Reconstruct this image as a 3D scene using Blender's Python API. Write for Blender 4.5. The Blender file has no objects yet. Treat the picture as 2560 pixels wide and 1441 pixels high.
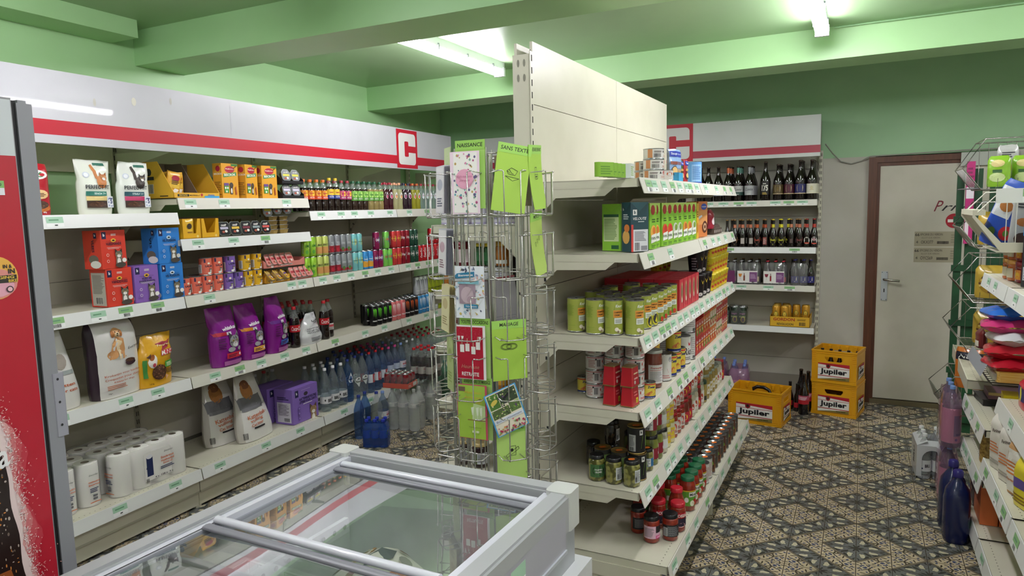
import bpy, math, random
from mathutils import Vector, Matrix
random.seed(7)
S=bpy.context.scene; COL=S.collection
PI=math.pi; sin=math.sin; cos=math.cos
# ---------------- camera ----------------
cam=bpy.data.cameras.new('camera'); camo=bpy.data.objects.new('camera',cam); COL.objects.link(camo); S.camera=camo
FPX=1750.5; cam.sensor_fit='HORIZONTAL'; cam.sensor_width=36; cam.lens=FPX/2560*36; cam.clip_start=.05; cam.clip_end=60
def cam_axes(yaw,pitch,roll):
    cy,sy,cp,sp=cos(yaw),sin(yaw),cos(pitch),sin(pitch)
    f=Vector((sy*cp,cy*cp,sp)); r=Vector((cy,-sy,0)); u=r.cross(f); cr,sr=cos(roll),sin(roll)
    return r*cr+u*sr, -r*sr+u*cr, -f
ax=cam_axes(-.46444684,-.11418497,-.02319645)
m=Matrix.Identity(4)
for i in range(3):
    for j in range(3): m[j][i]=ax[i][j]
m.translation=Vector((0,0,1.73)); camo.matrix_world=m
# ---------------- world, lights, exposure ----------------
w=bpy.data.worlds.new('world'); S.world=w; w.use_nodes=True
w.node_tree.nodes['Background'].inputs[0].default_value=(.8,.85,.9,1); w.node_tree.nodes['Background'].inputs[1].default_value=.12
S.view_settings.view_transform='Standard'; S.view_settings.look='None'; S.view_settings.gamma=1; S.view_settings.use_curve_mapping=False
S.view_settings.exposure=1.47
TUBE_EMIT=21.0
S.cycles.max_bounces=8; S.cycles.diffuse_bounces=4; S.cycles.glossy_bounces=4; S.cycles.transmission_bounces=6; S.cycles.transparent_max_bounces=24
S.cycles.caustics_reflective=False; S.cycles.caustics_refractive=False; S.cycles.sample_clamp_indirect=6; S.cycles.use_denoising=True
# ---------------- colour + materials ----------------
def lin(h):
    h=h.lstrip('#'); o=[]
    for i in (0,2,4):
        c=int(h[i:i+2],16)/255; o.append(c/12.92 if c<=.04045 else ((c+.055)/1.055)**2.4)
    return (o[0],o[1],o[2],1)
_M={}
def C(h,rough=.5,metal=0.,coat=0.,spec=.5):
    k=(h,rough,metal,coat,spec)
    if k in _M: return _M[k]
    m=bpy.data.materials.new('paint_%s'%h); m.use_nodes=True; b=m.node_tree.nodes['Principled BSDF']
    b.inputs['Base Color'].default_value=lin(h); b.inputs['Roughness'].default_value=rough; b.inputs['Metallic'].default_value=metal
    b.inputs['Coat Weight'].default_value=coat; b.inputs['Specular IOR Level'].default_value=spec
    _M[k]=m; return m
def noisy(name,h1,h2,scale=20,rough=.5,bump=0.,coat=0,stretch=(1,1,1),detail=4,lo=.35,hi=.65,metal=0):
    if name in _M: return _M[name]
    m=bpy.data.materials.new(name); m.use_nodes=True; nt=m.node_tree; b=nt.nodes['Principled BSDF']
    tc=nt.nodes.new('ShaderNodeTexCoord'); mp=nt.nodes.new('ShaderNodeMapping'); mp.inputs['Scale'].default_value=stretch
    n=nt.nodes.new('ShaderNodeTexNoise'); n.inputs['Scale'].default_value=scale; n.inputs['Detail'].default_value=detail
    r=nt.nodes.new('ShaderNodeValToRGB'); r.color_ramp.elements[0].color=lin(h1); r.color_ramp.elements[1].color=lin(h2)
    r.color_ramp.elements[0].position=lo; r.color_ramp.elements[1].position=hi
    nt.links.new(tc.outputs['Object'],mp.inputs[0]); nt.links.new(mp.outputs[0],n.inputs['Vector']); nt.links.new(n.outputs['Fac'],r.inputs[0]); nt.links.new(r.outputs[0],b.inputs['Base Color'])
    b.inputs['Roughness'].default_value=rough; b.inputs['Coat Weight'].default_value=coat; b.inputs['Metallic'].default_value=metal
    if bump:
        bp=nt.nodes.new('ShaderNodeBump'); bp.inputs['Strength'].default_value=bump; bp.inputs['Distance'].default_value=.004
        nt.links.new(n.outputs['Fac'],bp.inputs['Height']); nt.links.new(bp.outputs[0],b.inputs['Normal'])
    _M[name]=m; return m
def clear(h='ffffff',a=.25,rough=.06,ior=1.5,solid=None):
    """thin see-through plastic: tinted transparency + fresnel gloss + a little milky body"""
    k=('clear',h,a,rough,ior,solid)
    if k in _M: return _M[k]
    m=bpy.data.materials.new('clear_plastic_%s'%h); m.use_nodes=True; nt=m.node_tree; nt.nodes.clear()
    out=nt.nodes.new('ShaderNodeOutputMaterial'); tr=nt.nodes.new('ShaderNodeBsdfTransparent'); tr.inputs[0].default_value=lin(h)
    df=nt.nodes.new('ShaderNodeBsdfDiffuse'); df.inputs[0].default_value=lin(solid or h)
    gl=nt.nodes.new('ShaderNodeBsdfGlossy'); gl.inputs['Roughness'].default_value=rough; gl.inputs[0].default_value=(1,1,1,1)
    ge=nt.nodes.new('ShaderNodeNewGeometry'); dt=nt.nodes.new('ShaderNodeVectorMath'); dt.operation='DOT_PRODUCT'; nt.links.new(ge.outputs['Incoming'],dt.inputs[0]); nt.links.new(ge.outputs['Normal'],dt.inputs[1])
    def MM(op,x,y):
        n=nt.nodes.new('ShaderNodeMath'); n.operation=op
        for i,z in enumerate((x,y)):
            if z is None: continue
            if isinstance(z,(int,float)): n.inputs[i].default_value=z
            else: nt.links.new(z,n.inputs[i])
        return n.outputs[0]
    f0=((ior-1)/(ior+1))**2; pw=MM('POWER',MM('SUBTRACT',1.,MM('ABSOLUTE',dt.outputs['Value'],None)),5.); fr=MM('ADD',MM('MULTIPLY',pw,1-f0),f0)
    m1=nt.nodes.new('ShaderNodeMixShader'); m1.inputs[0].default_value=a; m2=nt.nodes.new('ShaderNodeMixShader')
    nt.links.new(tr.outputs[0],m1.inputs[1]); nt.links.new(df.outputs[0],m1.inputs[2]); nt.links.new(fr,m2.inputs[0])
    nt.links.new(m1.outputs[0],m2.inputs[1]); nt.links.new(gl.outputs[0],m2.inputs[2]); nt.links.new(m2.outputs[0],out.inputs[0])
    _M[k]=m; return m
def emit(h,s):
    k=('emit',h,s)
    if k in _M: return _M[k]
    m=bpy.data.materials.new('tube_light'); m.use_nodes=True; nt=m.node_tree; nt.nodes.clear()
    out=nt.nodes.new('ShaderNodeOutputMaterial'); e=nt.nodes.new('ShaderNodeEmission'); e.inputs[0].default_value=lin(h); e.inputs[1].default_value=s
    nt.links.new(e.outputs[0],out.inputs[0]); _M[k]=m; return m
WHITE='eceded'; CREAM='dcd8c4'; BLACK='16161a'; DK='2a2a2c'
# ---------------- text ----------------
_T={}
def glyphs(s,bold=0.,shear=0.):
    k=(s,bold,shear)
    if k in _T: return _T[k]
    cu=bpy.data.curves.new('t','FONT'); cu.body=s; cu.resolution_u=2; cu.offset=bold; cu.shear=shear; cu.fill_mode='FRONT'; cu.align_x='LEFT'
    o=bpy.data.objects.new('t',cu); me=o.to_mesh()
    v=[(p.co.x,p.co.y) for p in me.vertices]; f=[tuple(q.vertices) for q in me.polygons]
    o.to_mesh_clear(); bpy.data.objects.remove(o); bpy.data.curves.remove(cu)
    if not v: v=[(0,0)]
    x0=min(p[0] for p in v); x1=max(p[0] for p in v); y0=min(p[1] for p in v); y1=max(p[1] for p in v)
    W=max(x1-x0,1e-4); H=max(y1-y0,1e-4)
    v=[((a-x0)/W-.5,(b-y0)/H-.5) for a,b in v]
    _T[k]=(v,f,W/H); return _T[k]
# ---------------- mesh builder ----------------
class MB:
    def __init__(s): s.V=[]; s.F=[]; s.I=[]; s.mats=[]; s.sm=[]; s.T=None
    def mi(s,m):
        if m not in s.mats: s.mats.append(m)
        return s.mats.index(m)
    def add(s,vs,fs,m,smooth=False):
        b=len(s.V)
        if s.T is not None: vs=[tuple(s.T@Vector(v)) for v in vs]
        s.V+=[tuple(v) for v in vs]; i=s.mi(m)
        for f in fs: s.F.append(tuple(b+k for k in f)); s.I.append(i); s.sm.append(smooth)
    def poly(s,pts,m): s.add(pts,[tuple(range(len(pts)))],m)
    def box(s,x0,x1,y0,y1,z0,z1,m):
        v=[(x,y,z) for x in (x0,x1) for y in (y0,y1) for z in (z0,z1)]
        s.add(v,[(0,1,3,2),(4,6,7,5),(0,4,5,1),(2,3,7,6),(0,2,6,4),(1,5,7,3)],m)
    def bbox(s,x0,x1,y0,y1,z0,z1,m,r=.01,n=3,smooth=True):
        """box with rounded vertical edges"""
        pts=[]
        for cx,cy,a in ((x1-r,y1-r,0),(x0+r,y1-r,PI/2),(x0+r,y0+r,PI),(x1-r,y0+r,1.5*PI)):
            for k in range(n+1): t=a+PI/2*k/n; pts.append((cx+r*cos(t),cy+r*sin(t)))
        s.prism(pts,z0,z1,m)
    def prism(s,pts,z0,z1,m,axis='z'):
        n=len(pts)
        def P(p,z): return (p[0],p[1],z) if axis=='z' else ((p[0],z,p[1]) if axis=='y' else (z,p[0],p[1]))
        v=[P(p,z0) for p in pts]+[P(p,z1) for p in pts]
        fs=[tuple(range(n-1,-1,-1)),tuple(range(n,2*n))]+[(i,(i+1)%n,n+(i+1)%n,n+i) for i in range(n)]
        if axis=='y': fs=[tuple(reversed(f)) for f in fs]
        s.add(v,fs,m)
    def lathe(s,prof,m,n=16,smooth=True,cx=0,cy=0,cap=True,z0=0,sq=0.):
        """prof: [(r,z)] bottom to top; sq>0 squares the section"""
        v=[];f=[]
        for r,z in prof:
            for k in range(n):
                a=2*PI*(k+.5)/n; q=1.0
                if sq: c=max(abs(cos(a)),abs(sin(a))); q=(1-sq)+sq/c*.92
                v.append((cx+r*q*cos(a),cy+r*q*sin(a),z0+z))
        for i in range(len(prof)-1):
            for k in range(n):
                a=i*n+k;b=i*n+(k+1)%n; f.append((a,b,b+n,a+n))
        s.add(v,f,m,smooth)
        if cap:
            t=(len(prof)-1)*n
            s.add(v[:n],[tuple(range(n-1,-1,-1))],m); s.add(v[t:],[tuple(range(n))],m)
    def loft(s,rings,m,smooth=True,cap=True):
        n=len(rings[0]); v=[p for r in rings for p in r]; f=[]
        for i in range(len(rings)-1):
            for k in range(n): a=i*n+k;b=i*n+(k+1)%n; f.append((a,b,b+n,a+n))
        s.add(v,f,m,smooth)
        if cap: s.add(rings[0],[tuple(range(n-1,-1,-1))],m); s.add(rings[-1],[tuple(range(n))],m)
    def tube(s,pts,r,m,n=5,closed=False):
        P=[Vector(p) for p in pts]; N=len(P); rings=[]
        for i,p in enumerate(P):
            if closed: d=P[(i+1)%N]-P[i-1]
            else: d=P[min(i+1,N-1)]-P[max(i-1,0)]
            d.normalize(); a=Vector((0,0,1)) if abs(d.z)<.9 else Vector((1,0,0))
            u=d.cross(a).normalized(); w_=d.cross(u)
            rings.append([tuple(p+u*r*cos(2*PI*k/n)+w_*r*sin(2*PI*k/n)) for k in range(n)])
        if closed: rings.append(rings[0])
        s.loft(rings,m,cap=not closed)
    def mesh(s,name):
        me=bpy.data.meshes.new(name); me.from_pydata(s.V,[],s.F)
        for m in s.mats: me.materials.append(m)
        me.polygons.foreach_set('material_index',s.I); me.polygons.foreach_set('use_smooth',s.sm); me.update(); return me
    def build(s,name,parent=None,loc=None,rz=0):
        o=bpy.data.objects.new(name,s.mesh(name)); COL.objects.link(o)
        if parent: o.parent=parent
        if loc: o.location=loc
        if rz: o.rotation_euler=(0,0,rz)
        return o
class Art:
    """flat print laid on a surface. P(u,v,layer)->xyz; u to the viewer's right, v up"""
    def __init__(s,mb,P,curved=False): s.mb=mb; s.P=P; s.c=curved; s.l=1
    def poly(s,pts,m,inc=True):
        s.mb.add([s.P(u,v,s.l) for u,v in pts],[tuple(range(len(pts)))],m)
        if inc: s.l+=1
    def rect(s,u0,u1,v0,v1,m):
        n=max(1,int(abs(u1-u0)/s.c)+1) if s.c else 1
        vs=[]
        for k in range(n+1):
            u=u0+(u1-u0)*k/n; vs+=[s.P(u,v0,s.l),s.P(u,v1,s.l)]
        s.mb.add(vs,[(2*k,2*k+2,2*k+3,2*k+1) for k in range(n)],m); s.l+=1
    def ell(s,u,v,a,b,m,n=12,rot=0):
        s.poly([(u+a*cos(t)*cos(rot)-b*sin(t)*sin(rot),v+a*cos(t)*sin(rot)+b*sin(t)*cos(rot)) for t in [2*PI*k/n for k in range(n)]],m)
    def text(s,t,u,v,h,m,w=None,bold=0.,shear=0.,rot=0.,maxw=None):
        g,f,ar=glyphs(t,bold,shear); W=w or h*ar
        if maxw and W>maxw: W=maxw
        cr,sr=cos(rot),sin(rot)
        s.mb.add([s.P(u+a*W*cr-b*h*sr,v+a*W*sr+b*h*cr,s.l) for a,b in g],f,m); s.l+=1
    def lines(s,u0,u1,v0,v1,n,m,fill=.5,jit=.3):
        d=(v1-v0)/n
        for k in range(n):
            e=u1-(u1-u0)*jit*random.random(); n0=s.l; s.rect(u0,e,v0+d*k,v0+d*(k+fill),m); s.l=n0
        s.l+=1
    def bars(s,u0,u1,v0,v1,m,bg=None):
        if bg: s.rect(u0-.003,u1+.003,v0-.002,v1+.002,bg)
        u=u0
        while u<u1-.0008:
            w_=random.choice((.0008,.0013,.002)); n0=s.l; s.rect(u,min(u+w_,u1),v0,v1,m); s.l=n0; u+=w_+random.choice((.0009,.0015))
        s.l+=1
EPS=.00035
def front(mb,y,x0=0,z0=0,c=False): return Art(mb,lambda u,v,l:(x0+u,y-EPS*l,z0+v),c)
def side(mb,x,y0=0,z0=0,sgn=-1):   # left side of a box as seen from its front (sgn -1) or right side (+1)
    return Art(mb,lambda u,v,l:(x+sgn*EPS*l,y0+(-u if sgn<0 else u),z0+v))
def topart(mb,z,x0=0,y0=0): return Art(mb,lambda u,v,l:(x0+u,y0+v,z+EPS*l))
def cyl(mb,r,z0=0,c=.012,cx=0,cy=0,turn=0): return Art(mb,lambda u,v,l:(cx+(r+EPS*l)*sin(u/r+turn),cy-(r+EPS*l)*cos(u/r+turn),z0+v),c)
# ---------------- objects ----------------
def tag(o,label=None,cat=None,group=None,kind=None):
    if label: o['label']=label
    if cat: o['category']=cat
    if group: o['group']=group
    if kind: o['kind']=kind
    return o
def empty(name,loc=(0,0,0),rz=0,label=None,cat=None,group=None,kind=None):
    o=bpy.data.objects.new(name,None); COL.objects.link(o); o.location=loc; o.rotation_euler=(0,0,rz); o.empty_display_size=.05
    return tag(o,label,cat,group,kind)
class Proto:
    """one kind of product: name, parts=[(part name, MB or mesh, [(sub name, MB)...])]; a single nameless part makes a one-mesh thing"""
    def __init__(s,name,cat,*parts,w=.07,d=.07,h=.1):
        s.name=name; s.cat=cat; s.w=w; s.d=d; s.h=h
        s.parts=[(p[0],p[1].mesh(p[0] or name),[(q[0],q[1].mesh(q[0])) for q in (p[2] if len(p)>2 else [])]) for p in parts]
def put(p,loc,rz,label,group=None,sc=None,rot=None,cat=None,name=None):
    if len(p.parts)==1 and not p.parts[0][2]:
        r=bpy.data.objects.new(name or p.name,p.parts[0][1]); COL.objects.link(r); r.location=loc; r.rotation_euler=rot or (0,0,rz)
        tag(r,label,cat or p.cat,group)
    else:
        r=empty(name or p.name,loc,rz,label,cat or p.cat,group)
        if rot: r.rotation_euler=rot
        for n,me,subs in p.parts:
            c=bpy.data.objects.new(n,me); COL.objects.link(c); c.parent=r
            for sn,sm in subs:
                d=bpy.data.objects.new(sn,sm); COL.objects.link(d); d.parent=c
    if sc: r.scale=sc if isinstance(sc,tuple) else (sc,sc,sc)
    return r
ORD=['first','second','third','fourth','fifth','sixth','seventh','eighth','ninth','tenth','eleventh','twelfth','thirteenth','fourteenth','fifteenth','sixteenth','seventeenth','eighteenth','nineteenth','twentieth','twenty-first','twenty-second','twenty-third','twenty-fourth']
# shelf frames: s along the run, t across it
AL=-.0366; AG=.0047
class Frame:
    """front(s,d,z): d metres behind the shelf's front line, as one stands facing the shelf"""
    def __init__(s,ang,tfront,facing):
        s.a=ang; s.t=tfront; s.f=facing
        s.u=Vector((sin(ang),cos(ang),0)); s.n=Vector((cos(ang),-sin(ang),0)); s.rz=(PI/2-ang) if facing>0 else (-PI/2-ang)
    def at(s,q,d,z): return s.u*q+s.n*(s.t-d*s.f)+Vector((0,0,z))
LF=Frame(AL,-3.375,1); GF=Frame(AG,-.81,1); GL=Frame(AG,-1.79,-1); RF=Frame(0,.54,-1)
class BackF:
    rz=0
    def at(s,x,d,z): return Vector((x,6.25+d,z))
BF=BackF()
# =============== ROOM ===============
def struct(mb,name,kind='structure'): o=mb.build(name); o['kind']=kind; return o
def box1(name,x0,x1,y0,y1,z0,z1,m):
    b=MB(); b.box(x0,x1,y0,y1,z0,z1,m); return struct(b,name)
def floor_mat():
    m=bpy.data.materials.new('encaustic_floor_tiles'); m.use_nodes=True; nt=m.node_tree; b=nt.nodes['Principled BSDF']; L=nt.links.new
    def N(t,**k):
        n=nt.nodes.new(t)
        for a,v in k.items(): setattr(n,a,v)
        return n
    def M(op,a,b=None,c=None):
        n=N('ShaderNodeMath',operation=op)
        for i,x in enumerate((a,b,c)):
            if x is None: continue
            if isinstance(x,(int,float)): n.inputs[i].default_value=x
            else: L(x,n.inputs[i])
        return n.outputs[0]
    tc=N('ShaderNodeTexCoord'); sp=N('ShaderNodeSeparateXYZ'); L(tc.outputs['Object'],sp.inputs[0])
    px=M('DIVIDE',M('SUBTRACT',sp.outputs[0],.021),.1535); py=M('DIVIDE',M('SUBTRACT',sp.outputs[1],3.724),.1496)
    fx=M('PINGPONG',px,2.); fy=M('PINGPONG',py,2.)
    tu=M('FRACT',fx); tv=M('FRACT',fy)
    odd=M('MODULO',M('ADD',M('FLOOR',fx),M('FLOOR',fy)),2.)
    def flip(t): return M('ABSOLUTE',M('SUBTRACT',odd,t))   # odd? 1-t : t
    a=flip(tu); c=flip(tv); su=M('ADD',a,c)
    hi=M('MAXIMUM',a,c); lo=M('MINIMUM',a,c)
    cmb=N('ShaderNodeCombineXYZ'); L(hi,cmb.inputs[0]); L(lo,cmb.inputs[1])
    noi=N('ShaderNodeTexNoise'); noi.inputs['Scale'].default_value=60; L(tc.outputs['Object'],noi.inputs['Vector'])
    # wobble of the hand-made print
    wob=N('ShaderNodeVectorMath',operation='MULTIPLY_ADD'); L(noi.outputs['Color'],wob.inputs[0]); wob.inputs[1].default_value=(.05,.05,0); L(cmb.outputs[0],wob.inputs[2])
    def ell(x,y,rx,ry,rot):
        mp=N('ShaderNodeMapping',vector_type='TEXTURE'); mp.inputs['Location'].default_value=(x+.025,y+.025,0); mp.inputs['Rotation'].default_value=(0,0,math.radians(rot)); mp.inputs['Scale'].default_value=(rx,ry,1)
        L(wob.outputs[0],mp.inputs[0]); ln=N('ShaderNodeVectorMath',operation='LENGTH')
        s2=N('ShaderNodeVectorMath',operation='MULTIPLY'); s2.inputs[1].default_value=(1,1,0); L(mp.outputs[0],s2.inputs[0]); L(s2.outputs[0],ln.inputs[0]); return M('LESS_THAN',ln.outputs['Value'],1.)
    def union(lst):
        o=ell(*lst[0])
        for e in lst[1:]: o=M('MAXIMUM',o,ell(*e))
        return o
    def mix(f,c1,c2):
        n=N('ShaderNodeMix',data_type='RGBA'); 
        if isinstance(f,(int,float)): n.inputs[0].default_value=f
        else: L(f,n.inputs[0])
        for i,x in ((6,c1),(7,c2)):
            if isinstance(x,str): n.inputs[i].default_value=lin(x)
            else: L(x,n.inputs[i])
        return n.outputs[2]
    # dark half (a+c<1)
    dk=mix(noi.outputs['Fac'],'60615d','73746f')
    vine=M('LESS_THAN',M('ABSOLUTE',M('SUBTRACT',M('FRACT',M('ADD',M('MULTIPLY',hi,5.),M('SINE',M('MULTIPLY',lo,24.)))),.5)),.07); dk=mix(vine,dk,'707a82')
    dk=mix(union([(.5,.19,.135,.07,0),(.42,.13,.05,.03,30)]),dk,'c3bb9f')
    dk=mix(union([(.34,.33,.15,.05,45),(.60,.29,.16,.055,-20),(.13,.05,.12,.035,20),(.78,.07,.10,.035,15)]),dk,'383a33')
    # cream half
    noi2=N('ShaderNodeTexNoise'); noi2.inputs['Scale'].default_value=3.; noi2.inputs['Detail'].default_value=5; L(tc.outputs['Object'],noi2.inputs['Vector'])
    ck=mix(noi2.outputs['Fac'],'b4a689','cbbb9d')
    ck=mix(union([(.62,.56,.11,.028,70),(.72,.62,.10,.025,-30),(.88,.66,.08,.022,50),(.8,.36,.09,.024,10),(.90,.5,.07,.02,-60),(.95,.86,.06,.022,20),(.56,.5,.12,.03,-45)]),ck,'463f2e')
    ck=mix(union([(.76,.72,.055,.04,30),(.86,.80,.05,.033,80),(.93,.24,.05,.033,40),(.70,.46,.045,.032,60),(.93,.62,.045,.03,0),(.83,.55,.035,.028,0)]),ck,'3f4c70')
    isd=M('LESS_THAN',su,1.); col=mix(isd,ck,dk)
    dd=M('ABSOLUTE',M('SUBTRACT',su,1.)); col=mix(M('LESS_THAN',dd,.05),col,'7a705c')
    col=mix(M('LESS_THAN',M('ABSOLUTE',M('SUBTRACT',su,.93)),.02),col,'4c4d46')
    # grout
    ex=M('MINIMUM',M('MINIMUM',tu,M('SUBTRACT',1.,tu)),M('MINIMUM',tv,M('SUBTRACT',1.,tv))); col=mix(M('LESS_THAN',ex,.012),col,'3d362a')
    # wear
    n3=N('ShaderNodeTexNoise'); n3.inputs['Scale'].default_value=1.3; n3.inputs['Detail'].default_value=6; L(tc.outputs['Object'],n3.inputs['Vector'])
    r3=N('ShaderNodeValToRGB'); r3.color_ramp.elements[0].position=.3; r3.color_ramp.elements[1].position=.7; r3.color_ramp.elements[0].color=(.72,.70,.66,1); r3.color_ramp.elements[1].color=(1,1,1,1); L(n3.outputs['Fac'],r3.inputs[0])
    mu=N('ShaderNodeMix',data_type='RGBA',blend_type='MULTIPLY'); mu.inputs[0].default_value=1; L(col,mu.inputs[6]); L(r3.outputs[0],mu.inputs[7])
    L(mu.outputs[2],b.inputs['Base Color']); b.inputs['Roughness'].default_value=.42
    rr=M('MULTIPLY_ADD',n3.outputs['Fac'],.35,.25); L(rr,b.inputs['Roughness'])
    return m
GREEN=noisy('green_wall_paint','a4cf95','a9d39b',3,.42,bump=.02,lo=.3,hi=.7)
CEIL=noisy('green_paint_shaded_ceiling','95b488','9ab98d',2,.34,bump=.015)  # green paint darkened to carry the shade above the lamp housings
GWALL=noisy('green_far_wall_paint','9cc298','a2c79d',3,.5,bump=.02)
GREYW=noisy('grey_wall_paint','bab5ab','c0bbb2',4,.6,bump=.03)
YW=6.62
fl=MB(); fl.poly([(-4.6,-2.6,0),(3.4,-2.6,0),(3.4,YW,0),(-4.6,YW,0)],floor_mat()); struct(fl,'floor')
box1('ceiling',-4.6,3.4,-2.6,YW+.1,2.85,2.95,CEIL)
WT=-3.90
wl=MB()
def lt(q,t): p=LF.u*q+LF.n*t; return (p.x,p.y)
wl.prism([lt(-2.8,WT),lt(-2.8,WT-.15),lt(7.0,WT-.15),lt(7.0,WT)],0,2.85,GREEN); struct(wl,'wall_left')
wb=MB(); wb.box(-4.6,.08,YW,YW+.12,2.085,2.85,GWALL); wb.box(.08,1.0,YW,YW+.12,2.085,2.85,GWALL); wb.box(1.0,3.4,YW,YW+.12,2.085,2.85,GWALL)
wb.box(-4.6,.08,YW,YW+.12,0,2.085,GREYW); wb.box(1.0,3.4,YW,YW+.12,0,2.085,GREYW); wb.box(.08,1.0,YW+.05,YW+.12,0,2.085,GREYW); struct(wb,'wall_back')
box1('wall_right',3.3,3.4,-2.6,YW,0,2.85,C('cfd6c6',.6)); box1('wall_front',-4.6,3.4,-2.7,-2.6,0,2.85,C('d5d8d0',.6))
# beams
def beam(name,x0,y0,x1,y1,dep,z):
    b=MB(); b.prism([(x0,y0),(x1,y1),(x1,y1+dep),(x0,y0+dep)],z,2.86,GREEN); struct(b,name)
beam('trim_1',-4.3,2.93,3.4,2.93,.36,2.645)
beam('trim_2',-4.3,5.31,3.4,5.02,.34,2.645)
b=MB(); b.prism([lt(-2.8,WT-.02),lt(2.92,WT-.02),lt(2.92,WT+.24),lt(-2.8,WT+.24)],2.75,2.86,GREEN); struct(b,'trim_3')
b=MB(); b.tube([(-.2,5.115,2.835),(3.3,4.985,2.835)],.006,C('8fb888',.5)); tag(b.build('electric_conduit'),'thin green painted conduit along the top edge of the far ceiling beam','conduit')
# door
d=empty('door_1',kind='structure')
lf=MB(); lf.box(.122,.962,YW-.015,YW+.03,.045,2.0,noisy('door_paint','c1bbad','c8c2b4',6,.55,bump=.03)); lf.build('door_leaf',d)
BRN=noisy('brown_varnished_wood','54301f','653b27',9,.4,stretch=(6,6,.5))
fr=MB()
fr.box(.035,.098,YW-.035,YW+.02,0,2.075,BRN); fr.box(.098,.122,YW-.02,YW+.02,0,2.03,BRN); fr.box(.098,.986,YW-.035,YW+.02,2.03,2.075,BRN); fr.box(.122,.962,YW-.02,YW+.02,2.002,2.03,BRN); fr.box(.986,1.05,YW-.035,YW+.02,0,2.075,BRN); fr.box(.962,.986,YW-.02,YW+.02,0,2.03,BRN); fr.build('door_frame',d)
sl=MB(); sl.box(.098,.986,YW-.04,YW+.02,0,.035,C('6a5f45',.7)); sl.build('threshold',d)
hp=MB(); hp.box(.155,.203,YW-.022,YW-.015,.885,1.13,C('c9cdd6',.3,.6)); hp.box(.175,.183,YW-.0235,YW-.022,.955,.985,C(BLACK))
for sx in (.162,.196):
    for sz in (.893,1.122): hp.box(sx-.003,sx+.003,YW-.0235,YW-.022,sz-.003,sz+.003,C(DK))
h=hp.build('handle_plate',d); hl=MB(); hl.tube([(.175,YW-.02,1.065),(.175,YW-.07,1.065),(.19,YW-.075,1.064),(.29,YW-.075,1.056)],.009,C('8e8c84',.25,1.),8); hl.build('handle',h)
# writing and stickers on the door
st=MB(); A=front(st,YW-.016); A.text('rive',.685,1.655,.06,C('1c1418'),bold=.0,shear=.45,w=.24); A.l=1; A.text('P',.545,1.665,.085,C('7a1a2c'),bold=.0,shear=.45,w=.065);
tag(st.build('door_lettering'),'black and red slanted word lettering high on the pale door','lettering')
st=MB(); A=front(st,YW-.016); A.ell(.655,1.545,.058,.058,C('a81427'),28); A.rect(.612,.698,1.533,1.557,C('e6e0da')); tag(st.build('no_entry_sticker'),'round red and white no entry sticker on the door','sticker')
for i,(z,t1,nm) in enumerate(((1.40,'OKX377','upper'),(1.27,'OYC569','lower'))):
    st=MB(); A=front(st,YW-.016-.0004*i); A.rect(.385,.70,z-.06,z+.06,C(('a59c86','a89f89')[i],.7)); bk=C('35302c')
    A.text('66',.405,z+.035,.024,bk,bold=.02); A.text('EPICERIE DU VERDIN',.505,z+.037,.018,bk,w=.155); A.text('ALLOY SUR VERDIN',.50,z+.010,.012,C('6a6358'),w=.13)
    A.text('4',.405,z-.025,.022,bk); A.text(t1,.475,z-.025,.026,bk,w=.085); A.bars(.545,.625,z-.04,z-.018,bk); A.lines(.64,.69,z-.03,z+.045,4,C('8d8672'))
    tag(st.build('delivery_label'),'beige printed delivery label stuck on the door, %s of the two'%nm,'label','delivery labels on the door')
b=MB(); b.box(.68,.95,YW-.05,YW-.036,1.975,2.08,C('b9bdb4',.5)); tag(b.build('paper_sheet'),'pale grey sheet fixed over the top of the brown door frame','sheet')
# cable on the wall
b=MB(); b.tube([(-.29,YW-.25,2.19),(-.24,YW-.1,2.12),(-.18,YW-.02,2.055),(-.10,YW-.012,2.03),(-.02,YW-.012,2.05),(.04,YW-.04,2.083),(.4,YW-.042,2.092),(.72,YW-.04,2.098),(1.2,YW-.012,2.10)],.005,C('9a9a90',.5)); tag(b.build('wall_cable'),'thin grey cable sagging from the beer shelf and running over the door','cable')
# ---------- fluorescent lamps ----------
def lamp(x,y0,y1,label,q=1.):
    r=empty('fluorescent_lamp',(x,y0,2.85),0,label,'lamp','fluorescent ceiling lamps')
    ln=y1-y0
    b=MB(); b.box(-.035,.035,0,ln,-.055,0,C('c9cfcc',.4)); b.build('housing',r)
    b=MB(); pr=[(.040*cos(t),-.075+.030*sin(t)) for t in [2*PI*k/10 for k in range(10)]]
    b.loft([[(px,yy,pz) for px,pz in pr] for yy in (.03,ln-.03)],emit('fbf5ff',TUBE_EMIT*q)); b.build('tube_cover',r)
    for yy in (0,ln-.03): b=MB(); b.box(-.04,.04,yy,yy+.03,-.105,-.04,C('dfe3e6',.4)); b.build('end_cap',r)
    for k in range(4): yy=.2+k*(ln-.4)/3; b=MB(); b.box(-.043,-.036,yy,yy+.012,-.08,-.04,C('8d9294',.3,.5)); b.box(.036,.043,yy,yy+.012,-.08,-.04,C('8d9294',.3,.5)); b.box(-.043,.043,yy,yy+.012,-.044,-.036,C('8d9294',.3,.5)); b.build('clip',r)
    return r
lamp(-2.56,3.45,5.0,'fluorescent tube lamp on the ceiling above the drinks side, partly hidden by the beam',1.22)
lamp(-.26,3.37,4.92,'fluorescent tube lamp on the ceiling above the tiled aisle, cut by the top edge',1.22)
for x in (-2.56,-.26,1.9): lamp(x,.65,2.2,'fluorescent tube lamp on the ceiling of the front bay, outside the frame',.92)
lamp(1.9,3.37,4.92,'fluorescent tube lamp on the ceiling beyond the right shelf, outside the frame',1.22)
for x in (-1.5,1.2): lamp(x,-2.2,-.65,'fluorescent tube lamp on the ceiling behind the viewer')
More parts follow.
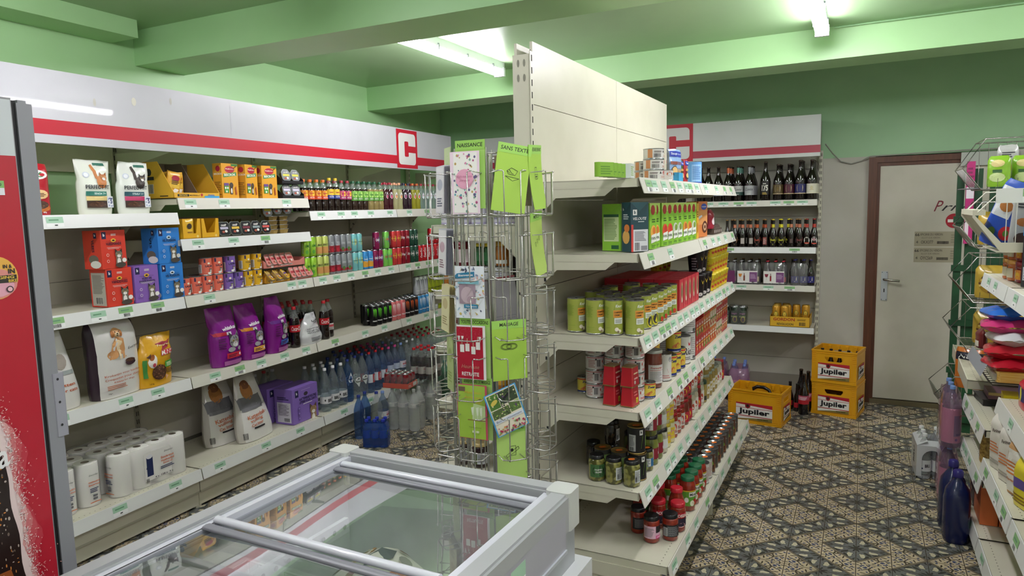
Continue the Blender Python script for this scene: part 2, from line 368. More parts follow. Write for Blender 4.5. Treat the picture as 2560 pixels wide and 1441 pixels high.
# =============== SHELVING ===============
GREENB=GREEN
PAN=noisy('cream_steel','cdc9b6','d3cfbd',5,.33,bump=.01); PANB=noisy('cream_back_panel','bab5a5','c0bbab',5,.5); STRIPW=C('e3e4e2',.35); STRIPB=C('d8d5ca',.35)  # PANB: darker cream for back panels, shelf-interior shade put into the colour
TG=C('a6cbb0',.5); TG2=C('8dbb80',.5); TW=C('eef0ee',.5); TDK=C('6d9c7a',.6)
def tags(A,x0,x1,z0,h,spec,dens=None):
    """paper price tags in the strip; spec: positions 0..1 or a count"""
    ps=spec if isinstance(spec,(list,tuple)) else [(k+.5+random.uniform(-.2,.2))/spec for k in range(spec)]
    L=A.l; last=-9
    for p in sorted(ps):
        c=x0+(x1-x0)*p; w=.041; A.l=L; g=random.random()<.25
        if c-w<x0 or c+w>x1 or c-last<2*w+.004: continue
        last=c
        A.rect(c-w,c+w,z0+.004,z0+h-.004,TW); A.rect(c-w,c+w,z0+h*.42,z0+h-.003,TG2 if g else TG); A.lines(c-w*.7,c+w*.6,z0+h*.62,z0+h*.82,1,TDK,.6,.2)
        if g: A.bars(c-w*.4,c+w*.5,z0+h*.1,z0+h*.38,C(DK))
        else: A.lines(c-w*.1,c+w*.25,z0+h*.2,z0+h*.32,1,C(DK),.7,.1)
def shelf_board(parent,W,dep,holes=True,strip=STRIPW,ntag=4,x0=0.,z=0.,brackets=True,tilt=.012,lip=True,hh=.066,back=0.,m=None):
    """board with folded edges; local x 0..W, front at y=0, surface at z"""
    m=m or PAN
    b=MB(); b.box(x0+.003,x0+W-.003,.004,dep,z-.004,z,m); b.box(x0+.003,x0+W-.003,.002,.006,z-.032,z+.002,m); b.box(x0+.003,x0+.006,.002,dep,z-.034,z,m); b.box(x0+W-.006,x0+W-.003,.002,dep,z-.034,z,m)
    if holes:
        A=topart(b,z); hm=C('5a5648',.8); n=int(W/.028)
        for k in range(n):
            u=x0+.02+k*(W-.04)/(n-1)
            for yy in ((.035,) if dep<.5 else (.035,dep-.05)): A.l=1; A.rect(u,u+.006,yy,yy+.004,hm)
    o=b.build('shelf_board',parent)
    if brackets:
        for sx in (x0+.004,x0+W-.008):
            q=MB(); q.prism([(dep,z-.034),(.10,z-.034),(.14,z-.066),(dep-.09,z-.07),(dep,z-.155)],sx,sx+.003,m,'x'); q.box(sx-.0005,sx+.0035,dep-.04,dep-.03,z-.12,z-.105,C(DK)); q.build('bracket',parent)
    if lip:
        q=MB(); v=[(x0+.004,-.004,z+.004),(x0+W-.004,-.004,z+.004),(x0+W-.004,-.004-tilt,z+.004-hh),(x0+.004,-.004-tilt,z+.004-hh)]
        bk=[(a,y+.004,c) for a,y,c in v]; q.add(v+bk,[(3,2,1,0)[::-1][::-1],(4,5,6,7)[::-1],(0,1,5,4),(2,3,7,6),(1,2,6,5),(3,0,4,7)],strip)
        A=Art(q,lambda u,vv,l:(u,-.004-tilt*(z+.004-vv)/hh-EPS*l*2,vv)); tags(A,x0+.01,x0+W-.01,z+.004-hh+.004,hh-.010,ntag)
        q.build('price_strip',parent)
    return o
def upright(parent,x,y,z0,z1,slots=True,w=.03,d=.03,m=None):
    b=MB(); b.box(x-w/2,x+w/2,y,y+d,z0,z1,m or PAN)
    if slots:
        A=front(b,y); n=int((z1-z0)/.05)
        for k in range(n):
            zz=z0+.03+k*.05
            for u in (x-.006,x+.006): A.l=1; A.rect(u-.0022,u+.0022,zz,zz+.028,C('25241f',.9))
    return b.build('upright',parent)
def bay(name,F,q0,W,dep,levels,label,top=2.42,base=.24,basedep=None,fascia=None,strips=None,panels=True,ups=(0,1),pz=(.26,.62,1.0,1.38),ptop=1.72,holes_all=False,plinth=True,bdx=0.,cat='shelving unit',group=None,panoff=0,pthick=.02):
    """levels: [(z, tags, strip)]"""
    q=q0 if F.f>0 else q0+W
    r=empty(name,F.at(q,0,0),F.rz,label,cat,group)
    bd=basedep or dep; off=bd-dep
    b=MB()
    zs=list(pz)+[ptop]
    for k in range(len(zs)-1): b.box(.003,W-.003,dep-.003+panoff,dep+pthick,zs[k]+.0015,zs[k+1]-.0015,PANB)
    b.box(.0,W,dep+.002+panoff,dep+pthick-.002,.05,ptop-.01,C('6f6c60',.8))
    b.build('back_panel',r)
    for k in ups: upright(r,0.0 if k==0 else W,dep-.012,.03,top-.02)
    for z,nt,stp in levels: shelf_board(r,W,dep-.01,holes_all,stp,nt,z=z)
    g=empty('base_shelf'); g.parent=r; g.location=(0,-off,0)
    shelf_board(g,W,bd-.01,True,STRIPW,3,z=base,brackets=False)
    if plinth:
        b=MB(); b.box(.004,W-.004,.02,.03,.10,base-.03,PAN); b.box(.004,W-.004,.035,.045,.015,.10,PAN); b.box(0.004,W-.004,.018,.032,.095,.105,C('b5b19f',.5)); b.box(.0,.02,.04,bd-.02,.0,.1,PAN); b.box(W-.02,W,.04,bd-.02,0,.1,PAN); b.build('plinth',g)
    return r
W1=1.10
bay('shelving_bay',LF,1.755,W1,.49,[(1.742,1,STRIPW),(1.262,[.1,.32,.52,.66,.84],STRIPW),(.785,[.3,.62,.8],STRIPW)],'cream steel wall bay with pet food, half hidden by the cooler',basedep=.52,group='wall shelving bays')
bay('shelving_bay',LF,1.755+W1,W1,.49,[(1.825,[.07,.3,.8],STRIPB),(1.59,[.1,.35,.6],STRIPW),(1.262,[.15,.8,.9],STRIPB),(.785,[.15,.33,.5,.7,.9],STRIPB)],'cream steel wall bay with biscuit boxes, cat food tins and purple bags',basedep=.52,group='wall shelving bays')
bay('shelving_bay',LF,1.755+2*W1,W1,.49,[(1.735,5,STRIPW),(1.262,6,STRIPB),(.785,3,STRIPB)],'cream steel wall bay with iced tea bottles and stacked drink cans',basedep=.52,group='wall shelving bays')
bay('shelving_bay',LF,1.755+3*W1,W1-.12,.49,[(1.735,3,STRIPB),(1.262,5,STRIPB),(.785,4,STRIPB)],'cream steel wall bay at the far end, largely behind the card rack',basedep=.52,group='wall shelving bays')
# back bays
def back_bay(x0,W,label,last):
    r=empty('beer_shelving_bay',(x0,6.25,0),0,label,'shelving unit','far wall shelving bays')
    b=MB(); zs=(.03,.345,.8,1.2,1.6,2.0,2.40)
    for k in range(6): b.box(.003,W-.003,.325,.34,zs[k]+.0015,zs[k+1]-.0015,C('bcb8ac',.5))
    b.build('back_panel',r)
    for k in ((0,1) if last else (0,)): upright(r,k*W,.30,.02,2.15,w=.03,d=.05)
    if last:
        b=MB(); A=side(b,W+.015,.30,0,1); 
        for k in range(34): A.l=1; A.rect(.008,.022,.35+k*.05,.378+k*.05,C('25241f',.9))
        b.box(W-.015,W+.015,.30,.345,0.02,.03,PAN); b.build('slotted_side',r)
    for z,nt,stp in ((1.738,[.18,.3,.42,.52,.7,.8,.9,.96],STRIPB),(1.345,[.35,.85],STRIPW),(1.026,[.45,.66,.82],STRIPB),(.672,0,STRIPW)): shelf_board(r,W,.30,False,stp,nt,z=z,hh=.05,tilt=.004)
    return r
back_bay(-1.40,1.07,'cream steel beer bay on the far wall beside the door',True)
back_bay(-2.47,1.07,'cream steel beer bay on the far wall, mostly behind the middle shelving',False)
# fascias
RED='b8172d'
def logo(A,cx,cz,s):
    """red square with white block letter C"""
    r=C(RED,.45); wh=C('d2d2ce',.4)
    A.rect(cx-s/2,cx+s/2,cz-s/2,cz+s/2,r)
    def rr(x0,x1,z0,z1,q,m): A.poly([(a+q*cos(t),b+q*sin(t)) for a,b,t0 in ((x1-q,z1-q,0),(x0+q,z1-q,PI/2),(x0+q,z0+q,PI),(x1-q,z0+q,1.5*PI)) for t in [t0+PI/2*k/4 for k in range(5)]],m)
    w=s*.82; rr(cx-w/2,cx+w/2,cz-w/2,cz+w/2,s*.1,wh)
    rr(cx-s*.13,cx+s*.06,cz-s*.2,cz+s*.2,s*.035,r); A.rect(cx-s*.02,cx+s*.45,cz-s*.085,cz+s*.085,r)
FW=noisy('glossy_white_board','b6b7bb','bcbdc1',3,.3,bump=.02,coat=.25)
r=empty('header_board',LF.at(1.3,0,0),LF.rz,'long glossy white header board with red stripe and letter emblem over pet food shelves','sign')
b=MB(); b.box(0,4.72,-.018,0,2.083,2.425,FW); A=front(b,-.018)
A.rect(0,4.72,2.123,2.193,C(RED,.45))
for (u,v) in ((1.55,2.36),(1.10,2.30)): A.ell(u,v,.008,.02,C('b9b7ac',.6),8)
A.ell(1.32,2.33,.014,.022,C('cfccbd',.6),10); A.rect(1.975,1.977,2.22,2.40,C('c9cacc',.4)); A.lines(2.3,2.45,2.20,2.205,1,C('cdbfb8'))
b.build('board',r); b=MB(); A=front(b,-.0195); logo(A,3.94,2.254,.325); b.build('emblem_panel',r)
for k in range(5): 
    x=.455+k*1.10; b=MB(); b.prism([(.02,2.10),(.02,2.085),(.30,2.03),(.48,1.93),(.48,2.10)],x-.002,x+.002,PAN,'x'); b.build('bracket',r)
b=MB(); b.box(0,4.6,.492,.502,1.985,2.40,PAN); b.build('back_board',r)
r=empty('header_board',(-2.9,6.25,0),0,'white header board with red stripe and letter emblem over the beer shelves','sign')
b=MB(); b.box(-.62,2.58,-.018,0,2.088,2.418,noisy('white_board','c0c4c1','c6cac7',3,.35)); A=front(b,-.018); A.rect(-.62,2.58,2.118,2.178,C('a32b40',.3)); b.build('board',r)
b=MB(); A=front(b,-.0195); logo(A,1.40,2.253,.33); b.build('emblem_panel',r)
b=MB(); b.box(-.6,2.56,.0,.31,2.40,2.41,PAN); b.build('canopy',r)
# gondola
GT=-1.26
def gond(q0,label,near):
    r=empty('gondola_bay',GF.at(q0,0,0),GF.rz,label,'shelving unit','gondola bays')
    dep=.45
    b=MB()
    for z0,z1 in ((.26,.62),(.62,1.0),(1.0,1.38),(1.38,1.76),(1.76,2.158),(2.158,2.415)):
        b.box(.002,1.098,dep,dep+.012,z0+.0015,z1-.0015,PAN); b.box(.002,1.098,dep+.072,dep+.084,z0+.0015,z1-.0015,PAN)
    b.build('back_panel',r)
    for k in ((0,) if near else (0,1)): 
        x=-.012 if (near and k==0) else k*1.10
        b=MB(); b.box(x-.012,x+.012,dep+.004,dep+.08,.03,2.40 if k or not near else 2.36,PAN)
        if near:
            A=Art(b,lambda u,v,l:(x-.012-EPS*l,dep+.04-u,v))
            for cz in (2.325,2.265,1.5):
                for u in (-.014,.014): A.ell(u,cz,.006,.016,C('8c8a7c',.6),10); 
            for zz in (1.70,1.36,1.10,.95,.7): A.l=1; A.ell(-.03,zz,.004,.007,C(DK,.8),8)
            A2=front(b,dep+.004,x)
            for i in range(44): A2.l=1; A2.rect(-.004,.004,.2+i*.05,.228+i*.05,C('25241f',.9))
        b.build('upright',r)
    if near:
        b=MB(); b.box(-.03,-.001,dep-.004,dep,.04,2.37,PAN); A=front(b,dep-.004)
        for i in range(46): A.l=1; A.rect(-.020,-.011,.08+i*.05,.106+i*.05,C('25241f',.9))
        b.build('slotted_edge',r)
    for z,nt in ((1.835,8 if near else 4),(1.533,[.12,.42] if near else 5),(1.191,9 if near else 8),(.879,6 if near else 6),(.535,7 if near else 6)):
        shelf_board(r,1.10,dep-.004,z<1.6,STRIPB,nt,z=z,tilt=.022,hh=.064)
    g=empty('base_shelf'); g.parent=r; g.location=(0,-.12,0); shelf_board(g,1.10,dep+.116,True,STRIPB,5,z=.236,brackets=False,tilt=.012,hh=.062)
    b=MB(); b.box(.004,.02,.03,dep+.11,.0,.205,PAN); b.box(.004,1.096,.16,.17,.0,.2,PAN); b.box(1.08,1.096,.045,.3,0,.2,PAN); A=side(b,.004,.5,0,-1)
    for u in (.1,.2): A.ell(u,.12,.012,.014,C('b3af9e',.5),12)
    b.box(.0,.003,.03,dep+.11,.14,.202,PAN); b.build('plinth',g)
    # left side shelves of the same spine
    h=empty('left_side'); h.parent=r; h.location=(1.10,dep+.084+.44,0); h.rotation_euler=(0,0,PI)
    for z in (1.655,1.35,1.10,.83,.52,.236): shelf_board(h,1.10,.44-.002,False,STRIPB,3,z=z,brackets=z>.3)
    return r
gond(2.72,'near cream steel bay of the tall middle shelving, facing the tiled aisle',True)
gond(3.82,'far cream steel bay of the tall middle shelving, facing the tiled aisle',False)
# =============== RIGHT SHELVES ===============
def rbay(q0,W,levels,label,bl=.12):
    r=empty('side_shelving_bay',RF.at(q0+W,0,0),RF.rz,label,'shelving unit','right side shelving bays')
    b=MB()
    for z0,z1 in ((.15,.5),(.5,.9),(.9,1.3),(1.3,1.62)): b.box(.002,W-.002,.48,.49,z0+.001,z1-.001,PAN)
    b.build('back_panel',r); upright(r,0,.465,.02,1.6,d=.03); upright(r,W,.465,.02,1.6,d=.03)
    for z,off,nt in levels:
        g=empty('shelf'); g.parent=r; g.location=(0,off,0); shelf_board(g,W,.46-off,True,STRIPW,nt,z=z,tilt=.014,hh=.07)
    g=empty('base_shelf'); g.parent=r; shelf_board(g,W,.46,True,STRIPW,2,z=bl,brackets=False,hh=.07)
    b=MB(); b.box(.01,W-.01,.06,.07,0,bl-.03,PAN); b.build('plinth',g); return r
rbay(3.80,.70,[(.648,0,[.2,.5,.8]),(.404,0,[.15,.3,.5,.85]),(1.32,.06,[.3,.6])],'cream steel bay on the right edge with boxed spaghetti and a flat dark pack')
rbay(3.09,.70,[(.52,0,[.2,.6,.85]),(.813,.046,[.5]),(1.32,.06,[.3,.7])],'cream steel bay on the right edge holding flour bags under red sweet bags')
rbay(2.38,.70,[(.52,0,2),(.813,.046,2)],'cream steel bay at the lower right corner of the photo')
r=empty('loose_shelf_board',(.54,5.16,.80),-PI/2,'worn cream perforated shelf board sloping behind the water bottles at right','shelf')
r.rotation_euler=(0,.085,-PI/2)
b=MB(); b.box(0,.72,0,.24,-.006,0,noisy('worn_cream_steel','b9b39c','d5d0bb',7,.6)); b.box(0,.72,-.003,.003,-.075,.003,C('d5d0bf')); b.box(.715,.72,0,.24,-.05,0,PAN); A=topart(b,0)
for k in range(24): A.l=1; A.rect(.02+k*.029,.027+k*.029,.04,.044,C('5a5648'))
b.build('board',r)
b=MB(); b.box(.02,.03,.24,.3,-.79,-.006,PAN); b.box(.69,.70,.24,.3,-.74,-.006,PAN); b.build('support',r)
# =============== FREEZER ===============
fz=empty('chest_freezer',(-1.195,1.9,0),math.radians(-1.2),'light grey chest freezer with sliding curved glass lids in the foreground','freezer')
FG=C('a3a6aa',.4); FG2=C('b4b8be',.3); FWH=C('cfd1da',.3,0,.2)
hw=.455; L=1.62; zt=.895
b=MB(); t=.045
b.box(-hw+.01,hw-.01,-L+.01,-.01,.10,.16,FG2)
b.box(-hw+.01,-hw+.06,-L+.01,-.01,.16,zt-.03,FG); b.box(hw-.06,hw-.01,-L+.01,-.01,.16,zt-.03,FG); b.box(-hw+.06,hw-.06,-.06,-.01,.16,zt-.03,FG); b.box(-hw+.06,hw-.06,-L+.01,-L+.06,.16,zt-.03,FG)
b.build('body',fz)
b=MB(); IN=noisy('freezer_frost','c9cbd0','e4e6ea',5,.45,bump=.2)
b.poly([(-hw+.06,-L+.06,.30),(hw-.06,-L+.06,.30),(hw-.06,-.06,.30),(-hw+.06,-.06,.30)],IN)
for P in ([(-hw+.0602,-L+.06),(-hw+.0602,-.06)],[(hw-.0602,-.06),(hw-.0602,-L+.06)],[(-hw+.06,-.0602),(hw-.06,-.0602)]):
    (x0,y0),(x1,y1)=P; b.poly([(x0,y0,.3),(x1,y1,.3),(x1,y1,zt-.05),(x0,y0,zt-.05)],IN)
b.build('inner_tub',fz)
b=MB()
def rail(b,x0,x1,y0,y1,z0,z1,m,bev=.008):
    b.box(x0,x1,y0,y1,z0,z1-bev,m); b.box(x0+bev,x1-bev,y0+bev,y1-bev,z1-bev,z1,m)
R2=C('a9abad',.35,0,.1)
rail(b,-hw,-hw+.062,-L,0,zt-.11,zt,R2); rail(b,hw-.062,hw,-L,0,zt-.11,zt,R2); rail(b,-hw+.062,hw-.062,-.062,0,zt-.11,zt,R2); rail(b,-hw+.062,hw-.062,-L,-L+.062,zt-.11,zt,R2)
b.box(-hw+.062,-hw+.085,-L+.06,-.06,zt-.04,zt-.012,FWH); b.box(hw-.085,hw-.062,-L+.06,-.06,zt-.04,zt-.012,FWH)
b.build('rim',fz)
for sx in (-1,1):
    b=MB(); b.bbox(sx*(hw-.035)-.04,sx*(hw-.035)+.04,-.078,.004,zt-.112,zt+.003,C('c6c8c4',.35),.014,3); b.build('corner_cap',fz)
b=MB(); A=Art(b,lambda u,v,l:(hw+.0005+EPS*l,u,v)); A.rect(-L+.1,-.10,zt-.155,zt-.05,C('a9a8b2',.3))
for u in (-.40,-.50,-.62,-.8,-1.0,-1.2): L0=A.l; A.rect(u-.04,u+.04,zt-.145,zt-.06,TW); A.rect(u-.04,u+.04,zt-.10,zt-.06,TG); A.text('1,95 €',u+.01,zt-.128,.010,C(DK)); A.l=L0
b.box(hw,hw+.006,-L+.1,-.10,zt-.165,zt-.155,FG2); b.build('price_rail',fz)
b=MB()
for z0,z1,e,m in ((.60,.66,.03,C('ccced0',.35)),(.03,.60,.025,C('c6c8cb',.4))):
    b.box(-hw-e,-hw+.01,-L,e,z0,z1,m); b.box(hw-.01,hw+e,-L,e,z0,z1,m); b.box(-hw+.01,hw-.01,-.01,e,z0,z1,m)
b.build('lower_bumper',fz)
GLS=clear('eef2f0',.04,.015,2.8)
def lid(y0,y1,z,nm,handle_far):
    g=empty(nm); g.parent=fz
    b=MB(); n=14; W=hw-.087; vs=[];ys=[y0+(y1-y0)*k/8 for k in range(9)]
    for y in ys:
        for k in range(n+1):
            x=-W+2*W*k/n; vs.append((x,y,z+.004*(1-(x/W)**2)+.0016*sin(x*9+y*7)))
    b.add(vs,[(j*(n+1)+k,j*(n+1)+k+1,(j+1)*(n+1)+k+1,(j+1)*(n+1)+k) for j in range(8) for k in range(n)],GLS,True); b.build('glass',g)
    b=MB()
    for sx in (-1,1): b.box(sx*W-.006,sx*W+.006,y0,y1,z-.012,z+.004,C('9a9ca6',.3))
    def hand(y,m,w=.014):
        P=[(w*cos(t),.010*sin(t)) for t in [2*PI*k/10 for k in range(10)]]
        b.loft([[(x,y+a,z+.012+c) for a,c in P] for x in [-W+2*W*k/10 for k in range(11)]],m)
    hand(y1-.02,FWH); b.build('lid_frame',g)
    P=[(.016*cos(t),.007*sin(t)) for t in [2*PI*k/8 for k in range(8)]]
    for yy in ((y1-.056,) if not handle_far else (y1-.054,y0+.02)): b=MB(); b.loft([[(x,yy+a,z+.006+c) for a,c in P] for x in [-W+2*W*k/10 for k in range(11)]],C('7f8088',.35)); b.build('lid_seal',g)
lid(-.80,-.085,zt-.034,'far_lid',True); lid(-1.55,-.60,zt-.016,'near_lid',False)
# wire basket and punched bracket in freezer
WW=C('e6e7ea',.3)
b=MB()
for k in range(22): x=-.37+k*.035; b.tube([(x,-.52,.72),(x,-.52,.50),(x,-1.2,.50),(x,-1.2,.72)],.002,WW,4)
for y in (-.52,-.68,-.85,-1.02,-1.2):
    b.tube([(-.38,y,.72),(-.38,y,.50),(.38,y,.50),(.38,y,.72)],.002,WW,4)
b.tube([(-.38,-.52,.72),(.38,-.52,.72),(.38,-1.2,.72),(-.38,-1.2,.72)],.004,WW,5,True)
tag(b.build('wire_basket',fz),'white wire basket')
b=MB(); b.box(-.215,-.20,-.70,-.28,.74,.785,FWH); A=Art(b,lambda u,v,l:(-.199+EPS*l,u,v))
for k in range(9): A.ell(-.67+k*.046,.765,.008,.008,C('8a8c93'),8)
b.build('punched_rail',fz)
# patterned insulated bag in the freezer
b=MB(); BG=C('ebe6da',.6)
pr=[(-.17,.56),(-.16,.68),(-.10,.745),(-.03,.77),(.04,.755),(.12,.70),(.17,.60),(.175,.56)]
b.loft([[(x*.9,-.10,z) for x,z in pr]+[],[(x*s_,y,.56+(z-.56)*q) for x,z in pr] if False else [(x,0,z) for x,z in pr]],BG,cap=True)
b=MB(); N=9
rows=[]
for j in range(7):
    y=-.13+.26*j/6; q=1-.55*(y/.13)**2; rows.append([(x*(.8+.2*q),y,.31+(z-.31)*(.75+.25*q)+.008*sin(9*x+31*y)) for x,z in pr])
vs=[p for r_ in rows for p in r_]; n=len(pr)
b.add(vs,[(j*n+k,j*n+k+1,(j+1)*n+k+1,(j+1)*n+k) for j in range(6) for k in range(n-1)],BG,True)
b.add(rows[0]+[(.15,-.13,.31),(-.15,-.13,.31)],[tuple(range(n+2))[::-1]],BG); b.add(rows[-1]+[(.15,.13,.31),(-.15,.13,.31)],[tuple(range(n+2))],BG)
A=Art(b,lambda u,v,l:(u,-.13-EPS*l,v))
def zt_(x,y): 
    q=1-.55*(y/.13)**2
    for (a,za),(c,zc) in zip(pr,pr[1:]):
        if a<=x<=c: z=za+(zc-za)*(x-a)/(c-a); return .31+(z-.31)*(.75+.25*q)
    return .5
A=Art(b,lambda u,v,l:(u,v,zt_(u,v)+.008*sin(9*u+31*v)+.0015+EPS*l))
A.ell(-.09,.0,.035,.05,C('c58b3c'),14); A.ell(-.1,.02,.012,.015,C('e9cf9a'),8); A.poly([(-.02,-.05),(.03,.02),(.0,.06),(-.03,.03),(-.05,.05),(-.045,-.01)],C('2a3048')); A.ell(.085,-.03,.03,.055,C('d9633c'),14); A.ell(.09,-.04,.01,.02,C('8a3a2a'),8); A.ell(.05,.05,.018,.02,C('8f8a86'),10)
for u,v in ((-.03,-.09),(.03,-.08),(-.13,-.06),(.0,.09)): A.ell(u,v,.012,.018,C('7a4a3a'),8)
o=b.build('cool_bag'); o.location=(-1.215,1.54,-.03); o.rotation_euler=(0,0,-.25); tag(o,'cream fabric bag with orange, tan and navy shapes lying inside the freezer','bag')
# =============== COOLER ===============
co=empty('drinks_cooler',(-1.84,1.05,0),0,'tall red drinks cooler with frosted cola bottle picture at the left edge','cooler')
b=MB(); b.box(-.65,0,-.72,-.042,.02,2.02,C('8f9092',.45)); b.build('cabinet',co)
b=MB(); P=lambda u,v,l:(.0012+EPS*l,-.042-.003+u,v)   # u negative goes toward the viewer
A=Art(b,P); GW=C('c9d0d2',.3); RR=C('ba1c31',.28,0,.2)
A.rect(-.66,0,.05,2.015,RR); A.rect(-.66,0,1.882,2.015,GW); A.l+=1
A.poly([(-.10,1.945),(-.052,1.968),(-.060,1.955),(-.11,1.93)],C('b3182c'))
# frost and bottle picture
import random as _r
rr=_r.Random(3)
def edge(v): return -.045-.030*(1.45-v)*0-.0+ (-.02 if v>1.2 else 0)
bx=lambda v: -.122+.055*max(0,min(1,(1.5-v)/.75))-.9*max(0,v-1.22)**1.3
for off_,hc in ((.040,'c23a48'),(.033,'c9545c'),(.026,'d27a7c'),(.019,'dda3a0'),(.011,'e8d2d0')):
    pts=[(bx(v)+off_+.010*sin(v*31+off_*90)*off_*30+.003*sin(v*83+off_*300)+rr.uniform(-.0015,.0015),v) for v in [.08+1.28*k/140 for k in range(141)]]
    A.poly([(-.66,.08)]+pts+[(-.66,1.36+off_)],C(hc,.35))
pts=[(bx(v)-.002+.003*sin(v*41),v) for v in [.08+1.22*k/50 for k in range(51)]]
A.poly([(-.66,.08)]+pts+[(-.66,1.30)],C('23130f',.3))
pts=[(bx(v)-.030+.003*sin(v*47),v) for v in [.08+.80*k/40 for k in range(41)]]
A.poly([(-.66,.08)]+pts+[(-.66,.88)],C('9c5326',.3))
L0=A.l
for k in range(1500):
    v=rr.uniform(.1,1.40); g_=abs(rr.gauss(0,.020)); u=bx(v)+.010+g_*(.6+.4*sin(v*13)**2)*(1 if k%3 else 1.5); a=rr.uniform(0,PI); s_=rr.uniform(.0015,.006)*(1.2-min(g_,.03)*20); A.l=L0+k%5
    A.poly([(u+s_*cos(a),v+s_*sin(a)),(u+.0012*sin(a),v-.0012*cos(a)),(u-s_*cos(a),v-s_*sin(a)),(u-.0012*sin(a),v+.0012*cos(a))],C(('e0a29c','ecd4d1','cf6e70')[k%3] if g_>.012 else ('ecdcda','e6c4c0','f0e6e4')[k%3],.35))
for k in range(170):
    v=rr.uniform(.1,1.28); u=bx(v)-rr.uniform(.004,.05); A.l=L0+k%5; A.ell(u,v,rr.uniform(.0008,.003),rr.uniform(.001,.005),C(('7a6a60','b9a9a0','d98a4a')[k%3],.25),7)
A.l=L0+6; A.text('Coca‑Cola',-.222,1.135,.06,C('f0eeee',.3),w=.27,shear=.3,bold=.015,rot=.25)
b.build('side_panel',co)
b=MB(); b.box(-.64,-.004,-.045,-.030,.03,2.015,C('0d0d0e',.6)); b.build('gasket',co)
b=MB(); rail(b,-.65,.002,-.032,.004,.025,2.018,C('8d8e93',.35)); b.build('door_frame',co)
b=MB(); b.bbox(-.05,.006,-.012,.016,1.17,1.335,C('9b9ba4',.3),.004,2)
A=Art(b,lambda u,v,l:(.006+EPS*l,u,v))
for v in (1.32,1.26,1.20): A.ell(-.001,v,.0032,.0035,C(DK,.4),10)
b.build('hinge_plate',co)
b=MB(); A=Art(b,lambda u,v,l:(.0035+EPS*l,u,v)); A.rect(-.13,-.078,1.788,1.822,C('e4e4ea')); A.rect(-.13,-.078,1.805,1.822,C('84bb6a')); A.text('2,40',-.092,1.8125,.008,C(DK),bold=.02); A.bars(-.118,-.092,1.791,1.801,C('55565c'))
tag(b.build('price_tag',None),'green and white price tag stuck on the red side of the cooler','price tag'); bpy.data.objects[-1] if False else None
o=[x for x in COL.objects if x.name.startswith('price_tag')][-1]; o.location=(-1.84,1.05,0)
b=MB(); A=Art(b,lambda u,v,l:(.0035+EPS*l,u,v)); A.ell(-.118,1.592,.050,.052,C('e8b04e',.35),28); A.ell(-.118,1.578,.047,.036,C('dd8f86',.35),24); A.ell(-.118,1.572,.040,.026,C('e2a6b6',.35),20)
A.text('IN &',-.09,1.618,.009,C(DK),bold=.03,w=.02); A.text('IN',-.082,1.606,.012,C(DK),bold=.03); A.rect(-.165,-.072,1.579,1.597,C('2e2a20')); A.text('PACKAGING',-.118,1.592,.007,C('e8c54e'),w=.08,bold=.02); A.text('BIKE',-.082,1.583,.007,C('e8c54e'),bold=.02); A.ell(-.09,1.563,.008,.008,C('3b3033')); A.ell(-.09,1.563,.0055,.0055,C('e9b8c0'))
o=tag(b.build('round_sticker'),'round orange and pink bicycle sticker on the red cooler side','sticker'); o.location=(-1.84,1.05,0)
# =============== CARD RACK ===============
RC=(-1.235,2.30); WR=C('c4c3be',.25,.8)
rk=empty('card_rack',(RC[0],RC[1],0),0,'tall revolving wire card rack between the freezer and the middle shelving','rack')
b=MB(); b.tube([(0,0,.02),(0,0,1.93)],.014,WR,8); b.build('pole',rk)
b=MB(); b.lathe([(.19,0),(.19,.015),(.05,.03),(.03,.06)],C('8b8b88',.4,.5),20); b.build('foot',rk)
TIERS=(.62,.84,1.055,1.27,1.48,1.70); RB=.155
def pol(a,r,z): return (r*sin(a),-r*cos(a),z)
A0=math.atan2(RC[0],-RC[1])  # not used for layout, kept as the viewing direction
def camang(k): # column k centre, measured so that column 0 sits left of the side facing the aisle
    return math.radians(28.2-26+45*k-0.0)
b=MB()
for k in range(8):
    a=camang(k)
    for da in (-.27,-.09,.09,.27): b.tube([pol(a+da,RB,.60),pol(a+da,RB,1.90 if abs(da)<.2 else 1.93)],.0022,WR,5)
    b.tube([pol(a+.39,RB+.005,.58),pol(a+.39,RB+.005,1.94)],.0035,WR,5)
b.build('wire_cage',rk)
for z in (.60,.84,1.05,1.27,1.48,1.70,1.92):
    b=MB(); b.tube([pol(camang(0)+2*PI*i/32,RB,z) for i in range(32)],.003,WR,5,True)
    if z in (.60,1.27,1.92):
        for i in range(4): b.tube([pol(camang(0)+PI/8+i*PI/2,RB,z),(0,0,z)],.003,WR,5)
    b.build('ring',rk)
POCK=[(k,z) for z in TIERS for k in range(8)]
pk=MB(); hw_=.047; 
for q in (-1,1):
    pk.tube([(q*.053,.028,.150),(q*.053,-.046,.154),(q*.050,-.051,.156),(q*.036,-.052,.156),(q*.031,-.052,.152),(q*.030,-.052,.006),(q*.030,-.048,.0),(q*.030,.028,.0)],.0022,WR,6)
    pk.tube([(q*.053,.028,.010),(q*.053,-.040,.006),(q*.030,-.050,.004)],.0022,WR,5)
pk.tube([(-.030,-.050,.003),(.030,-.050,.003)],.0022,WR,5)
pme=pk.mesh('pocket')
for k,z in POCK:
    a=camang(k); o=bpy.data.objects.new('pocket',pme); COL.objects.link(o); o.parent=rk; o.location=pol(a,RB+.028,z); o.rotation_euler=(0,0,a)
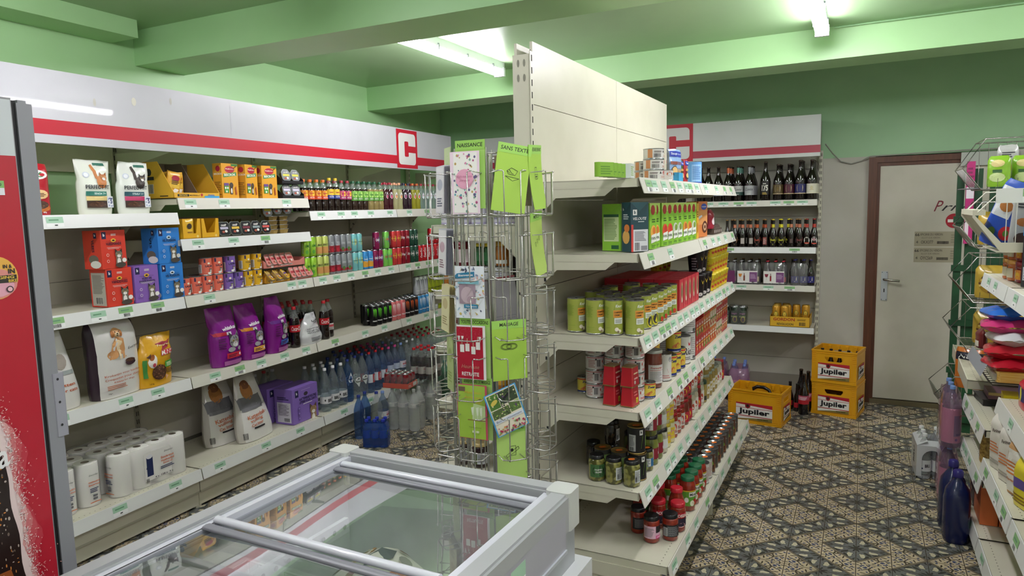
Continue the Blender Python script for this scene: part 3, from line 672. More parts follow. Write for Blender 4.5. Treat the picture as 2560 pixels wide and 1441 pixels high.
def card(k,z,w,h,draw,label,name='greeting_card',cat='card',tilt=0,off=.0,lean=.06,dx=0,group=None,thick=.0012,bg='f0eee6',bend=0,yaw=0):
    a=camang(k)+yaw; b=MB(); n=8
    def P(u,v,l):
        q=v/h; return (u,-.001-EPS*l-bend*q*q*.0 - bend*(1-q)**2,v)
    m=C(bg,.45)
    for j in range(n):
        v0,v1=h*j/n,h*(j+1)/n; A=Art(b,P); A.l=0; A.rect(-w/2,w/2,v0,v1,m)
    for j in range(n): v0,v1=h*j/n,h*(j+1)/n; b.add([P(-w/2,v0,-3),P(w/2,v0,-3),P(w/2,v1,-3),P(-w/2,v1,-3)],[(3,2,1,0)],m)
    A=Art(b,P); A.l=2; draw(A,w,h)
    o=b.build(name); o['k']=0; del o['k']
    base=Vector((RC[0],RC[1],0))+Vector(pol(a,RB+.018+off,z))+Vector((dx*cos(a),dx*sin(a),0))
    o.location=base; o.rotation_euler=(-lean,tilt,a); tag(o,label,cat,group); return o
LIME='a2c94a'; LIMED='8cc152'; INK='20251a'
def ink(A,w,h,kind):
    m=C(INK); cx,cy=0,h*.55; s_=w*.16
    def seg(p): 
        for (x0,y0),(x1,y1) in zip(p,p[1:]):
            d=math.hypot(x1-x0,y1-y0) or 1; nx,ny=-(y1-y0)/d*.0007,(x1-x0)/d*.0007; l=A.l; A.poly([(x0+nx,y0+ny),(x1+nx,y1+ny),(x1-nx,y1-ny),(x0-nx,y0-ny)],m); A.l=l
    def P(l): return [(cx+x*s_,cy+y*s_) for x,y in l]
    if kind=='box': seg(P([(-1,.6),(-.2,1.2),(1,.8),(.6,0),(-.7,.1),(-1,.6),(-.4,.3)])); seg(P([(-1.2,-.3),(1.4,-.5),(.2,-1),(-1.2,-.3)])); seg(P([(-.6,.9),(-.1,.3),(.3,.2)]))
    if kind=='rings':
        for c in (-.6,.4): seg(P([(c+1.0*cos(t),.55*sin(t)+.1) for t in [2*PI*i/14 for i in range(15)]])); seg(P([(c+.8*cos(t),.4*sin(t)+.1) for t in [2*PI*i/14 for i in range(15)]]))
    if kind=='plaster': seg(P([(-.5,-.9),(.8,-.9),(.8,1),(-.5,1),(-.5,-.9)])); seg(P([(-1.3,-.8),(1.3,.8),(1.5,.3),(-1,-1.2),(-1.3,-.8)])); A.ell(cx,cy+.2*s_,s_*.3,s_*.35,m,10)
    if kind=='cake': seg(P([(-.6,-.9),(.6,-.9),(.8,-.1),(-.7,-.1),(-.6,-.9)])); seg(P([(-.5,0),(-.4,1.2),(.4,1.2),(.5,0)])); A.ell(cx,cy-.5*s_,s_*.5,s_*.12,m)
    if kind=='hearts':
        for c in (-1,0,1): seg(P([(c,-.7+.5*c),(c-.35,.1+.5*c),(c,.25+.5*c),(c+.35,.1+.5*c),(c,-.7+.5*c)]))
def divider(t,kind):
    def d(A,w,h):
        A.rect(-w/2,w/2,h*.86,h,C('9ccf5e',.5)); A.text(t,0,h*.93,h*.058,C(INK),maxw=w*.9,bold=.012,shear=.08); 
        if kind: ink(A,w,h,kind)
    return d
DV='category divider cards of the card rack'
card(1,1.715,.125,.235,divider('SANS TEXTE','box'),'tilted bright green divider card headed SANS TEXTE on top tier of the rack',name='divider_card',tilt=.16,bg=LIME,off=.0,bend=.012,lean=-.02,dx=.0)
card(2,1.725,.12,.225,divider('ANNIVERSAIRE ENFANT','cake'),'bright green divider card headed ANNIVERSAIRE ENFANT turned sideways at the rack top',name='divider_card',bg=LIME,bend=.03,lean=-.06,tilt=-.05)
card(2,1.49,.11,.225,divider('MERCI','hearts'),'pale green divider card with hearts headed MERCI at the rack right side',name='divider_card',bg='b4cf68',bend=.03,lean=-.08,tilt=-.1)
card(0,1.73,.115,.235,divider('NAISSANCE',None),'green divider card headed NAISSANCE behind the floral card',name='divider_card',bg='a6d46a',lean=.03,dx=.01)
card(1,1.12,.13,.215,divider('MARIAGE','rings'),'bright green divider card headed MARIAGE with drawn rings',name='divider_card',bg=LIME,lean=.02)
card(1,.735,.115,.22,divider('RETABLISSEMENT','plaster'),'pale green divider card headed RETABLISSEMENT at the rack bottom',name='divider_card',bg='b4d774',lean=.02)
card(0,1.13,.12,.215,divider('TOUTES OCCASIONS',None),'green divider card headed TOUTES OCCASIONS behind the red card',name='divider_card',bg='a9cb76',lean=.02,dx=.01)
card(0,.905,.12,.225,divider('ANNIVERSAIRE DE MARIAGE',None),'green divider card headed ANNIVERSAIRE DE MARIAGE behind wine glass card',name='divider_card',bg='9dbb68',lean=.02,dx=.012)
def dots(A,w,h):
    rr=_r.Random(5); A.rect(-w*.38,w*.42,h*.02,h*.98,C('f6f4ee',.4)); L0=A.l
    for i in range(90): A.l=L0+i%3; q=rr.uniform(.002,.0045); A.ell(rr.uniform(-w*.36,w*.4),rr.uniform(.03*h,.96*h),q,q*1.2,C(rr.choice(('b04f7e','d98fb2','6a5f8a','7fae9a','5aa6b4','c2a660')),.5),8)
    A.l=L0+4; A.ell(0,h*.56,w*.3,w*.3,C('eaa9c3'),16); A.text('Félicitations',0,h*.6,h*.035,C('b35c85'),w=w*.5,shear=.3); A.text('parents',0,h*.53,h*.035,C('b35c85'),w=w*.35,shear=.3)
card(0,1.712,.115,.215,dots,'white card with pink and blue dots and a pink round badge, top tier',bg='f3dcea',off=.006,lean=.02,dx=-.008)
def baby(A,w,h):
    rr=_r.Random(8); L0=A.l
    for i in range(60): A.l=L0+i%3; A.ell(rr.uniform(-w*.48,w*.48),rr.uniform(.02*h,.98*h),rr.uniform(.001,.005),rr.uniform(.002,.009),C(rr.choice(('8f9ab4','c9b56a','4f5568','a9bfd0','d9a9a0')),.5),8,rr.uniform(0,PI))
    A.l=L0+4; A.rect(-w*.36,w*.2,h*.28,h*.66,C('a792a0',.5)); A.ell(-.01,h*.45,w*.22,h*.16,C('c9b4bd'),14); A.ell(w*.02,h*.36,w*.12,h*.07,C('b39aa6'),12); A.rect(-w*.4,w*.32,h*.66,h*.73,C('8fc9d6')); A.poly([(-w*.46,h*.76),(w*.18,h*.80),(w*.18,h*.90),(-w*.42,h*.86),(-w*.5,h*.81)],C('2f7ea3')); A.text('Bienvenue',-w*.12,h*.83,h*.045,C('f4f4f4'),w=w*.5,rot=.06,bold=.02); A.rect(-w*.2,w*.28,h*.2,h*.27,C('2f86aa')); A.text('Félicitations',w*.05,h*.235,h*.035,C('f4f4f4'),w=w*.38)
card(0,1.345,.115,.185,baby,'leafy white card headed Bienvenue with a photo of a sleeping baby',bg='e9eef4',off=.006,lean=.0)
def wine(A,w,h):
    rr=_r.Random(2); A.rect(-w*.46,w*.42,h*.01,h*.97,C('b51431',.4)); L0=A.l
    for i in range(70): A.l=L0+i%2; A.ell(rr.uniform(-w*.42,w*.4),h-abs(rr.gauss(0,.18))*h*.9-.006,.0006,.0006,C('e9c3c8'),5)
    wm=C('f0ece6'); A.l=L0+2
    for x,t in ((-.28,.05),(-.1,0),(.1,.12),(.26,-.1)): L1=A.l; A.rect(w*x-w*.07,w*x+w*.07,h*(.52-t*.4),h*(.66-t*.4),wm); A.rect(w*x-w*.02,w*x+w*.02,h*(.66-t*.4),h*(.76-t*.4),C('c98f7a')); A.l=L1
    for x in (-.38,-.26,.33): A.l=L0+3; A.poly([(w*x-w*.045,h*.80),(w*x+w*.045,h*.80),(w*x+.001,h*.70),(w*x-.001,h*.70)],wm)
    A.text('Heureuse',-.002,h*.24,h*.07,C('c98a76'),w=w*.6,shear=.3); A.text('RETRAITE',-.002,h*.10,h*.07,C('f2efe9'),w=w*.58,bold=.02)
card(0,1.125,.118,.195,wine,'red card with white bottles and glasses reading RETRAITE',bg='ece9e6',off=.008,lean=.0,dx=-.003)
def toast(A,w,h):
    A.rect(-w*.48,w*.44,0.002,h*.985,C('a7c94a',.4)); A.poly([(-w*.0,h*.35),(w*.44,h*.33),(w*.44,h*.62),(w*.05,h*.66)],C('c9dfa0')); A.rect(-w*.15,w*.44,h*.34,h*.36,C('8a7a3a')); A.rect(-w*.46,-w*.22,h*.87,h*.95,C('6f5b4a'))
    for x in (.02,.18,.30): L=A.l; A.poly([(w*x-w*.05,h*.58),(w*x+w*.05,h*.60),(w*x+w*.03,h*.44),(w*x-w*.02,h*.44)],C('e9f2d6')); A.rect(w*x,w*x+.002,h*.38,h*.44,C('e9f2d6')); A.l=L
    for t,v in (('Heureux',.86),('Anniversaire',.77),('de Mariage',.68)): A.text(t,w*.05,h*v,h*.05,C('d9b23c'),w=w*.6,shear=.3)
    A.text('Félicitations',w*.1,h*.22,h*.025,C('6a8a2a'),w=w*.4); A.rect(w*.0,w*.1,h*.12,h*.16,C('dfe8c0')); A.rect(w*.13,w*.23,h*.12,h*.16,C('dfe8c0'))
card(0,.905,.12,.2,toast,'lime green wedding anniversary card with champagne glasses',bg='c9506a',off=.006,lean=.0,dx=-.005)
def garden(A,w,h):
    rr=_r.Random(4); A.rect(-w*.46,w*.46,h*.02,h*.98,C('e9e2cc')); L0=A.l
    for x0,x1,y0,y1,c in ((-.44,-.12,.62,.96,'4f7a34'),(-.10,.44,.66,.96,'3a4a34'),(-.44,.1,.40,.60,'54663c'),(.12,.44,.42,.64,'5f7a44')): A.l=L0; A.rect(w*x0,w*x1,h*y0,h*y1,C(c))
    A.l=L0+1
    for i in range(70): A.l=L0+1+i%3; A.ell(rr.uniform(-w*.42,w*.42),rr.uniform(.42*h,.95*h),rr.uniform(.002,.006),rr.uniform(.001,.004),C(rr.choice(('6f8f3a','2c3a24','d9cfa0','6a4a7a','8fae54','b9c98a'))),7,rr.uniform(0,3))
    A.l=L0+5; A.ell(-w*.28,h*.78,w*.12,h*.05,C('d9c65a'),10,.4); A.ell(w*.12,h*.82,w*.14,h*.03,C('1c1c22'),10,.5); A.rect(-w*.46,w*.46,h*.30,h*.385,C('dfe6f0')); A.text('Bon rétablissement',0,h*.343,h*.045,C('4a5a7a'),w=w*.8)
    for i in range(50): A.l=L0+7+i%3; A.ell(rr.uniform(-w*.44,w*.44),h*.02+abs(rr.gauss(0,.08))*h+.003,rr.uniform(.002,.005),rr.uniform(.002,.005),C(rr.choice(('c0506a','7a9a5a','d9a05a','6a3a6a','b93a5a'))),8)
card(1,.935,.125,.165,garden,'tilted blue edged card with garden photos and butterfly, reading rétablissement',bg='4fa3d6',off=.012,tilt=-.32,lean=.0,dx=.004)
def stripes(cs):
    def d(A,w,h): A.rect(-w*.45,w*.45,h*.03,h*.97,C(cs[0])); A.ell(0,h*.6,w*.3,h*.12,C(cs[1]),14); A.lines(-w*.3,w*.3,h*.15,h*.35,4,C(cs[2]))
    return d
cols=(('cfd3dc','8f96a8','5a6070'),('e9e6ea','c9a9b8','8a6a7a'),('dfe3e8','6a7088','3a3f50'),('d9d6de','a0a6b8','5a6070'),('eceaf0','b9bfd0','6a7088'))
for i in range(5):
    card(7,1.715,.115,.17,stripes(cols[i]),'upright pale grey and pink card, %s in the pile on the rack top left'%ORD[i],off=-.006+.006*i,lean=.04,bg='e3e1e8',group='cards on the left of the top tier')
    card(7,1.495,.11,.165,stripes(cols[(i+2)%5]),'grey and lilac card seen edge on, %s in the pile on the second tier'%ORD[i],off=-.006+.006*i,lean=.05,bg='cfd0d8',group='cards on the left of the second tier')
for i in range(4): card(7,1.285,.11,.17,stripes(('e6dfb4','c9b98a','a89a6a')),'cream yellow patterned card, %s in the pile left of the baby card'%ORD[i],off=-.004+.006*i,lean=.05,bg='e9dfae',group='yellow cards left of the baby card')
card(7,1.06,.09,.22,stripes(('b9c98a','a9bb74','9aad64')),'long pale green card hanging below the yellow cards on the rack',bg='bccb90',lean=.02)
card(7,1.75,.09,.2,divider('',None) if False else stripes(('c6d6a6','bcd09a','aac088')),'pale green divider card edge behind the top left cards',name='divider_card',bg='c2d4a0',lean=.03,off=-.012)
for i in range(3): card(1,1.76,.11,.15,stripes(('a08f7c','9c8b78','94836f')),'brown kraft envelope standing %s behind the SANS TEXTE divider'%('directly','second','third')[i],name='envelope',cat='envelope',bg='a3917d',off=-.014+.004*i,lean=.0,dx=.02)
card(2,1.735,.10,.15,stripes(('a08f7c','9c8b78','94836f')),'brown kraft envelope between the two green top dividers',name='envelope',cat='envelope',bg='a3917d',off=-.01,dx=-.04)
b=MB(); b.box(-.06,.06,-.01,.012,0,.17,C('9b979a',.6)); b.box(-.061,.061,-.011,.013,.165,.172,C('8d3a40',.5)); A=front(b,-.01); A.lines(-.03,.05,.012,.03,2,C('8a878c')); b_=b.build('calendar_block'); b_.location=(-1.20,2.33,1.30); b_.rotation_euler=(-.12,-.12,.55); tag(b_,'grey block with red top edge standing inside the card rack','calendar')
# =============== WIRE BASKET STAND (right, far) ===============
def wire_basket(mb,x0,x1,y0,y1,z0,m,nose=.12,hgt=.26,r=.003):
    """side frames bent like a < with a nose toward the aisle (-x)"""
    for y in (y0,y1): mb.tube([(x1,y,z0+hgt),(x0+.10,y,z0+hgt),(x0,y,z0+nose),(x0+.09,y,z0),(x1,y,z0)],r*1.3,m,5)
    n=9
    for k in range(n):
        y=y0+(y1-y0)*(k+.5)/n; mb.tube([(x1,y,z0+hgt),(x1,y,z0),(x0+.09,y,z0),(x0,y,z0+nose)],r*.6,m,4)
    for x,z in ((x0+.09,z0),(x0,z0+nose),(x0+.10,z0+hgt),((x0+x1)/2,z0),(x1,z0+hgt),(x1,z0+hgt*.5)): mb.tube([(x,y0,z),(x,y1,z)],r,m,5)
    for k in range(8):
        x=x0+.12+(x1-x0-.12)*k/7; mb.tube([(x,y1,z0+hgt),(x,y1,z0),(x,y0,z0),(x,y0,z0+.06)],r*.55,m,4)
ws=empty('wire_basket_stand',(.50,4.72,0),0,'chrome wire stand of nose shaped snack baskets near the door','display stand')
CH=C('a8a69e',.25,.9)
for z0,h_,x0 in ((1.77,.28,0),(1.44,.26,.0),(1.13,.26,-.01),(.86,.24,-.03),(.46,.23,-.09)):
    b=MB(); wire_basket(b,x0,.44,0,.38,z0,CH,hgt=h_); b.build('basket',ws)
b=MB(); b.box(.015,.10,.005,.37,1.775,1.78,C('77757a',.4)); 
for y in (0,.38): b.tube([(.44,y,0),(.44,y,2.06)],.006,CH,6)
b.tube([(.44,0,.01),(-.09,0,.01)],.006,C(DK,.4),6); b.tube([(.44,.38,.01),(-.05,.38,.01),(-.02,.30,.2)],.006,C(DK,.4),6); b.build('frame',ws)
# nearer basket with cream tray
wb_=empty('wire_basket',(.455,3.86,0),0,'cream edged wire basket of snack bags, nearer than the chrome stand','basket')
TR=C('c9c4b2',.5); b=MB(); b.box(.0,.05,0,.42,1.645,1.67,TR); b.prism([(.0,1.655),(.115,1.52),(.115,1.475),(.0,1.635)],-.004,.004,TR,'y'); b.prism([(.0,1.655),(.115,1.52),(.115,1.475),(.0,1.635)],.416,.424,TR,'y'); b.box(.115,.44,-.004,.004,1.475,1.52,TR); b.box(.10,.44,0,.42,1.475,1.482,TR); b.poly([(.0,0,1.655),(.0,.42,1.655),(.112,.42,1.50),(.112,0,1.50)],TR); b.build('tray',wb_)
b=MB(); CW=C('d9d6c8',.4)
for k in range(9): x=.13+k*.038; b.tube([(x,0,1.51),(x,0,1.76 if k>1 else 1.70)],.002,CW,4)
b.tube([(.02,0,1.66),(.10,0,1.75),(.44,0,1.765)],.003,CW,5); b.tube([(.02,.42,1.66),(.10,.42,1.75),(.44,.42,1.765),(.44,0,1.765)],.003,CW,5); b.build('wires',wb_)
b=MB(); b.box(.085,.44,-.008,-.005,1.70,1.765,STRIPW); A=front(b,-.008); tags(A,.09,.44,1.70,.065,4); b.build('price_strip',wb_)
for y in (0,.42): b=MB(); b.tube([(.44,y,1.3),(.44,y,1.9)],.006,CW,5); b.build('support',wb_)
# lower wire shelf with strip
wsf=empty('wire_shelf',(.56,3.95,0),0,'dark wire shelf with a hanging price strip under the sweet bags','shelf')
b=MB()
for k in range(14): y=k*.045; b.tube([(.0,y,.86),(.02,y,.835),(.42,y,.835)],.002,C('55524a',.4,.6),4)
b.tube([(0,-.01,.86),(0,.62,.86),(.42,.62,.86)],.004,C('55524a',.4,.6),5); b.tube([(.0,-.01,.86),(.02,-.01,.835),(.42,-.01,.835)],.004,C('55524a',.4,.6),5); b.build('wires',wsf)
b=MB(); q=[(-.004,0,.93),(-.004,.5,.93),(-.03,.5,.87),(-.03,0,.87)]; b.poly(q,C('c9ccd6',.4)); b.poly(q[::-1],C('c9ccd6',.4)); b.build('price_strip',wsf)
# =============== GREEN STAND ===============
gs=empty('green_stand',(.60,5.95,0),0,'dark green painted wooden stand in front of the door','stand'); GN=noisy('dark_green_paint','173d24','1f4c2e',8,.45)
b=MB(); b.box(0,.045,0,.03,.0,1.92,GN); b.build('post',gs); b=MB(); b.box(.065,.155,.01,.04,.0,1.93,GN); b.build('post',gs); b=MB(); b.box(.20,.30,.01,.04,.0,1.93,GN); b.build('post',gs)
for z in (.08,.45,.80,1.20,1.55): b=MB(); b.box(-.015,.32,-.012,.0,z,z+.045,GN); b.build('crossbar',gs)
b=MB(); b.box(.05,.10,-.035,-.014,1.40,1.98,C('c0327a',.35)); A=front(b,-.035); A.rect(.052,.098,1.72,1.80,C('e8e0ea')); A.rect(.052,.075,1.45,1.6,C('e9d9e4')); A.l+=1; A.lines(.055,.095,1.84,1.95,4,C('8a2a5a'))
tag(b.build('hanging_pouch'),'magenta pink packet strip hanging on the dark green stand','packet').location=(.60,5.95,0)
b=MB(); A=side(b,0,0,0,-1)
# =============== PRODUCT BUILDERS ===============
SIL=C('b9bbbd',.25,.9); GOLD=C('b59a5e',.3,.8); WL=C('ecebe6',.45); INKM=C('1d1d22',.5)
def can_p(name,cat,body,draw,r=.0265,h=.145,lidm=None,rough=.28,metal=.35):
    b=MB(); m=C(body,rough,metal); b.lathe([(r*.80,0),(r*.93,.004),(r,.012),(r,h-.014),(r*.86,h-.004)],m,18)
    draw(cyl(b,r,0),r,h)
    t=MB(); t.lathe([(r*.86,h-.005),(r*.90,h),(r*.83,h),(r*.80,h-.003)],lidm or SIL,18,cap=False); t.lathe([(0.0005,h-.003),(r*.83,h-.003)][::-1],lidm or SIL,18,cap=False); t.box(-.006,.006,-.012,.004,h-.003,h-.0018,SIL)
    return Proto(name,cat,('body',b),('can_lid',t),w=2*r,d=2*r,h=h)
def tin_p(name,cat,body,draw,r=.037,h=.105,rim=None,lid=None,sticker=False):
    rim=rim or SIL
    b=MB(); b.lathe([(r+.001,0),(r+.001,.003),(r,.004)],rim,20); b.lathe([(r,.004),(r,h-.004)],C(body,.35),20,cap=False); b.lathe([(r,h-.004),(r+.0012,h-.003),(r+.0012,h)],rim,20,cap=False)
    draw(cyl(b,r,0),r,h)
    t=MB(); t.lathe([(r+.0012,h),(r-.002,h),(r-.003,h-.003),(r*.7,h-.003),(r*.68,h-.0045),(.0005,h-.0045)],lid or rim,20,cap=False)
    A=topart(t,h-.0028); A.ell(0,r*.45,.006,.010,rim,8)
    parts=[('body',b),('tin_lid',t)]
    if sticker:
        q=MB(); A=topart(q,h-.001); A.l=2; A.poly([(-.016,-.01),(.002,-.013),(.016,-.006),(.015,.010),(-.005,.012),(-.017,.006)],C('e8782a',.5)); parts.append(('price_sticker',q))
    return Proto(name,cat,*parts,w=2*r,d=2*r,h=h)
def jar_p(name,cat,cont,lidc,draw,r=.035,h=.115,lidh=.016,neck=.82,rough=.08,lidr=None,sticker=False,sq=0):
    b=MB(); m=cont if not isinstance(cont,str) else C(cont,rough,0,.6)
    b.lathe([(r*.9,0),(r,.005),(r,h*.74),(r*.96,h*.80),(r*neck,h*.88),(r*neck,h-lidh)],m,18,sq=sq); 
    draw(cyl(b,r*(1 if not sq else .99)+.0003,0),r,h)
    lr=lidr or r*neck*1.06
    t=MB(); t.lathe([(lr,h-lidh),(lr,h-.002),(lr*.93,h)],C(lidc,.3,.2,.3),18)
    parts=[('glass_body',b),('lid',t)]
    if sticker: q=MB(); A=topart(q,h+.0003); A.poly([(-.014,-.01),(.002,-.013),(.014,-.006),(.013,.010),(-.005,.012),(-.015,.006)],C('e8782a',.5)); parts.append(('price_sticker',q))
    return Proto(name,cat,*parts,w=2*r,d=2*r,h=h)
def bottle_p(name,cat,prof,mat,cap,draw=None,capr=.014,caph=.016,fill=None,fillmat=None,seg=14,neckm=None,collar=None):
    h=prof[-1][1]; b=MB()
    if fillmat:
        lo=[p for p in prof if p[1]<=fill]; hi=[p for p in prof if p[1]>=fill]
        def rat(z):
            for (r0,z0),(r1,z1) in zip(prof,prof[1:]):
                if z0<=z<=z1: return r0+(r1-r0)*(z-z0)/max(z1-z0,1e-6)
            return prof[-1][0]
        b.lathe(lo+[(rat(fill),fill)],fillmat,seg); b.lathe([(rat(fill),fill)]+hi,mat,seg,cap=False)
    else: b.lathe(prof,mat,seg)
    t=MB(); cm=C(cap,.4) if isinstance(cap,str) else cap
    t.lathe([(capr,h-.002),(capr,h+caph-.002),(capr*.9,h+caph)],cm,12)
    parts=[('bottle_body',b),('cap',t)]
    if draw: q=MB(); draw(q,prof); parts.append(('label',q))
    return Proto(name,cat,*parts,w=2*max(p[0] for p in prof),d=2*max(p[0] for p in prof),h=h+caph)
def lab(r,z0,z1,col,draw=None,a=PI,m=None,full=True):
    def f(q,prof):
        mm=m or C(col,.4)
        if full: q.lathe([(r+.0004,z0),(r+.0004,z1)],mm,20,cap=False)
        else: A=cyl(q,r+.0003); A.rect(-r*a/2,r*a/2,z0,z1,mm)
        if draw: A=cyl(q,r+.0006,(z0+z1)/2); draw(A,r,z1-z0)
    return f
def box_p(name,cat,w,d,h,col,draw=None,sd=None,tp=None,rough=.4,edge=.0):
    b=MB(); m=C(col,rough) if isinstance(col,str) else col; b.box(-w/2,w/2,0,d,0,h,m)
    if draw: draw(front(b,0),w,h)
    if sd: sd(side(b,-w/2,0,0,-1),d,h); sd(Art(b,lambda u,v,l:(w/2+EPS*l,d+u,v)),d,h)
    if tp: tp(topart(b,h),w,d)
    return Proto(name,cat,(None,b),w=w,d=d,h=h)
def bag_p(name,cat,w,h,d,col,draw,top=.2,topw=.75,side_=None,seal=.0,lean=0,puff=3.,rough=.3,wr=.003,backc=None,coat=.3,neck=0,nz=.7,skew=0):
    """soft bag: full depth below, pinched to a flat seam on top"""
    def W(v): q=max(0,(v/h-(1-top))/top) if top else 0; return w/2*(1-(1-topw)*q**(1.3 if top<.6 else 1.05))*(1-neck*math.exp(-((v/h-nz)/.07)**2))-.004*max(0,1-v/(.05*h))
    def T(v): q=v/h; tt=min(top,.5); return d/2*((1-max(0,(q-(1-tt*1.6))/(tt*1.6))**1.5*.97))*(.92+.08*min(1,q*8))
    def F(u,v): 
        x=min(1,abs(u)/max(W(v),1e-5)); return T(v)*(1-x**puff)**.5+wr*(sin(u*70+v*43)*.6+sin(v*95-u*31)*.4)*min(1,(1-x)*4)*min(1,.3+v/h)
    ly=lambda v: lean*v
    sk=lambda v: skew*max(0,v/h-.5)*h
    fm=lambda c: noisy('creased_film_%s_%d'%(c,int(rough*100)),c,c,22,rough,bump=.55,coat=coat,detail=2)
    m=fm(col) if isinstance(col,str) else col; ms=fm(side_) if isinstance(side_,str) else (side_ or m)
    b=MB(); nu,nv=12,14; 
    for sg,mm in ((-1,m),(1,backc or m)):
        vs=[]
        for j in range(nv+1):
            v=h*j/nv
            for i in range(nu+1):
                e=-cos(PI*i/nu); u=W(v)*e; vs.append((u+sk(v),sg*F(u,v)*(1 if abs(e)<1 else 0)+ly(v),v+(.006*h*sin(u*60) if j==nv else 0)))
        fs=[(j*(nu+1)+i,j*(nu+1)+i+1,(j+1)*(nu+1)+i+1,(j+1)*(nu+1)+i) for j in range(nv) for i in range(nu)]
        if sg>0: fs=[f[::-1] for f in fs]
        if side_:
            k0=[f for n_,f in enumerate(fs) if n_%nu in (0,1,nu-1,nu-2)]; k1=[f for n_,f in enumerate(fs) if n_%nu not in (0,1,nu-1,nu-2)]
            b.add(vs,k0,ms,True); b.add(vs,k1,mm,True)
        else: b.add(vs,fs,mm,True)
    class BA(Art):
        def rect(s,u0,u1,v0,v1,m):
            nx=max(1,int(abs(u1-u0)/.018)+1); ny=max(1,int(abs(v1-v0)/.018)+1); vs=[s.P(u0+(u1-u0)*i/nx,v0+(v1-v0)*j/ny,s.l) for j in range(ny+1) for i in range(nx+1)]
            s.mb.add(vs,[(j*(nx+1)+i,j*(nx+1)+i+1,(j+1)*(nx+1)+i+1,(j+1)*(nx+1)+i) for j in range(ny) for i in range(nx)],m); s.l+=1
        def poly(s,pts,m,inc=True):
            cx=sum(p[0] for p in pts)/len(pts); cy=sum(p[1] for p in pts)/len(pts); n=len(pts)
            R=max(math.hypot(p[0]-cx,p[1]-cy) for p in pts); K=1 if R<.012 else 3
            vs=[s.P(cx,cy,s.l)]
            for k in range(1,K+1): vs+=[s.P(cx+(p[0]-cx)*k/K,cy+(p[1]-cy)*k/K,s.l) for p in pts]
            fs=[(0,1+i,1+(i+1)%n) for i in range(n)]
            for k in range(K-1): fs+=[(1+k*n+i,1+(k+1)*n+i,1+(k+1)*n+(i+1)%n,1+k*n+(i+1)%n) for i in range(n)]
            s.mb.add(vs,fs,m)
            if inc: s.l+=1
    A=BA(b,lambda u,v,l:(u+sk(v),-F(u,v)+ly(v)-.0012-EPS*1.3*l,v)); draw(A,w,h)
    return Proto(name,cat,(None,b),w=w,d=d,h=h)
# ---- pictures ----
def cat_face(A,u,v,s,fur='8d8578',dark='2f2c2a',wh='efece6',body=True):
    f=C(fur,.5);d=C(dark,.5);w_=C(wh,.5)
    if body: A.poly([(u-.8*s,v-2.2*s),(u+.9*s,v-2.2*s),(u+.8*s,v-.6*s),(u-.6*s,v-.5*s)],f); A.ell(u,v-1.5*s,.45*s,.8*s,w_,10)
    for q in (-1,1): A.poly([(u+q*.85*s,v+1.25*s),(u+q*.15*s,v+.6*s),(u+q*.85*s,v+.1*s)][::q],d)
    A.ell(u,v,.9*s,.75*s,f,12); A.ell(u,v-.32*s,.45*s,.33*s,w_,10)
    l=A.l
    for q in (-1,1): A.l=l; A.ell(u+q*.38*s,v+.12*s,.17*s,.14*s,C('c9b45a',.3),8); A.ell(u+q*.38*s,v+.12*s,.08*s,.12*s,d,6); A.l=l+2; A.poly([(u+q*.1*s,v+.35*s),(u+q*.2*s,v+.7*s),(u+q*.3*s,v+.35*s)][::q],d); A.poly([(u+q*.6*s,v-.1*s),(u+q*.88*s,v-.05*s),(u+q*.65*s,v+.03*s)][::q],d)
    A.l=l+3; A.ell(u,v-.15*s,.1*s,.07*s,C('b9766e'),6)
def dog_sit(A,u,v,s,c='d9a06a',wh='efd7b0',dark='3a2a20'):
    f=C(c,.5); w_=C(wh,.5); d=C(dark,.5)
    A.poly([(u-1.5*s,v-3.2*s),(u+1.2*s,v-3.2*s),(u+.9*s,v-.6*s),(u-.1*s,v-.1*s),(u-.9*s,v-1.2*s)],f); A.ell(u-.9*s,v-2.6*s,.8*s,.6*s,f,12); A.ell(u+.2*s,v-1.5*s,.5*s,.9*s,w_,10); A.rect(u-.05*s,u+.3*s,v-3.3*s,v-1.6*s,w_); A.rect(u+.55*s,u+.9*s,v-3.3*s,v-1.6*s,f)
    A.ell(u+.0*s,v+.35*s,.75*s,.65*s,f,12); A.ell(u-.62*s,v+.2*s,.25*s,.5*s,C('b9783f'),8); A.ell(u+.62*s,v+.2*s,.25*s,.5*s,C('b9783f'),8); A.ell(u,v+.1*s,.35*s,.33*s,w_,10); A.ell(u,v+.2*s,.14*s,.1*s,d,7); A.ell(u,v-.05*s,.17*s,.07*s,d,7)
    l=A.l
    for q in (-1,1): A.l=l; A.ell(u+q*.28*s,v+.48*s,.08*s,.08*s,d,7)
def kibble(A,u,v,a,b_,c='6a4630',bg='4a2e1e',n=40,seed=1):
    rr=random.Random(seed); A.ell(u,v,a,b_,C(bg),14); l=A.l
    for k in range(n): t=rr.uniform(0,2*PI); q=rr.random()**.5*.9; A.l=l+k%2; A.ell(u+a*q*cos(t),v+b_*q*sin(t),a*.12,b_*.11,C(rr.choice((c,'8a6040','5a3826'))),6)
    A.l=l+2
def T(A,t,u,v,h,c='1d1d22',w=None,b=.02,sh=0,rot=0,mw=None): A.text(t,u,v,h,C(c,.45),w=w,bold=b,shear=sh,rot=rot,maxw=mw)
def logo_b(A,u,v,s,c='23204a'):
    A.rect(u-s*.5,u+s*.5,v-s*.7,v+s*.7,C(c)); T(A,'b',u,v+s*.1,s*.6,'f4f4f4',b=.03)
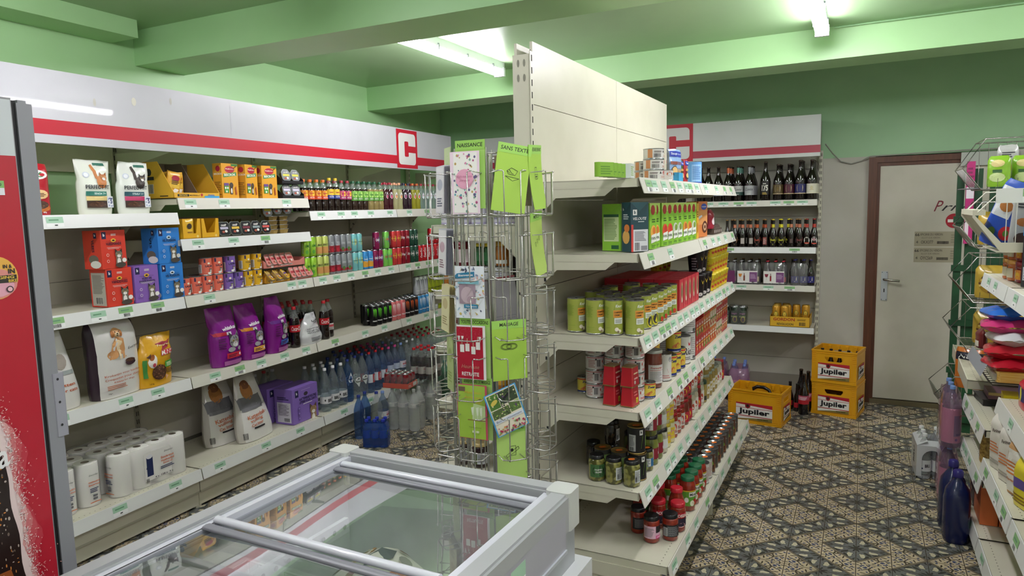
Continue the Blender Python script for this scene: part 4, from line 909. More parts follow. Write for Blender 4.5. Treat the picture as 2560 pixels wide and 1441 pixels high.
def place(F,p,q,d,z,label,group=None,rz=0,**k):
    """q along the run, d behind the front line to the product's centre"""
    lo=F.at(q,d,z)
    if F is GF and p.name.split('_')[-1] in ('tin','jar','cup','can') and p.name not in ('corned_beef_tin','sardine_tin'): rz-=.75
    if F is LF and p.name.split('_')[-1] in ('tin','can','bottle'): rz-=.35
    return put(p,lo,F.rz+rz,label,group,**k)
def row(F,p,q0,n,pitch,d,z,desc,group=None,where='',frm='from the left',first=0,rj=.25,total=None,**k):
    for i in range(n):
        lb=desc if (n==1 and not first and not total) else f'{desc}, {ORD[i+first]} {frm}'
        if where: lb=f'{lb} {where}' 
        place(F,p,q0+i*pitch,d+random.uniform(-.003,.003),z,lb,group,rz=random.uniform(-rj,rj),**k)
# =============== LEFT WALL PRODUCTS ===============
F=LF
# --- top shelf, bags
def d_red(A,w,h): A.ell(0,h*.78,w*.42,h*.10,C('efeee9'),14); T(A,'Aió',-.0,h*.78,h*.10,'2b8a4a',w=w*.6,b=.03); A.ell(w*.25,h*.78,w*.08,h*.03,C('c8192e')); A.ell(-w*.1,h*.55,w*.2,h*.08,C('e8efe4')); A.ell(-w*.1,h*.56,w*.1,h*.05,C('2b8a4a')); A.ell(w*.15,h*.40,w*.22,h*.09,C('e8c58a')); A.lines(w*.0,w*.3,h*.36,h*.44,3,C('5a2a1a')); A.ell(0,h*.14,w*.42,h*.09,C('c8702e')); kibble(A,0,h*.2,w*.36,h*.09); T(A,'800g',w*.22,h*.05,h*.035,'f4f4f4')
place(F,bag_p('kibble_bag','bag',.17,.245,.07,'b81c2c',d_red,top=.12,topw=.95),2.10,.07,1.746,'small red kibble bag marked 800g, beside the cooler on the top shelf')
place(F,bag_p('kibble_bag','bag',.14,.42,.08,'33261f',lambda A,w,h:(A.ell(.02,h*.6,.04,.06,C('b5642a')),A.ell(-.02,h*.3,.035,.06,C('a5762a')),A.ell(.03,h*.45,.015,.02,C('6a7a8a')),A.ell(-.02,h*.8,.03,.04,C('7a3a1f'))),top=.1),1.965,.09,1.746,'tall dark brown and orange bag barely showing past the cooler')
def d_pf(name,bands):
    def d(A,w,h):
        A.rect(w*.0,w*.33,h*.90,h*.95,C('2f6e5a')); A.ell(-w*.3,h*.72,w*.09,h*.055,C('c9d2dc')); A.ell(-w*.3,h*.72,w*.06,h*.04,C('e9edf0'))
        c='c9814a' if name=='SENIOR 7+' else '3a3028'
        A.poly([(-w*.15,h*.9),(-w*.07,h*.92),(0,h*.80),(w*.03,h*.62),(-w*.06,h*.66)],C(c)); A.ell(w*.12,h*.6,w*.16,h*.12,C(c),12); cat_face(A,w*.2,h*.68,w*.12,c,'a5602e' if name[1]=='E' and name[0]=='S' and name[2]=='N' else '2a2420',body=False)
        T(A,'PERFECT FIT',-w*.02,h*.50,h*.075,'20242a',w=w*.72,b=.02); A.rect(-w*.38,w*.2,h*.34,h*.42,C(bands[0])); T(A,name,w*.0,h*.38,h*.035,'cfe6df',w=w*.34); A.rect(-w*.38,w*.2,h*.25,h*.33,C(bands[1])); A.rect(-w*.38,w*.2,h*.12,h*.245,C('3a271c')); kibble(A,-w*.09,h*.18,w*.26,h*.05,n=30)
        A.rect(w*.2,w*.44,h*.12,h*.33,C('e9ecf2')); T(A,'5',w*.34,h*.24,h*.09,'1f2f66',b=.03); A.lines(w*.24,w*.4,h*.28,h*.32,1,C('4a5688')); 
        for x,y in ((.24,.28),(.24,.22),(.25,.16),(.33,.15),(.41,.16)): A.ell(w*x,h*y,w*.02,w*.02,C('8a9ac0'),8)
    return d
place(F,bag_p('cat_food_pouch','pouch',.185,.275,.075,'dfe4d6',d_pf('SENIOR 7+',('2f7a6a','e0c986')),top=.28,topw=1.08,neck=.09,nz=.66,wr=.005),2.415,.07,1.746,'white stand-up cat food pouch with ginger cat and green band, reading SENIOR',rz=.06)
place(F,bag_p('cat_food_pouch','pouch',.185,.275,.075,'dfe4da',d_pf('STERILE 1+',('2a5560','c23a68')),top=.28,topw=.9,neck=.09,nz=.66,wr=.005,skew=.1),2.635,.07,1.746,'white stand-up cat food pouch with dark tabby and pink band, reading STERILE',rz=-.03)
# open display box
def dispbox(W,H,D,c,lowf,name='display_box'):
    b=MB(); m=C(c,.5); ins=C('6b5d4c',.8); t=.003
    b.box(-W/2,W/2,0,D,0,t,m); b.box(-W/2,W/2,D-t,D,0,H,ins); b.box(-W/2,W/2,0,t,0,lowf,m)
    for sx in (-1,1):
        x=sx*(W/2-t/2); b.prism([(0,0),(D,0),(D,H),(D*.45,H),(0,lowf)],x-t/2,x+t/2,m,'x')
    return b
b=dispbox(.33,.21,.26,'e2ae35',.03); b.prism([(.002,.03),(.257,.03),(.257,.205),(.12,.205)],.0,.004,C('5b4e40',.8),'x')
A=side(b,-.165,0,0,-1); A.l=2; A.ell(-.19,.15,.022,.022,INKM,12); A.rect(-.225,-.15,.105,.125,INKM); A.bars(-.22,-.16,.03,.08,INKM,C('e9e2cf')); A.lines(-.11,-.03,.01,.02,1,INKM)
A=front(b,0); A.rect(-.14,-.06,.008,.022,INKM); T(A,'DENTASTIX',-.10,.015,.008,'f1c84a'); T(A,'MULTIPACK x7',-.02,.015,.008,'3a2c18'); A.ell(.03,.018,.008,.008,C('b92a3a')); A.rect(.05,.16,.0,.012,C('3f9fd6')); T(A,'dreams',.10,.018,.012,'3f7fd0',sh=.3)
place(F,Proto('display_box','box',('carton',b)),3.03,.03,1.83,'yellow cardboard display box with cut away front, half empty, on the upper shelf')
def d_sach(c1): 
    return lambda A,w,h:(A.ell(0,h*.75,w*.3,h*.12,C('a82238')),A.rect(-w*.4,w*.4,h*.35,h*.55,C(c1)),A.poly([(-w*.3,h*.1),(w*.1,h*.05),(w*.35,h*.3),(0,h*.34)],C('e9e2d8')),A.lines(-w*.3,w*.3,h*.5,h*.7,3,C('5a3a2a')))
SA=[bag_p('treat_sachet','sachet',.09,.14,.03,'e0a92f',d_sach('e8c24a'),top=.1,topw=1),bag_p('treat_sachet','sachet',.09,.14,.03,'d9a43a',d_sach('5a86b9'),top=.1,topw=1),bag_p('treat_sachet','sachet',.09,.14,.03,'c9913a',d_sach('b9bcc9'),top=.1,topw=1)]
for i,(dx,dz,ry,p) in enumerate(((-.12,.02,.2,0),(-.06,.015,-.15,0),(-.09,.05,.35,1),(-.04,.01,.1,2),(-.07,.035,-.3,0))):
    place(F,SA[p],3.03+dx+.02*0,.10+.028*i,1.835+dz*.3,['yellow treat sachet leaning at the front left of the display box','yellow sachet right of the front one in the display box','blue and yellow treat sachet on top of the display box heap','silvery treat sachet deep in the display box','yellow treat sachet tilted at the back of the display box'][i],'treat sachets in the open display box',rot=(.12,ry*.6,F.rz))
def d_bis(A,w,h):
    A.ell(0,h*.83,w*.3,h*.10,C('b3293f'),14); T(A,'Pedigree',0,h*.84,h*.045,'f3e9d8',w=w*.5,b=.03); A.rect(w*.1,w*.5,h*.93,h*.99,C('3f7f3a')); A.poly([(-w*.4,h*.6),(w*.4,h*.66),(w*.4,h*.76),(-w*.4,h*.70)],C('3f8f52')); T(A,'BISCROK',0,h*.68,h*.07,'f0ede0',w=w*.7,b=.03,rot=.05); A.ell(w*.05,h*.38,w*.12,h*.08,C('4a4038')); A.rect(-w*.04,w*.12,h*.12,h*.34,C('3a322e')); A.ell(w*.04,h*.22,w*.05,h*.08,C('e9e2d6')); A.rect(-w*.4,-w*.12,h*.36,h*.44,C('6a4a8a')); A.rect(-w*.4,-w*.12,h*.16,h*.36,C('5aa04a')); l=A.l
    for x,y in ((-.33,.30),(-.2,.30),(-.27,.2)): A.l=l; A.ell(w*x,h*y,w*.05,w*.05,C('f0eee4'),8)
    A.poly([(w*.28,h*.1),(w*.36,h*.12),(w*.32,h*.36),(w*.26,h*.32)],C('a8502e')); A.poly([(w*.15,h*.82),(w*.36,h*.95),(w*.4,h*.92)],C('6a3a1e'))
BIS=box_p('biscuit_box','box',.135,.07,.215,'e3a432',d_bis,lambda A,w,h:(A.ell(-w*.4,h*.85,.018,.018,C('b3293f')),T(A,'BISCROK',-w*.4,h*.7,.012,'f0ede0'),A.lines(-w*.8,-w*.1,h*.1,h*.5,8,C('8a6a2a'))))
for i,(q,r) in enumerate(((3.29,.04),(3.468,.22),(3.628,-.02))): place(F,BIS,q,.035,1.828,'orange yellow dog biscuit box with green banner, %s of three'%('left','middle','right')[i],'dog biscuit boxes',rz=r)
# trays of alu cat food
def octo(w,h,a=.3): return [(-w/2+a*w*.5,-h/2),(w/2-a*w*.5,-h/2),(w/2,-h/2+a*h*.5),(w/2,h/2-a*h*.5),(w/2-a*w*.5,h/2),(-w/2+a*w*.5,h/2),(-w/2,h/2-a*h*.5),(-w/2,-h/2+a*h*.5)]
def tray_p(lidc,band,octa=True,w=.085,h=.085,gold=True):
    """foil tray, modelled lying flat: lid up"""
    g=GOLD if gold else SIL; b=MB(); o=octo(w*.96,h*.96,.5 if octa else .25); o2=[(x*.8,y*.8) for x,y in o]
    b.loft([[(x,y,0) for x,y in o2],[(x,y,.026) for x,y in o]],g,smooth=False); 
    ring=[(x*1.05,y*1.05) for x,y in o]; b.prism(ring,.026,.0285,SIL)
    t=MB(); t.prism([(x*.97,y*.97) for x,y in o],.0286,.0292,C(lidc,.3)); A=topart(t,.0293); A.rect(-w*.36,w*.36,-h*.05,h*.12,C(band)); T(A,'cesar' if lidc=='1c1c20' else 'gourmet',-.0,h*.24,h*.13,'e9e6de',w=w*.5,sh=.3); A.ell(w*.12,-h*.2,w*.13,h*.1,C('e9e6de'),8); A.ell(-w*.14,-h*.24,w*.14,h*.09,C('a8503a'),8); A.ell(w*.15,h*.3,w*.05,h*.05,C('cfcbc0'),6)
    return Proto('pet_food_tray','tray',('foil_tray',b),('printed_lid',t),w=w,d=h,h=.03)
TR1=tray_p('1c1c20','b9b6c9',False); TR2=tray_p('1c1c20','d9b13a',False); TR3=tray_p('1c1c20','7a2a3a',False); TR4=tray_p('1c1c20','8a9a9a'); TR5=tray_p('1c1c20','c9504a'); TR6=tray_p('7d7f82','d6cf4a'); TR7=tray_p('7d7f82','cfc6da'); TR8=tray_p('d98a84','a82c36',False); TR9=tray_p('e2b83c','6a4a8a',False)
UP=math.radians(78)
def lean_tray(p,q,d,z,label,group=None,a=UP,rr=0): 
    return put(p,F.at(q,d,z+.045),F.rz,label,group,rot=(a,rr,F.rz))
for i,(q,dz,c) in enumerate(((3.785,.0,TR7),(3.875,.0,TR7),(3.785,.10,TR6),(3.875,.10,TR6))):
    lean_tray(c,q,.06,1.834+dz*1.0,'octagonal pet food tray with %s, %s of the black holder'%(('pink band','yellow band')[i//2],('lower left','lower right','upper left','upper right')[i]),'trays in the black holder')
b=MB(); m=C('1a1a1c',.5)
for dz in (0,.10): b.box(-.105,.105,.0,.17,dz,dz+.004,m); b.box(-.105,.105,.0,.003,dz,dz+.022,m); b.prism([(0,dz),(.17,dz),(.17,dz+.09),(.09,dz+.09),(0,dz+.03)],-.106,-.103,m,'x'); b.prism([(0,dz),(.17,dz),(.17,dz+.09),(.09,dz+.09),(0,dz+.03)],.103,.106,m,'x')
place(F,Proto('display_tray','tray',(None,b)),3.83,.015,1.828,'two level black cardboard holder at the right end of the biscuit shelf')
for i,(q) in enumerate((2.955,3.09)):
    b=MB(); W_=.13; m=C('e3ac22',.45); D_=.27
    b.box(-W_/2,W_/2,0,D_,0,.004,m); b.box(-W_/2,W_/2,D_-.004,D_,0,.115,m)
    for sx in (-1,1): b.box(sx*W_/2-.0015*(1+sx),sx*W_/2+.0015*(1-sx),0,D_,0,.115,m)
    b.prism([(-W_/2,0),(W_/2,0),(W_/2,.115),(W_/2-.02,.115),(W_/2-.035,.03),(-W_/2+.035,.03),(-W_/2+.02,.115),(-W_/2,.115)],0,.003,m,'y')
    A=front(b,0); A.ell(W_*.3,.012,.008,.008,C('f0d27a'))
    place(F,Proto('display_tray','tray',(None,b)),q,.012,1.594,'yellow open tray box with U shaped front, %s'%('holding one pouch' if i==0 else 'empty, right of its twin'),'yellow tray boxes')
place(F,bag_p('pet_food_pouch','pouch',.075,.11,.02,'e2b83c',lambda A,w,h:(A.ell(0,h*.6,w*.25,h*.15,C('3a3028')),A.lines(-w*.3,w*.3,h*.1,h*.35,3,C('8a5a1a'))),top=.1,topw=1),2.95,.035,1.6,'yellow pet food pouch standing in the left yellow tray box')
for i,(q,p,dsc) in enumerate(((3.20,TR1,'rounded tray with black lid and lilac band'),(3.29,TR2,'rounded tray with black lid and yellow band'),(3.38,TR3,'rounded tray with black lid and maroon band'),(3.465,TR4,'octagonal tray with black lid, dog picture and grey band'),(3.55,TR5,'octagonal tray with black lid and red band, before the gold stacks'))): lean_tray(p,q,.045,1.592,dsc+', standing on edge' if len(dsc)<50 else dsc,'dog food trays standing on edge')
for c,(q,d) in enumerate(((3.68,.06),(3.79,.07))):
    for i in range(4): place(F,tray_p('9a9a9c','cfcfca',True) if i==0 and c==0 else TRX if (i or c) else None,q,d,1.594+i*.0295,'gold foil tray, %s from the bottom in the %s stack'%(ORD[i],('left','right')[c]),'gold foil trays in two stacks') if False else None
TRX=tray_p('9a9a9c','cfcfca',True)
for c,(q,d) in enumerate(((3.66,.075),(3.77,.085))):
    for i in range(4): place(F,TRX,q,d,1.594+i*.0295,'gold foil food tray, %s from the bottom in the %s stack'%(ORD[i],('left','right')[c]),'gold foil trays in two stacks')
for i,(q,p) in enumerate(((3.60,TR6),(3.69,TR6),(3.785,TR7))): lean_tray(p,q,.07,1.715 if i else 1.70,'octagonal tray standing on the gold stacks, %s from the left'%ORD[i],'trays standing on top of the gold stacks',a=math.radians(80))
for i in range(10): put(TRX,F.at(3.30+i*.022 if i<5 else 3.46+(i-5)*.03,.30,1.594+.06),F.rz,'foil tray standing on edge in the dark behind the front trays, %s from the left'%ORD[i],'foil trays in the dark back row',rot=(math.radians(85),0,F.rz+.9))
# --- cat food boxes
def d_catbox(l1,l2,c):
    def d(A,w,h):
        logo_b(A,-w*.36,h*.87,.026); A.rect(-w*.08,w*.12,h*.86,h*.875,C('f0eae4')); A.rect(-w*.08,w*.12,h*.89,h*.905,C('f0eae4')); A.ell(0,h*.735,.016,.010,C('e8b23a' if c!='2f7fd0' else 'cfe4f4')); A.rect(-w*.3,w*.3,h*.715,h*.72,INKM); A.ell(0,h*.735,.008,.004,INKM)
        T(A,l1,0,h*.65,h*.075 if not l2 else h*.06,'1c1f3a',w=w*.62 if not l2 else w*.4,b=.02)
        if l2: T(A,l2,0,h*.575,h*.06,'1c1f3a',w=w*.66,b=.02)
        A.rect(-w*.28,w*.28,h*.545,h*.552,C('f0eae4')); A.rect(-w*.25,w*.2,h*.515,h*.522,C('f0eae4'))
        cat_face(A,w*.16,h*.36,w*.165,'7d7568','332e2a'); A.ell(w*.36,h*.2,w*.09,h*.06,C('efece6'),10); A.ell(w*.2,h*.08,w*.22,h*.07,C('4a433c'),10)
        l=A.l
        for v in (.36,.2): A.l=l; A.ell(-w*.3,h*v,.008,.008,C('e9e2dc'),10); A.ell(-w*.3,h*v,.006,.006,C(c),10)
    return d
def s_catbox(l,c): return lambda A,w,h:(logo_b(A,-w*.3,h*.87,.02),T(A,l,-w*.45,h*.6,.016,'1c1f3a',w=h*.32,rot=-PI/2),A.ell(-w*.45,h*.25,w*.28,h*.12,C('6f675c')),A.ell(-w*.35,h*.12,w*.3,h*.1,C('e6e2dc')))
def s_info(A,w,h): A.rect(-w*.92,-w*.08,h*.03,h*.9,C('b9b3aa')); A.lines(-w*.85,-w*.12,h*.35,h*.85,16,C('7a746c')); A.bars(-w*.7,-w*.3,h*.08,h*.25,INKM,C('d9d5cc'))
RB_=box_p('cat_food_box','box',.15,.12,.198,'d9402f',d_catbox('VIANDE/VLEES',None,'d9402f'),s_info,rough=.45); RB2=box_p('cat_food_box','box',.15,.12,.198,'d9402f',d_catbox('VLEES/VIANDE',None,'d9402f'),s_catbox('VLEES','d'),rough=.45)
PB_=box_p('cat_food_box','box',.15,.12,.198,'8a63b5',d_catbox('VLEES VIS','VIANDE POISSON','8a63b5'),s_catbox('VIS','d')); BB_=box_p('cat_food_box','box',.15,.12,.198,'2f7fd0',d_catbox('VIS POISSON',None,'2f7fd0'),s_catbox('VIS','d'))
place(F,RB_,2.478,.02,1.265,'red cat food box reading VIANDE VLEES, lower of the red pair',rz=.03); place(F,RB2,2.462,.02,1.464,'red cat food box reading VLEES VIANDE, on top of another red box',rz=.10)
place(F,PB_,2.638,.018,1.265,'purple cat food box between the red and blue boxes',rz=.02); place(F,BB_,2.80,.015,1.265,'blue cat food box reading VIS POISSON, lower of the blue pair',rz=.03); place(F,BB_,2.795,.015,1.464,'blue cat food box reading VIS POISSON, on top of another blue box',rz=.06)
# --- cat food tins
def d_ctin(l,c):
    def d(A,r,h): A.rect(-r*.5,r*.1-.012,h*.72,h*.93,C('2a2350')); T(A,l,r*.25,h*.52,h*.12,'1c1f3a',w=r*1.2,b=.02); A.ell(r*.25,h*.68,.008,.006,C('f0e6d0')); cat_face(A,r*.5,h*.3,h*.09,'8a8278'); A.ell(r*.2,h*.12,h*.08,h*.06,C('efece6')); A.bars(-r*1.35,-r*.9,h*.15,h*.6,INKM,C('e4dfd8'))
    return d
CT={k:tin_p('cat_food_tin','tin',c,d_ctin(l,c),r=.0368,h=.104) for k,c,l in (('salmon','e0705a','SALM'),('purple','7d5fae','LAPIN'),('yellow','dfae22','VOLAILLE'))}
for i,k in enumerate(('salmon','salmon','salmon','salmon','purple','purple','yellow','yellow')): place(F,CT[k],2.90+i*.0815,.05,1.265,'%s cat food tin in the bottom row, %s from the left'%(k,ORD[i]),'cat food tins, bottom row',rz=random.uniform(-.15,.25))
for i,(k,q) in enumerate((('salmon',3.067),('salmon',3.148),('purple',3.25),('yellow',3.375),('yellow',3.472))): place(F,CT[k],q,.05,1.37,'%s cat food tin in the top row, %s from the left'%(k,ORD[i]),'cat food tins, top row',rz=random.uniform(-.15,.25))
for i in range(5): place(F,CT[('salmon','salmon','purple','yellow','yellow')[i]],2.94+i*.125,.14,1.265,'%s cat food tin standing behind the front row, %s from the left'%(('salmon','salmon','purple','yellow','yellow')[i],ORD[i]),'cat food tins, back row')
# --- cardboard trays with pouches
def ctray(W_,H_,D_,c,cut=True):
    b=MB(); m=C(c,.55); b.box(-W_/2,W_/2,0,D_,0,.003,m); b.box(-W_/2,W_/2,D_-.003,D_,0,H_,m); b.prism([(-W_/2,0),(W_/2,0),(W_/2,H_),(W_/2-.05,H_*.62),(-W_/2+.03,H_*.62),(-W_/2,H_)],0,.003,m,'y')
    for sx in (-1,1): b.prism([(0,0),(D_,0),(D_,H_),(0,H_)],sx*W_/2-.0015*(1+sx),sx*W_/2+.0015*(1-sx),m,'x')
    A=front(b,0); logo_b(A,-W_*.3,H_*.3,.02,'f0e6e0'); T(A,'b',-W_*.3,H_*.32,.014,c,b=.03); A.lines(-W_*.1,W_*.3,H_*.2,H_*.35,1,C('f0e6e0')); return b
place(F,Proto('display_tray','tray',(None,ctray(.22,.05,.26,'dca436'))),3.64,.02,1.265,'low yellow cardboard tray of yellow pouches, bottom left of three')
place(F,Proto('display_tray','tray',(None,ctray(.205,.05,.26,'d9847a'))),3.865,.015,1.265,'low pink cardboard tray of trays, bottom right of three')
place(F,Proto('display_tray','tray',(None,ctray(.40,.055,.26,'cf7f74'))),3.72,.03,1.365,'pink cardboard tray stacked on top of the other two')
for i in range(7): put(TR9,F.at(3.56+i*.024,.05+.012*(i%3),1.30),F.rz,'yellow lidded tray lying slanted, %s from the left in the yellow carton'%ORD[i],'yellow trays in the low carton',rot=(math.radians(50+4*(i%3)),0,F.rz+.5))
for i in range(4): put(TR8,F.at(3.79+i*.05,.05,1.305),F.rz,'pink lidded tray leaning back, %s from the left in the pink carton'%ORD[i],'pink trays in the low carton',rot=(math.radians(62),0,F.rz+.15))
for i in range(5): put(TR8,F.at(3.58+i*.05,.07,1.41),F.rz,'pink lidded tray, %s from the left in the upper pink carton'%ORD[i],'pink trays in the upper carton',rot=(math.radians(68-5*(i%2)),0,F.rz+.2))
# --- drink cans
def dc(txt,tc,blob=None,band=None,bt=None,vert=False,hgt=.2,w=None,band2=None):
    def d(A,r,h):
        if band: A.rect(-r*1.5,r*1.5,h*.12,h*(.45 if not band2 else band2),C(band,.3,.2))
        if blob: A.ell(r*.1,h*.55,r*.7,h*.17,C(blob,.3),14)
        if bt: A.ell(-r*.2,h*.25,r*.4,h*.1,C(bt,.3),10)
        if txt:
            if vert: T(A,txt,0,h*.52,r*.75,tc,w=h*.6,rot=PI/2,b=.02,sh=.2)
            else: T(A,txt,0,h*.55,h*hgt,tc,w=w or r*1.3,b=.02,sh=.2)
        A.lines(-r*1.4,-r*1.0,h*.2,h*.7,8,C('b9b9b9')); 
    return d
DCN={}
def DC(k,*a,**kw): DCN[k]=can_p('drink_can','can',*a,r=.029,h=.146,**kw) if False else can_p('drink_can','can',a[0],a[1],.029,.146,**kw)
DC('bright green','9ccf3c',dc('LIME','2e7a2a','bfe06a',hgt=.12,bt='5aa03a')); DC('pale green and beige','c3cf6e',dc('BIO','1c2418',None,'d9a060',hgt=.1)); DC('grey cherry','8c8f94',dc('ZERO','c2c6ca',None,'9a2836',bt='b92a3c')); DC('silver and green','8e9395',dc('ZERO','c2c6ca',None,'a8323c',hgt=.1,bt='4a7a3a',band2=.25))
DC('turquoise','7fc7c9',dc('Schweppes','2f4a2a','e2d23c',hgt=.07,w=.05)); DC('sky blue','3f93d6',dc('tropico','f3f3f3','5ab0e6','e8a63a',hgt=.09)); DC('magenta','8e1d52',dc('OASIS','f3f3f3','3a6fb5',hgt=.14)); DC('light green','7fce58',dc('OASIS','d6304a','3a6fb5',hgt=.14)); DC('bright red','cf3a3c',dc('Schweppes','e8d83c','d9c84a',hgt=.07,w=.05)); DC('dark red','8e1226',dc('Dr Pepper','f3f0ee',hgt=.2)); DC('dark green','1f4a38',dc('GINGER','e9e6df','d8dcd4',hgt=.1)); DC('red cola','c01824',dc('Coca‑Cola','f4f2f0',vert=True)); DC('black','141416',dc('m','6fdc3a',hgt=.34,w=.03,bt=None)) if False else None
seqL=['bright green']*2+['pale green and beige']*2+['grey cherry']*2+['silver and green']*2+['turquoise']*2+['sky blue']*2+['magenta']*2+['light green']*2+['bright red']*2+['dark red']*2+['dark green']*2+['red cola']*6
seqU=['bright green']*2+['pale green and beige']*2+['grey cherry']*2+['silver and green']*2+['turquoise']*2+[None,None]+['magenta',None]+['light green',None]+['bright red']*2+['dark red']*2+['dark green']*2+[None]*3+['red cola']*3
for lv,(sq,zz) in enumerate(((seqL,1.264),(seqU,1.411))):
    for i,k in enumerate(sq):
        if k: 
            q=3.955+i*.0695+(.03 if (lv and k in('magenta','light green')) else 0); same=[j for j in range(len(sq)) if sq[j]==k]; o=same.index(i)
            place(F,DCN[k],q,.05,zz,'%s drink can in the %s row, %s of its colour'%(k,('lower','upper')[lv],ORD[o]) if len(same)>1 else '%s drink can standing alone in the upper row'%k,'drink cans, %s row'%('lower','upper')[lv],rz=random.uniform(-.2,.3))
for i in range(16): place(F,DCN[seqL[i+4]],4.23+i*.0695,.115,1.264,'%s drink can in the shade behind the lower front row, %s along'%(seqL[i+4],ORD[i]),'drink cans, row behind')
for i in range(9):
    k=seqU[i] if seqU[i] else 'turquoise'; place(F,DCN[k],3.955+i*.0695,.115,1.411,'%s drink can in the shade behind the upper front row, %s along'%(k,ORD[i]),'drink cans, upper row behind')  if i>3 else None
# --- iced tea and syrup bottles
BP=[(.028,0),(.031,.006),(.031,.06),(.029,.07),(.031,.08),(.031,.145),(.028,.165),(.018,.19),(.0125,.20),(.0125,.212)]
PET=clear('e9efec',.10,.05,1.5); TEA=C('1c0f0a',.08,0,.6)
def tb(cap,l1,l2,txt,liq='1c0f0a',lt='e9c23a',z0=.085,z1=.15,blob=True,bottom=None):
    def dr(A,r,h):
        A.rect(-r*1.5,r*1.5,-h*.5,-h*.12,C(l2)); 
        if blob: A.ell(0,h*.12,r*.75,h*.3,C(lt),14); T(A,txt,0,h*.16,h*.2,'b3222e' if lt=='e9c23a' else '3f7a3a',w=r*1.0,b=.03)
        T(A,'ICE TEA' if blob else 'GREEN',0,-h*.3,h*.14,'f3efe6',w=r*1.1,b=.02)
    return bottle_p('tea_bottle','bottle',BP,PET,cap,lab(.031,z0,z1,l1,dr),fill=.168,fillmat=C(liq,.08,0,.6))
TBs=[('peach iced tea bottle with orange cap',tb('d86a22','d9862e','d8502e','Lipton')),('lemon iced tea bottle with yellow cap',tb('d8b828','e3c43c','34489a','Lipton')),('iced tea bottle with magenta label',tb('a32438','c04a7a','b03a72','Lipton')),('green tea bottle with light green label',tb('1f5a3a','7fb84e','5a9a3e','Green',liq='2a1a10',lt='b9dc7a',z0=.075)),('green tea bottle with light green label',tb('1f5a3a','86bd52','5a9a3e','Green',liq='8a7a4a',lt='b9dc7a',z0=.075))]
def water_b(cap,liq,lc,tc='a32b5a'):
    def dr(q,prof):
        A=cyl(q,.0315,.115); A.poly([(0,.035),(.012,.012),(.015,-.012),(.0,-.026),(-.015,-.012),(-.012,.012)],C('ecebef')); A.ell(0,-.006,.011,.014,C(lc),10); T(A,'aqua',0,.004,.008,tc,b=.03)
    return bottle_p('flavoured_drink_bottle','bottle',[(.028,0),(.031,.006),(.029,.05),(.031,.08),(.031,.13),(.026,.165),(.016,.19),(.0125,.20),(.0125,.212)],PET,cap,dr,fill=.172,fillmat=liq)
WBs=[('dark red fruit drink bottle with red cap',water_b('9c1f33',C('3c0c18',.08,0,.6),'c24a6a')),('pale straw drink bottle with peach cap',water_b('e0a07a',clear('d9d6a4',.45),'e0a860')),('dark purple fruit drink bottle with navy cap',water_b('1c1c38',C('250a1e',.08,0,.6),'8a3a6a')),('yellow green drink bottle with orange cap',water_b('c8662a',clear('b9b636',.55),'e07a4a')),('clear flavoured water bottle with red cap',water_b('9c1f33',clear('dfe9ea',.12),'cfe0e0'))]
sq=[(0,1),(0,3),(1,2),(2,2),(3,3),(4,3)]; i=0; TZ=1.738
for t,n in sq:
    for k in range(n): place(F,TBs[t][1],3.965+i*.0715,.045,TZ,'%s, %s from the left'%(TBs[t][0],ORD[i]),'iced tea bottles, front row',rz=random.uniform(-.1,.2),sc=(1,1,1.07) if t==1 else None); i+=1
j=0
for t,n in ((0,2),(1,2),(2,2),(3,2),(4,6)):
    for k in range(n): place(F,WBs[t][1],3.965+i*.0715+j*.0008,.045,TZ,'%s, %s of the flavoured drinks from the left'%(WBs[t][0],ORD[j]),'flavoured drink bottles, front row',rz=random.uniform(-.1,.3)); i+=1; j+=1
for k in range(14): place(F,TBs[(0,0,0,1,1,2,2,3,3,3,3,3,3,3)[k]][1],3.97+k*.0715,.115,TZ,'%s, %s from the left in the second row'%(TBs[(0,0,0,1,1,2,2,3,3,3,3,3,3,3)[k]][0].replace('iced tea ','tea '),ORD[k]),'iced tea bottles, second row')
for k in range(8): place(F,WBs[(0,0,1,1,2,3,4,4)[k]][1],5.02+k*.078,.115,TZ,'%s, %s along in the second row'%(WBs[(0,0,1,1,2,3,4,4)[k]][0],ORD[k]),'flavoured drink bottles, second row')
# --- kibble bags on the fourth shelf
Z4=.787
def d_dog(A,w,h):
    dog_sit(A,-w*.04,h*.80,w*.135); A.ell(w*.17,h*.42,w*.11,h*.04,C('3a1f2a')); kibble(A,w*.17,h*.45,w*.10,h*.025,n=20)
    T(A,'Everyday',w*.30,h*.62,h*.04,'2a2622',w=w*.34,sh=.4,b=0,rot=.15)
    for t,v,s_ in (('Krokantjes voor honden',.30,.036),('Croquettes pour chiens',.25,.036),('Kibbles for dogs',.205,.028)): T(A,t,.0,h*v,h*s_,'c05a2e',w=w*(.74 if s_>.03 else .42),rot=.03,b=.008)
    A.lines(-w*.35,w*.1,h*.12,h*.18,3,C('c07a5a')); T(A,'3 kg e',-w*.3,h*.07,h*.02)
place(F,bag_p('dog_food_bag','bag',.29,.41,.13,'dedcd8',d_dog,top=.12,topw=.93,side_='2d1a2a',puff=4,wr=.006,skew=-.06),2.445,.085,Z4,'large white dog food bag with golden retriever picture and dark sides',rz=.10)
place(F,bag_p('cat_food_bag','bag',.24,.39,.12,'dcdad6',lambda A,w,h:(T(A,'katten',.03,h*.32,h*.04,'c05a2e',w=w*.4),T(A,'for cats',.04,h*.25,h*.04,'c05a2e',w=w*.4),A.ell(.02,h*.62,.03,.04,C('a39a90')),A.rect(-.01,.08,h*.45,h*.5,C('9aa3a0'))),top=.8,topw=.45),2.13,.09,Z4,'white pet food bag partly hidden by the cooler')
